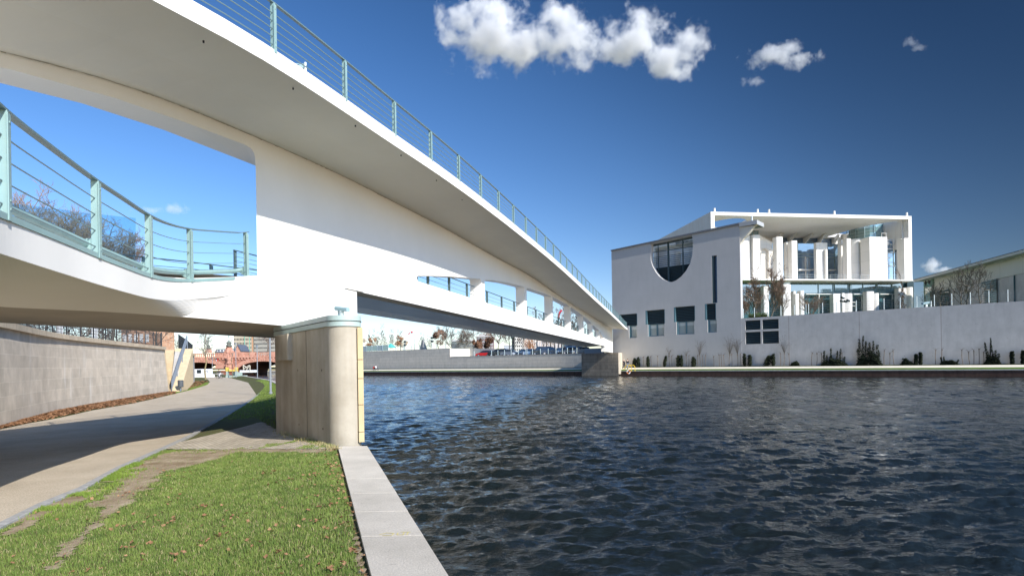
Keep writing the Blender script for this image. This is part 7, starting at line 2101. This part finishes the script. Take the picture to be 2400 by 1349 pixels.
def walk_pose(ph=1):
    return dict(pelvis=(0, 0, .92), waist=(0, 0, 1.08), chest=(0, -.01, 1.32), neck=(0, -.02, 1.50), head=(0, -.04, 1.60), crown=(0, -.035, 1.70), shL=(.19, 0, 1.41), elL=(.24, .08 * ph, 1.14), haL=(.23, -.05 * ph, .90), fiL=(.23, -.09 * ph, .82), shR=(-.19, 0, 1.41), elR=(-.24, -.06 * ph, 1.14), haR=(-.23, -.17 * ph, .93), fiR=(-.23, -.2 * ph, .86), hipL=(.10, 0, .86), knL=(.10, -.14 * ph, .49), anL=(.10, -.18 * ph, .09), toL=(.11, -.34 * ph if ph > 0 else -.05, .04), hipR=(-.10, 0, .86), knR=(-.10, .04 * ph, .48), anR=(-.10, .22 * ph, .11), toR=(-.11, .10 * ph - .02, .04))
jk = mat('coat_dark', (0.03, 0.035, 0.05), rough=.85); jeans = mat('jeans_blue', (0.18, 0.24, 0.36), rough=.85); tr_d = mat('trousers_dark', (0.05, 0.055, 0.07), rough=.85)
hair_w = mat('hair_grey', (0.45, 0.42, 0.38), rough=.8); hair_b = mat('hair_brown', (0.10, 0.06, 0.035), rough=.8)
for u, ph, lab, jc, tc_, hc_ in ((1462.3, 1, 'person in a dark jacket walking beside the abutment, left of two', jk, tr_d, hair_w), (1471.2, -1, 'person in a black coat and pale blue jeans walking right of the companion', mat('coat_black', (0.02, 0.02, 0.025), rough=.85), jeans, hair_b)):
    off = -3.0; s_ = WL.sz(u, 864, off)[0]
    person(walk_pose(ph), WL.P(s_, zz(off) + .0, off), math.radians(35), lab, jc, tc_, hc_, long_coat=(ph < 0))
# bicycles
def bicycle(name, loc, rot, label, colr, wheel_r=.34, base=1.05):
    root = empty(name, (0, 0, 0), label, 'bicycle'); Mf = mat('frame_' + label[:6].strip().replace(' ', '_'), colr, rough=.4); Mt_ = mat('bike_tyre', (0.02, 0.02, 0.02), rough=.8); Ml = mat('bike_metal', (0.5, 0.5, 0.5), rough=.3, metal=.8)
    for y in (-base / 2, base / 2):
        c = Vector((0, y, wheel_r)); n = 22
        w_ = MB().pipe([c + Vector((0, math.cos(6.283 * i / n) * wheel_r * .96, math.sin(6.283 * i / n) * wheel_r * .96)) for i in range(n + 1)], .022, 5).build('wheel', Mt_, root)
        MB().pipe([c + Vector((0, math.cos(6.283 * i / 9) * wheel_r * .9 * (i % 2), math.sin(6.283 * i / 9) * wheel_r * .9 * (i % 2))) for i in range(18)], .004, 3).build('spokes', Ml, w_)
    R0, F0 = Vector((0, base / 2, wheel_r)), Vector((0, -base / 2, wheel_r)); bb_ = Vector((0, .05, .28)); st_ = Vector((0, .2, .86)); hd = Vector((0, -.36, .88)); hd2 = Vector((0, -.4, .72))
    mb = MB()
    for a, b_ in ((R0, bb_), (bb_, st_), (st_, R0), (st_ - Vector((0, 0, .08)), hd), (hd2, bb_), (hd, hd2), (hd2, F0)): mb.tube(a, b_, .018, .016, 6)
    mb.build('frame', Mf, root)
    MB().pipe([Vector((-.28, -.28, 1.02)), Vector((-.2, -.38, 1.03)), Vector((0, -.4, .98)), Vector((.2, -.38, 1.03)), Vector((.28, -.28, 1.02))], .014, 6).build('handlebar', Ml, root)
    MB().lathe((0, .22, .87), [(.06, 0), (.1, .03), (.06, .06)], 8).build('saddle', Mt_, root)
    root.location = loc; root.rotation_euler = (0, 0, rot); return root
def ride_pose():
    return dict(pelvis=(0, .18, .98), waist=(0, .12, 1.12), chest=(0, -.02, 1.34), neck=(0, -.10, 1.48), head=(0, -.15, 1.58), crown=(0, -.15, 1.69), shL=(.19, -.04, 1.41), elL=(.25, -.17, 1.20), haL=(.25, -.29, 1.05), fiL=(.24, -.34, 1.03), shR=(-.19, -.04, 1.41), elR=(-.25, -.17, 1.20), haR=(-.25, -.29, 1.05), fiR=(-.24, -.34, 1.03), hipL=(.10, .16, .93), knL=(.12, -.20, .68), anL=(.11, -.03, .30), toL=(.11, -.19, .26), hipR=(-.10, .16, .93), knR=(-.12, -.06, .52), anR=(-.11, .1, .14), toR=(-.11, -.06, .12))
q = gnd(514.5, 887, PZ)
bicycle('bicycle', (q.x, q.y, PZ + .01), math.radians(-12), 'bicycle ridden towards the viewer at the bend of the path', (0.35, 0.36, 0.38))
person(ride_pose(), (q.x, q.y, PZ + .01), math.radians(-12), 'person in dark top and pale striped legs riding towards the viewer', mat('jersey_dark', (0.05, 0.05, 0.07), rough=.7), mat('legs_pale', (0.60, 0.60, 0.62), rough=.7), mat('helmet_dark', (0.04, 0.04, 0.05), rough=.3), hat=True)
# low tricycle rider on the far bank
off = -3.4; s_ = WL.sz(879.5, 868, off)[0]; b_ = WL.P(s_, zz(off) + .02, off); rt = math.atan2(-.66, .75) + math.pi / 2
root = empty('tricycle', (0, 0, 0), 'low dark tricycle with a red bag on the far bank path', 'tricycle')
for x, y in ((0, .75), (-.4, -.6), (.4, -.6)):
    n = 18; c = Vector((x, y, .3)); MB().pipe([c + Vector((0, math.cos(6.283 * i / n) * .29, math.sin(6.283 * i / n) * .29)) for i in range(n + 1)], .03, 5).build('wheel', MATS['bike_tyre'], root)
MB().pipe([Vector((0, .75, .3)), Vector((0, .3, .38)), Vector((0, -.6, .38))], .04, 6).tube((-.4, -.6, .3), (.4, -.6, .3), .025, .025, 5).build('frame', MATS['coat_dark'], root)
MB().box(-.25, .25, .35, .7, .42, .95).build('red_bag', mat('bag_red', (0.65, 0.06, 0.04), rough=.7), root, bevel=.06)
MB().box(-.2, .2, -.5, -.05, .40, .48).build('seat', MATS['bike_tyre'], root, bevel=.02)
root.location = b_; root.rotation_euler = (0, 0, rt)
pj = dict(pelvis=(0, -.25, .56), waist=(0, -.28, .70), chest=(0, -.30, .95), neck=(0, -.28, 1.1), head=(0, -.25, 1.2), crown=(0, -.25, 1.3), shL=(.18, -.28, 1.03), elL=(.22, -.1, .82), haL=(.2, .12, .84), fiL=(.2, .18, .85), shR=(-.18, -.28, 1.03), elR=(-.22, -.1, .82), haR=(-.2, .12, .84), fiR=(-.2, .18, .85), hipL=(.1, -.2, .54), knL=(.13, .12, .74), anL=(.1, .42, .38), toL=(.1, .55, .42), hipR=(-.1, -.2, .54), knR=(-.13, .05, .78), anR=(-.1, .3, .35), toR=(-.1, .44, .38), face=(0, 1, 0))
person(pj, b_, rt, 'person in a white jacket sitting low on a tricycle on the far bank', mat('jacket_white', (0.75, 0.76, 0.8), rough=.8), tr_d, hair_b)

# ================================================================== CLOUDS (volumes far above the city)
def cloud(label, blobs, y, dens, seed, nscale=1.0, thick=.9, edge=1.0):
    """blobs: (u, v, ru, rv) in photo measure, set at distance y"""
    k = y / F_PX; cs = [(at(u, v, y), ru * k, rv_ * k) for u, v, ru, rv_ in blobs]
    x0 = min(c.x - r * 1.45 for c, r, _ in cs); x1 = max(c.x + r * 1.45 for c, r, _ in cs); z0 = min(c.z - r * 1.5 for c, _, r in cs); z1 = max(c.z + r * 1.5 for c, _, r in cs)
    dy = max(r for _, _, r in cs) * thick * 1.4
    M = bpy.data.materials.new('cloud_' + str(seed)); M.use_nodes = True; nt = M.node_tree; nt.nodes.clear(); L = nt.links.new
    out = nt.nodes.new('ShaderNodeOutputMaterial'); pv = nt.nodes.new('ShaderNodeVolumePrincipled')
    pv.inputs['Color'].default_value = (1, 1, 1, 1); pv.inputs['Anisotropy'].default_value = -.15
    L(pv.outputs[0], out.inputs['Volume'])
    g = nt.nodes.new('ShaderNodeNewGeometry'); cur = None
    for c, rx, rz in cs:
        s = nt.nodes.new('ShaderNodeVectorMath'); s.operation = 'SUBTRACT'; s.inputs[1].default_value = c; L(g.outputs['Position'], s.inputs[0])
        d = nt.nodes.new('ShaderNodeVectorMath'); d.operation = 'DIVIDE'; d.inputs[1].default_value = (rx, rz * thick, rz); L(s.outputs[0], d.inputs[0])
        l = nt.nodes.new('ShaderNodeVectorMath'); l.operation = 'LENGTH'; L(d.outputs[0], l.inputs[0])
        o = nt.nodes.new('ShaderNodeMath'); o.operation = 'SUBTRACT'; o.inputs[0].default_value = 1.0; L(l.outputs['Value'], o.inputs[1])
        if cur is None: cur = o.outputs[0]
        else:
            mx = nt.nodes.new('ShaderNodeMath'); mx.operation = 'SMOOTH_MAX'; mx.inputs[2].default_value = .25; L(cur, mx.inputs[0]); L(o.outputs[0], mx.inputs[1]); cur = mx.outputs[0]
    n = nt.nodes.new('ShaderNodeTexNoise'); n.inputs['Scale'].default_value = nscale / (60 * k); n.inputs['Detail'].default_value = 9; n.inputs['Roughness'].default_value = .66
    try: n.inputs['Distortion'].default_value = .12
    except Exception: pass
    L(g.outputs['Position'], n.inputs['Vector'])
    a = nt.nodes.new('ShaderNodeMath'); a.operation = 'MULTIPLY_ADD'; a.inputs[1].default_value = 4.6 * edge; a.inputs[2].default_value = -2.42 * edge; L(n.outputs['Fac'], a.inputs[0])
    b_ = nt.nodes.new('ShaderNodeMath'); b_.operation = 'ADD'; L(cur, b_.inputs[0]); L(a.outputs[0], b_.inputs[1])
    m2 = nt.nodes.new('ShaderNodeMath'); m2.operation = 'MULTIPLY'; m2.use_clamp = True; m2.inputs[1].default_value = 1.5; L(b_.outputs[0], m2.inputs[0])
    m3 = nt.nodes.new('ShaderNodeMath'); m3.operation = 'MULTIPLY'; m3.inputs[1].default_value = dens / k; L(m2.outputs[0], m3.inputs[0])
    L(m3.outputs[0], pv.inputs['Density'])
    mb = MB().box(x0, x1, y - dy, y + dy, z0, z1)
    o = mb.build('cloud', M); o['label'] = label; o['category'] = 'cloud'
    return o
cloud('large white cumulus cloud stretched out above the bridge, the biggest in the sky', [(1150, 70, 100, 75), (1075, 95, 45, 22), (1215, 110, 60, 50), (1310, 40, 55, 35), (1330, 95, 85, 60), (1345, 150, 55, 30), (1490, 95, 115, 58), (1580, 130, 60, 50), (1595, 170, 30, 25)], 1500, .048, 1, nscale=1.0)
cloud('medium wispy cloud right of the big cumulus', [(1800, 132, 55, 24), (1860, 138, 60, 22), (1855, 115, 30, 18)], 1500, .035, 2, nscale=1.7)
cloud('tiny wisp just below the medium cloud', [(1770, 190, 30, 14)], 1500, .02, 3, nscale=2.6)
cloud('small faint wisp high up in the right part of the sky', [(2135, 98, 16, 14), (2155, 112, 18, 8)], 1500, .016, 4, nscale=3.2)
cloud('small puffy cloud low above the roof of the long wing', [(2185, 622, 26, 16), (2210, 632, 26, 10)], 1700, .08, 5, nscale=2.2, edge=.6)
cloud('thin pink white cloud seen through the ramp railing', [(355, 494, 40, 10), (405, 490, 35, 13)], 1700, .022, 6, nscale=2.2, edge=.8)
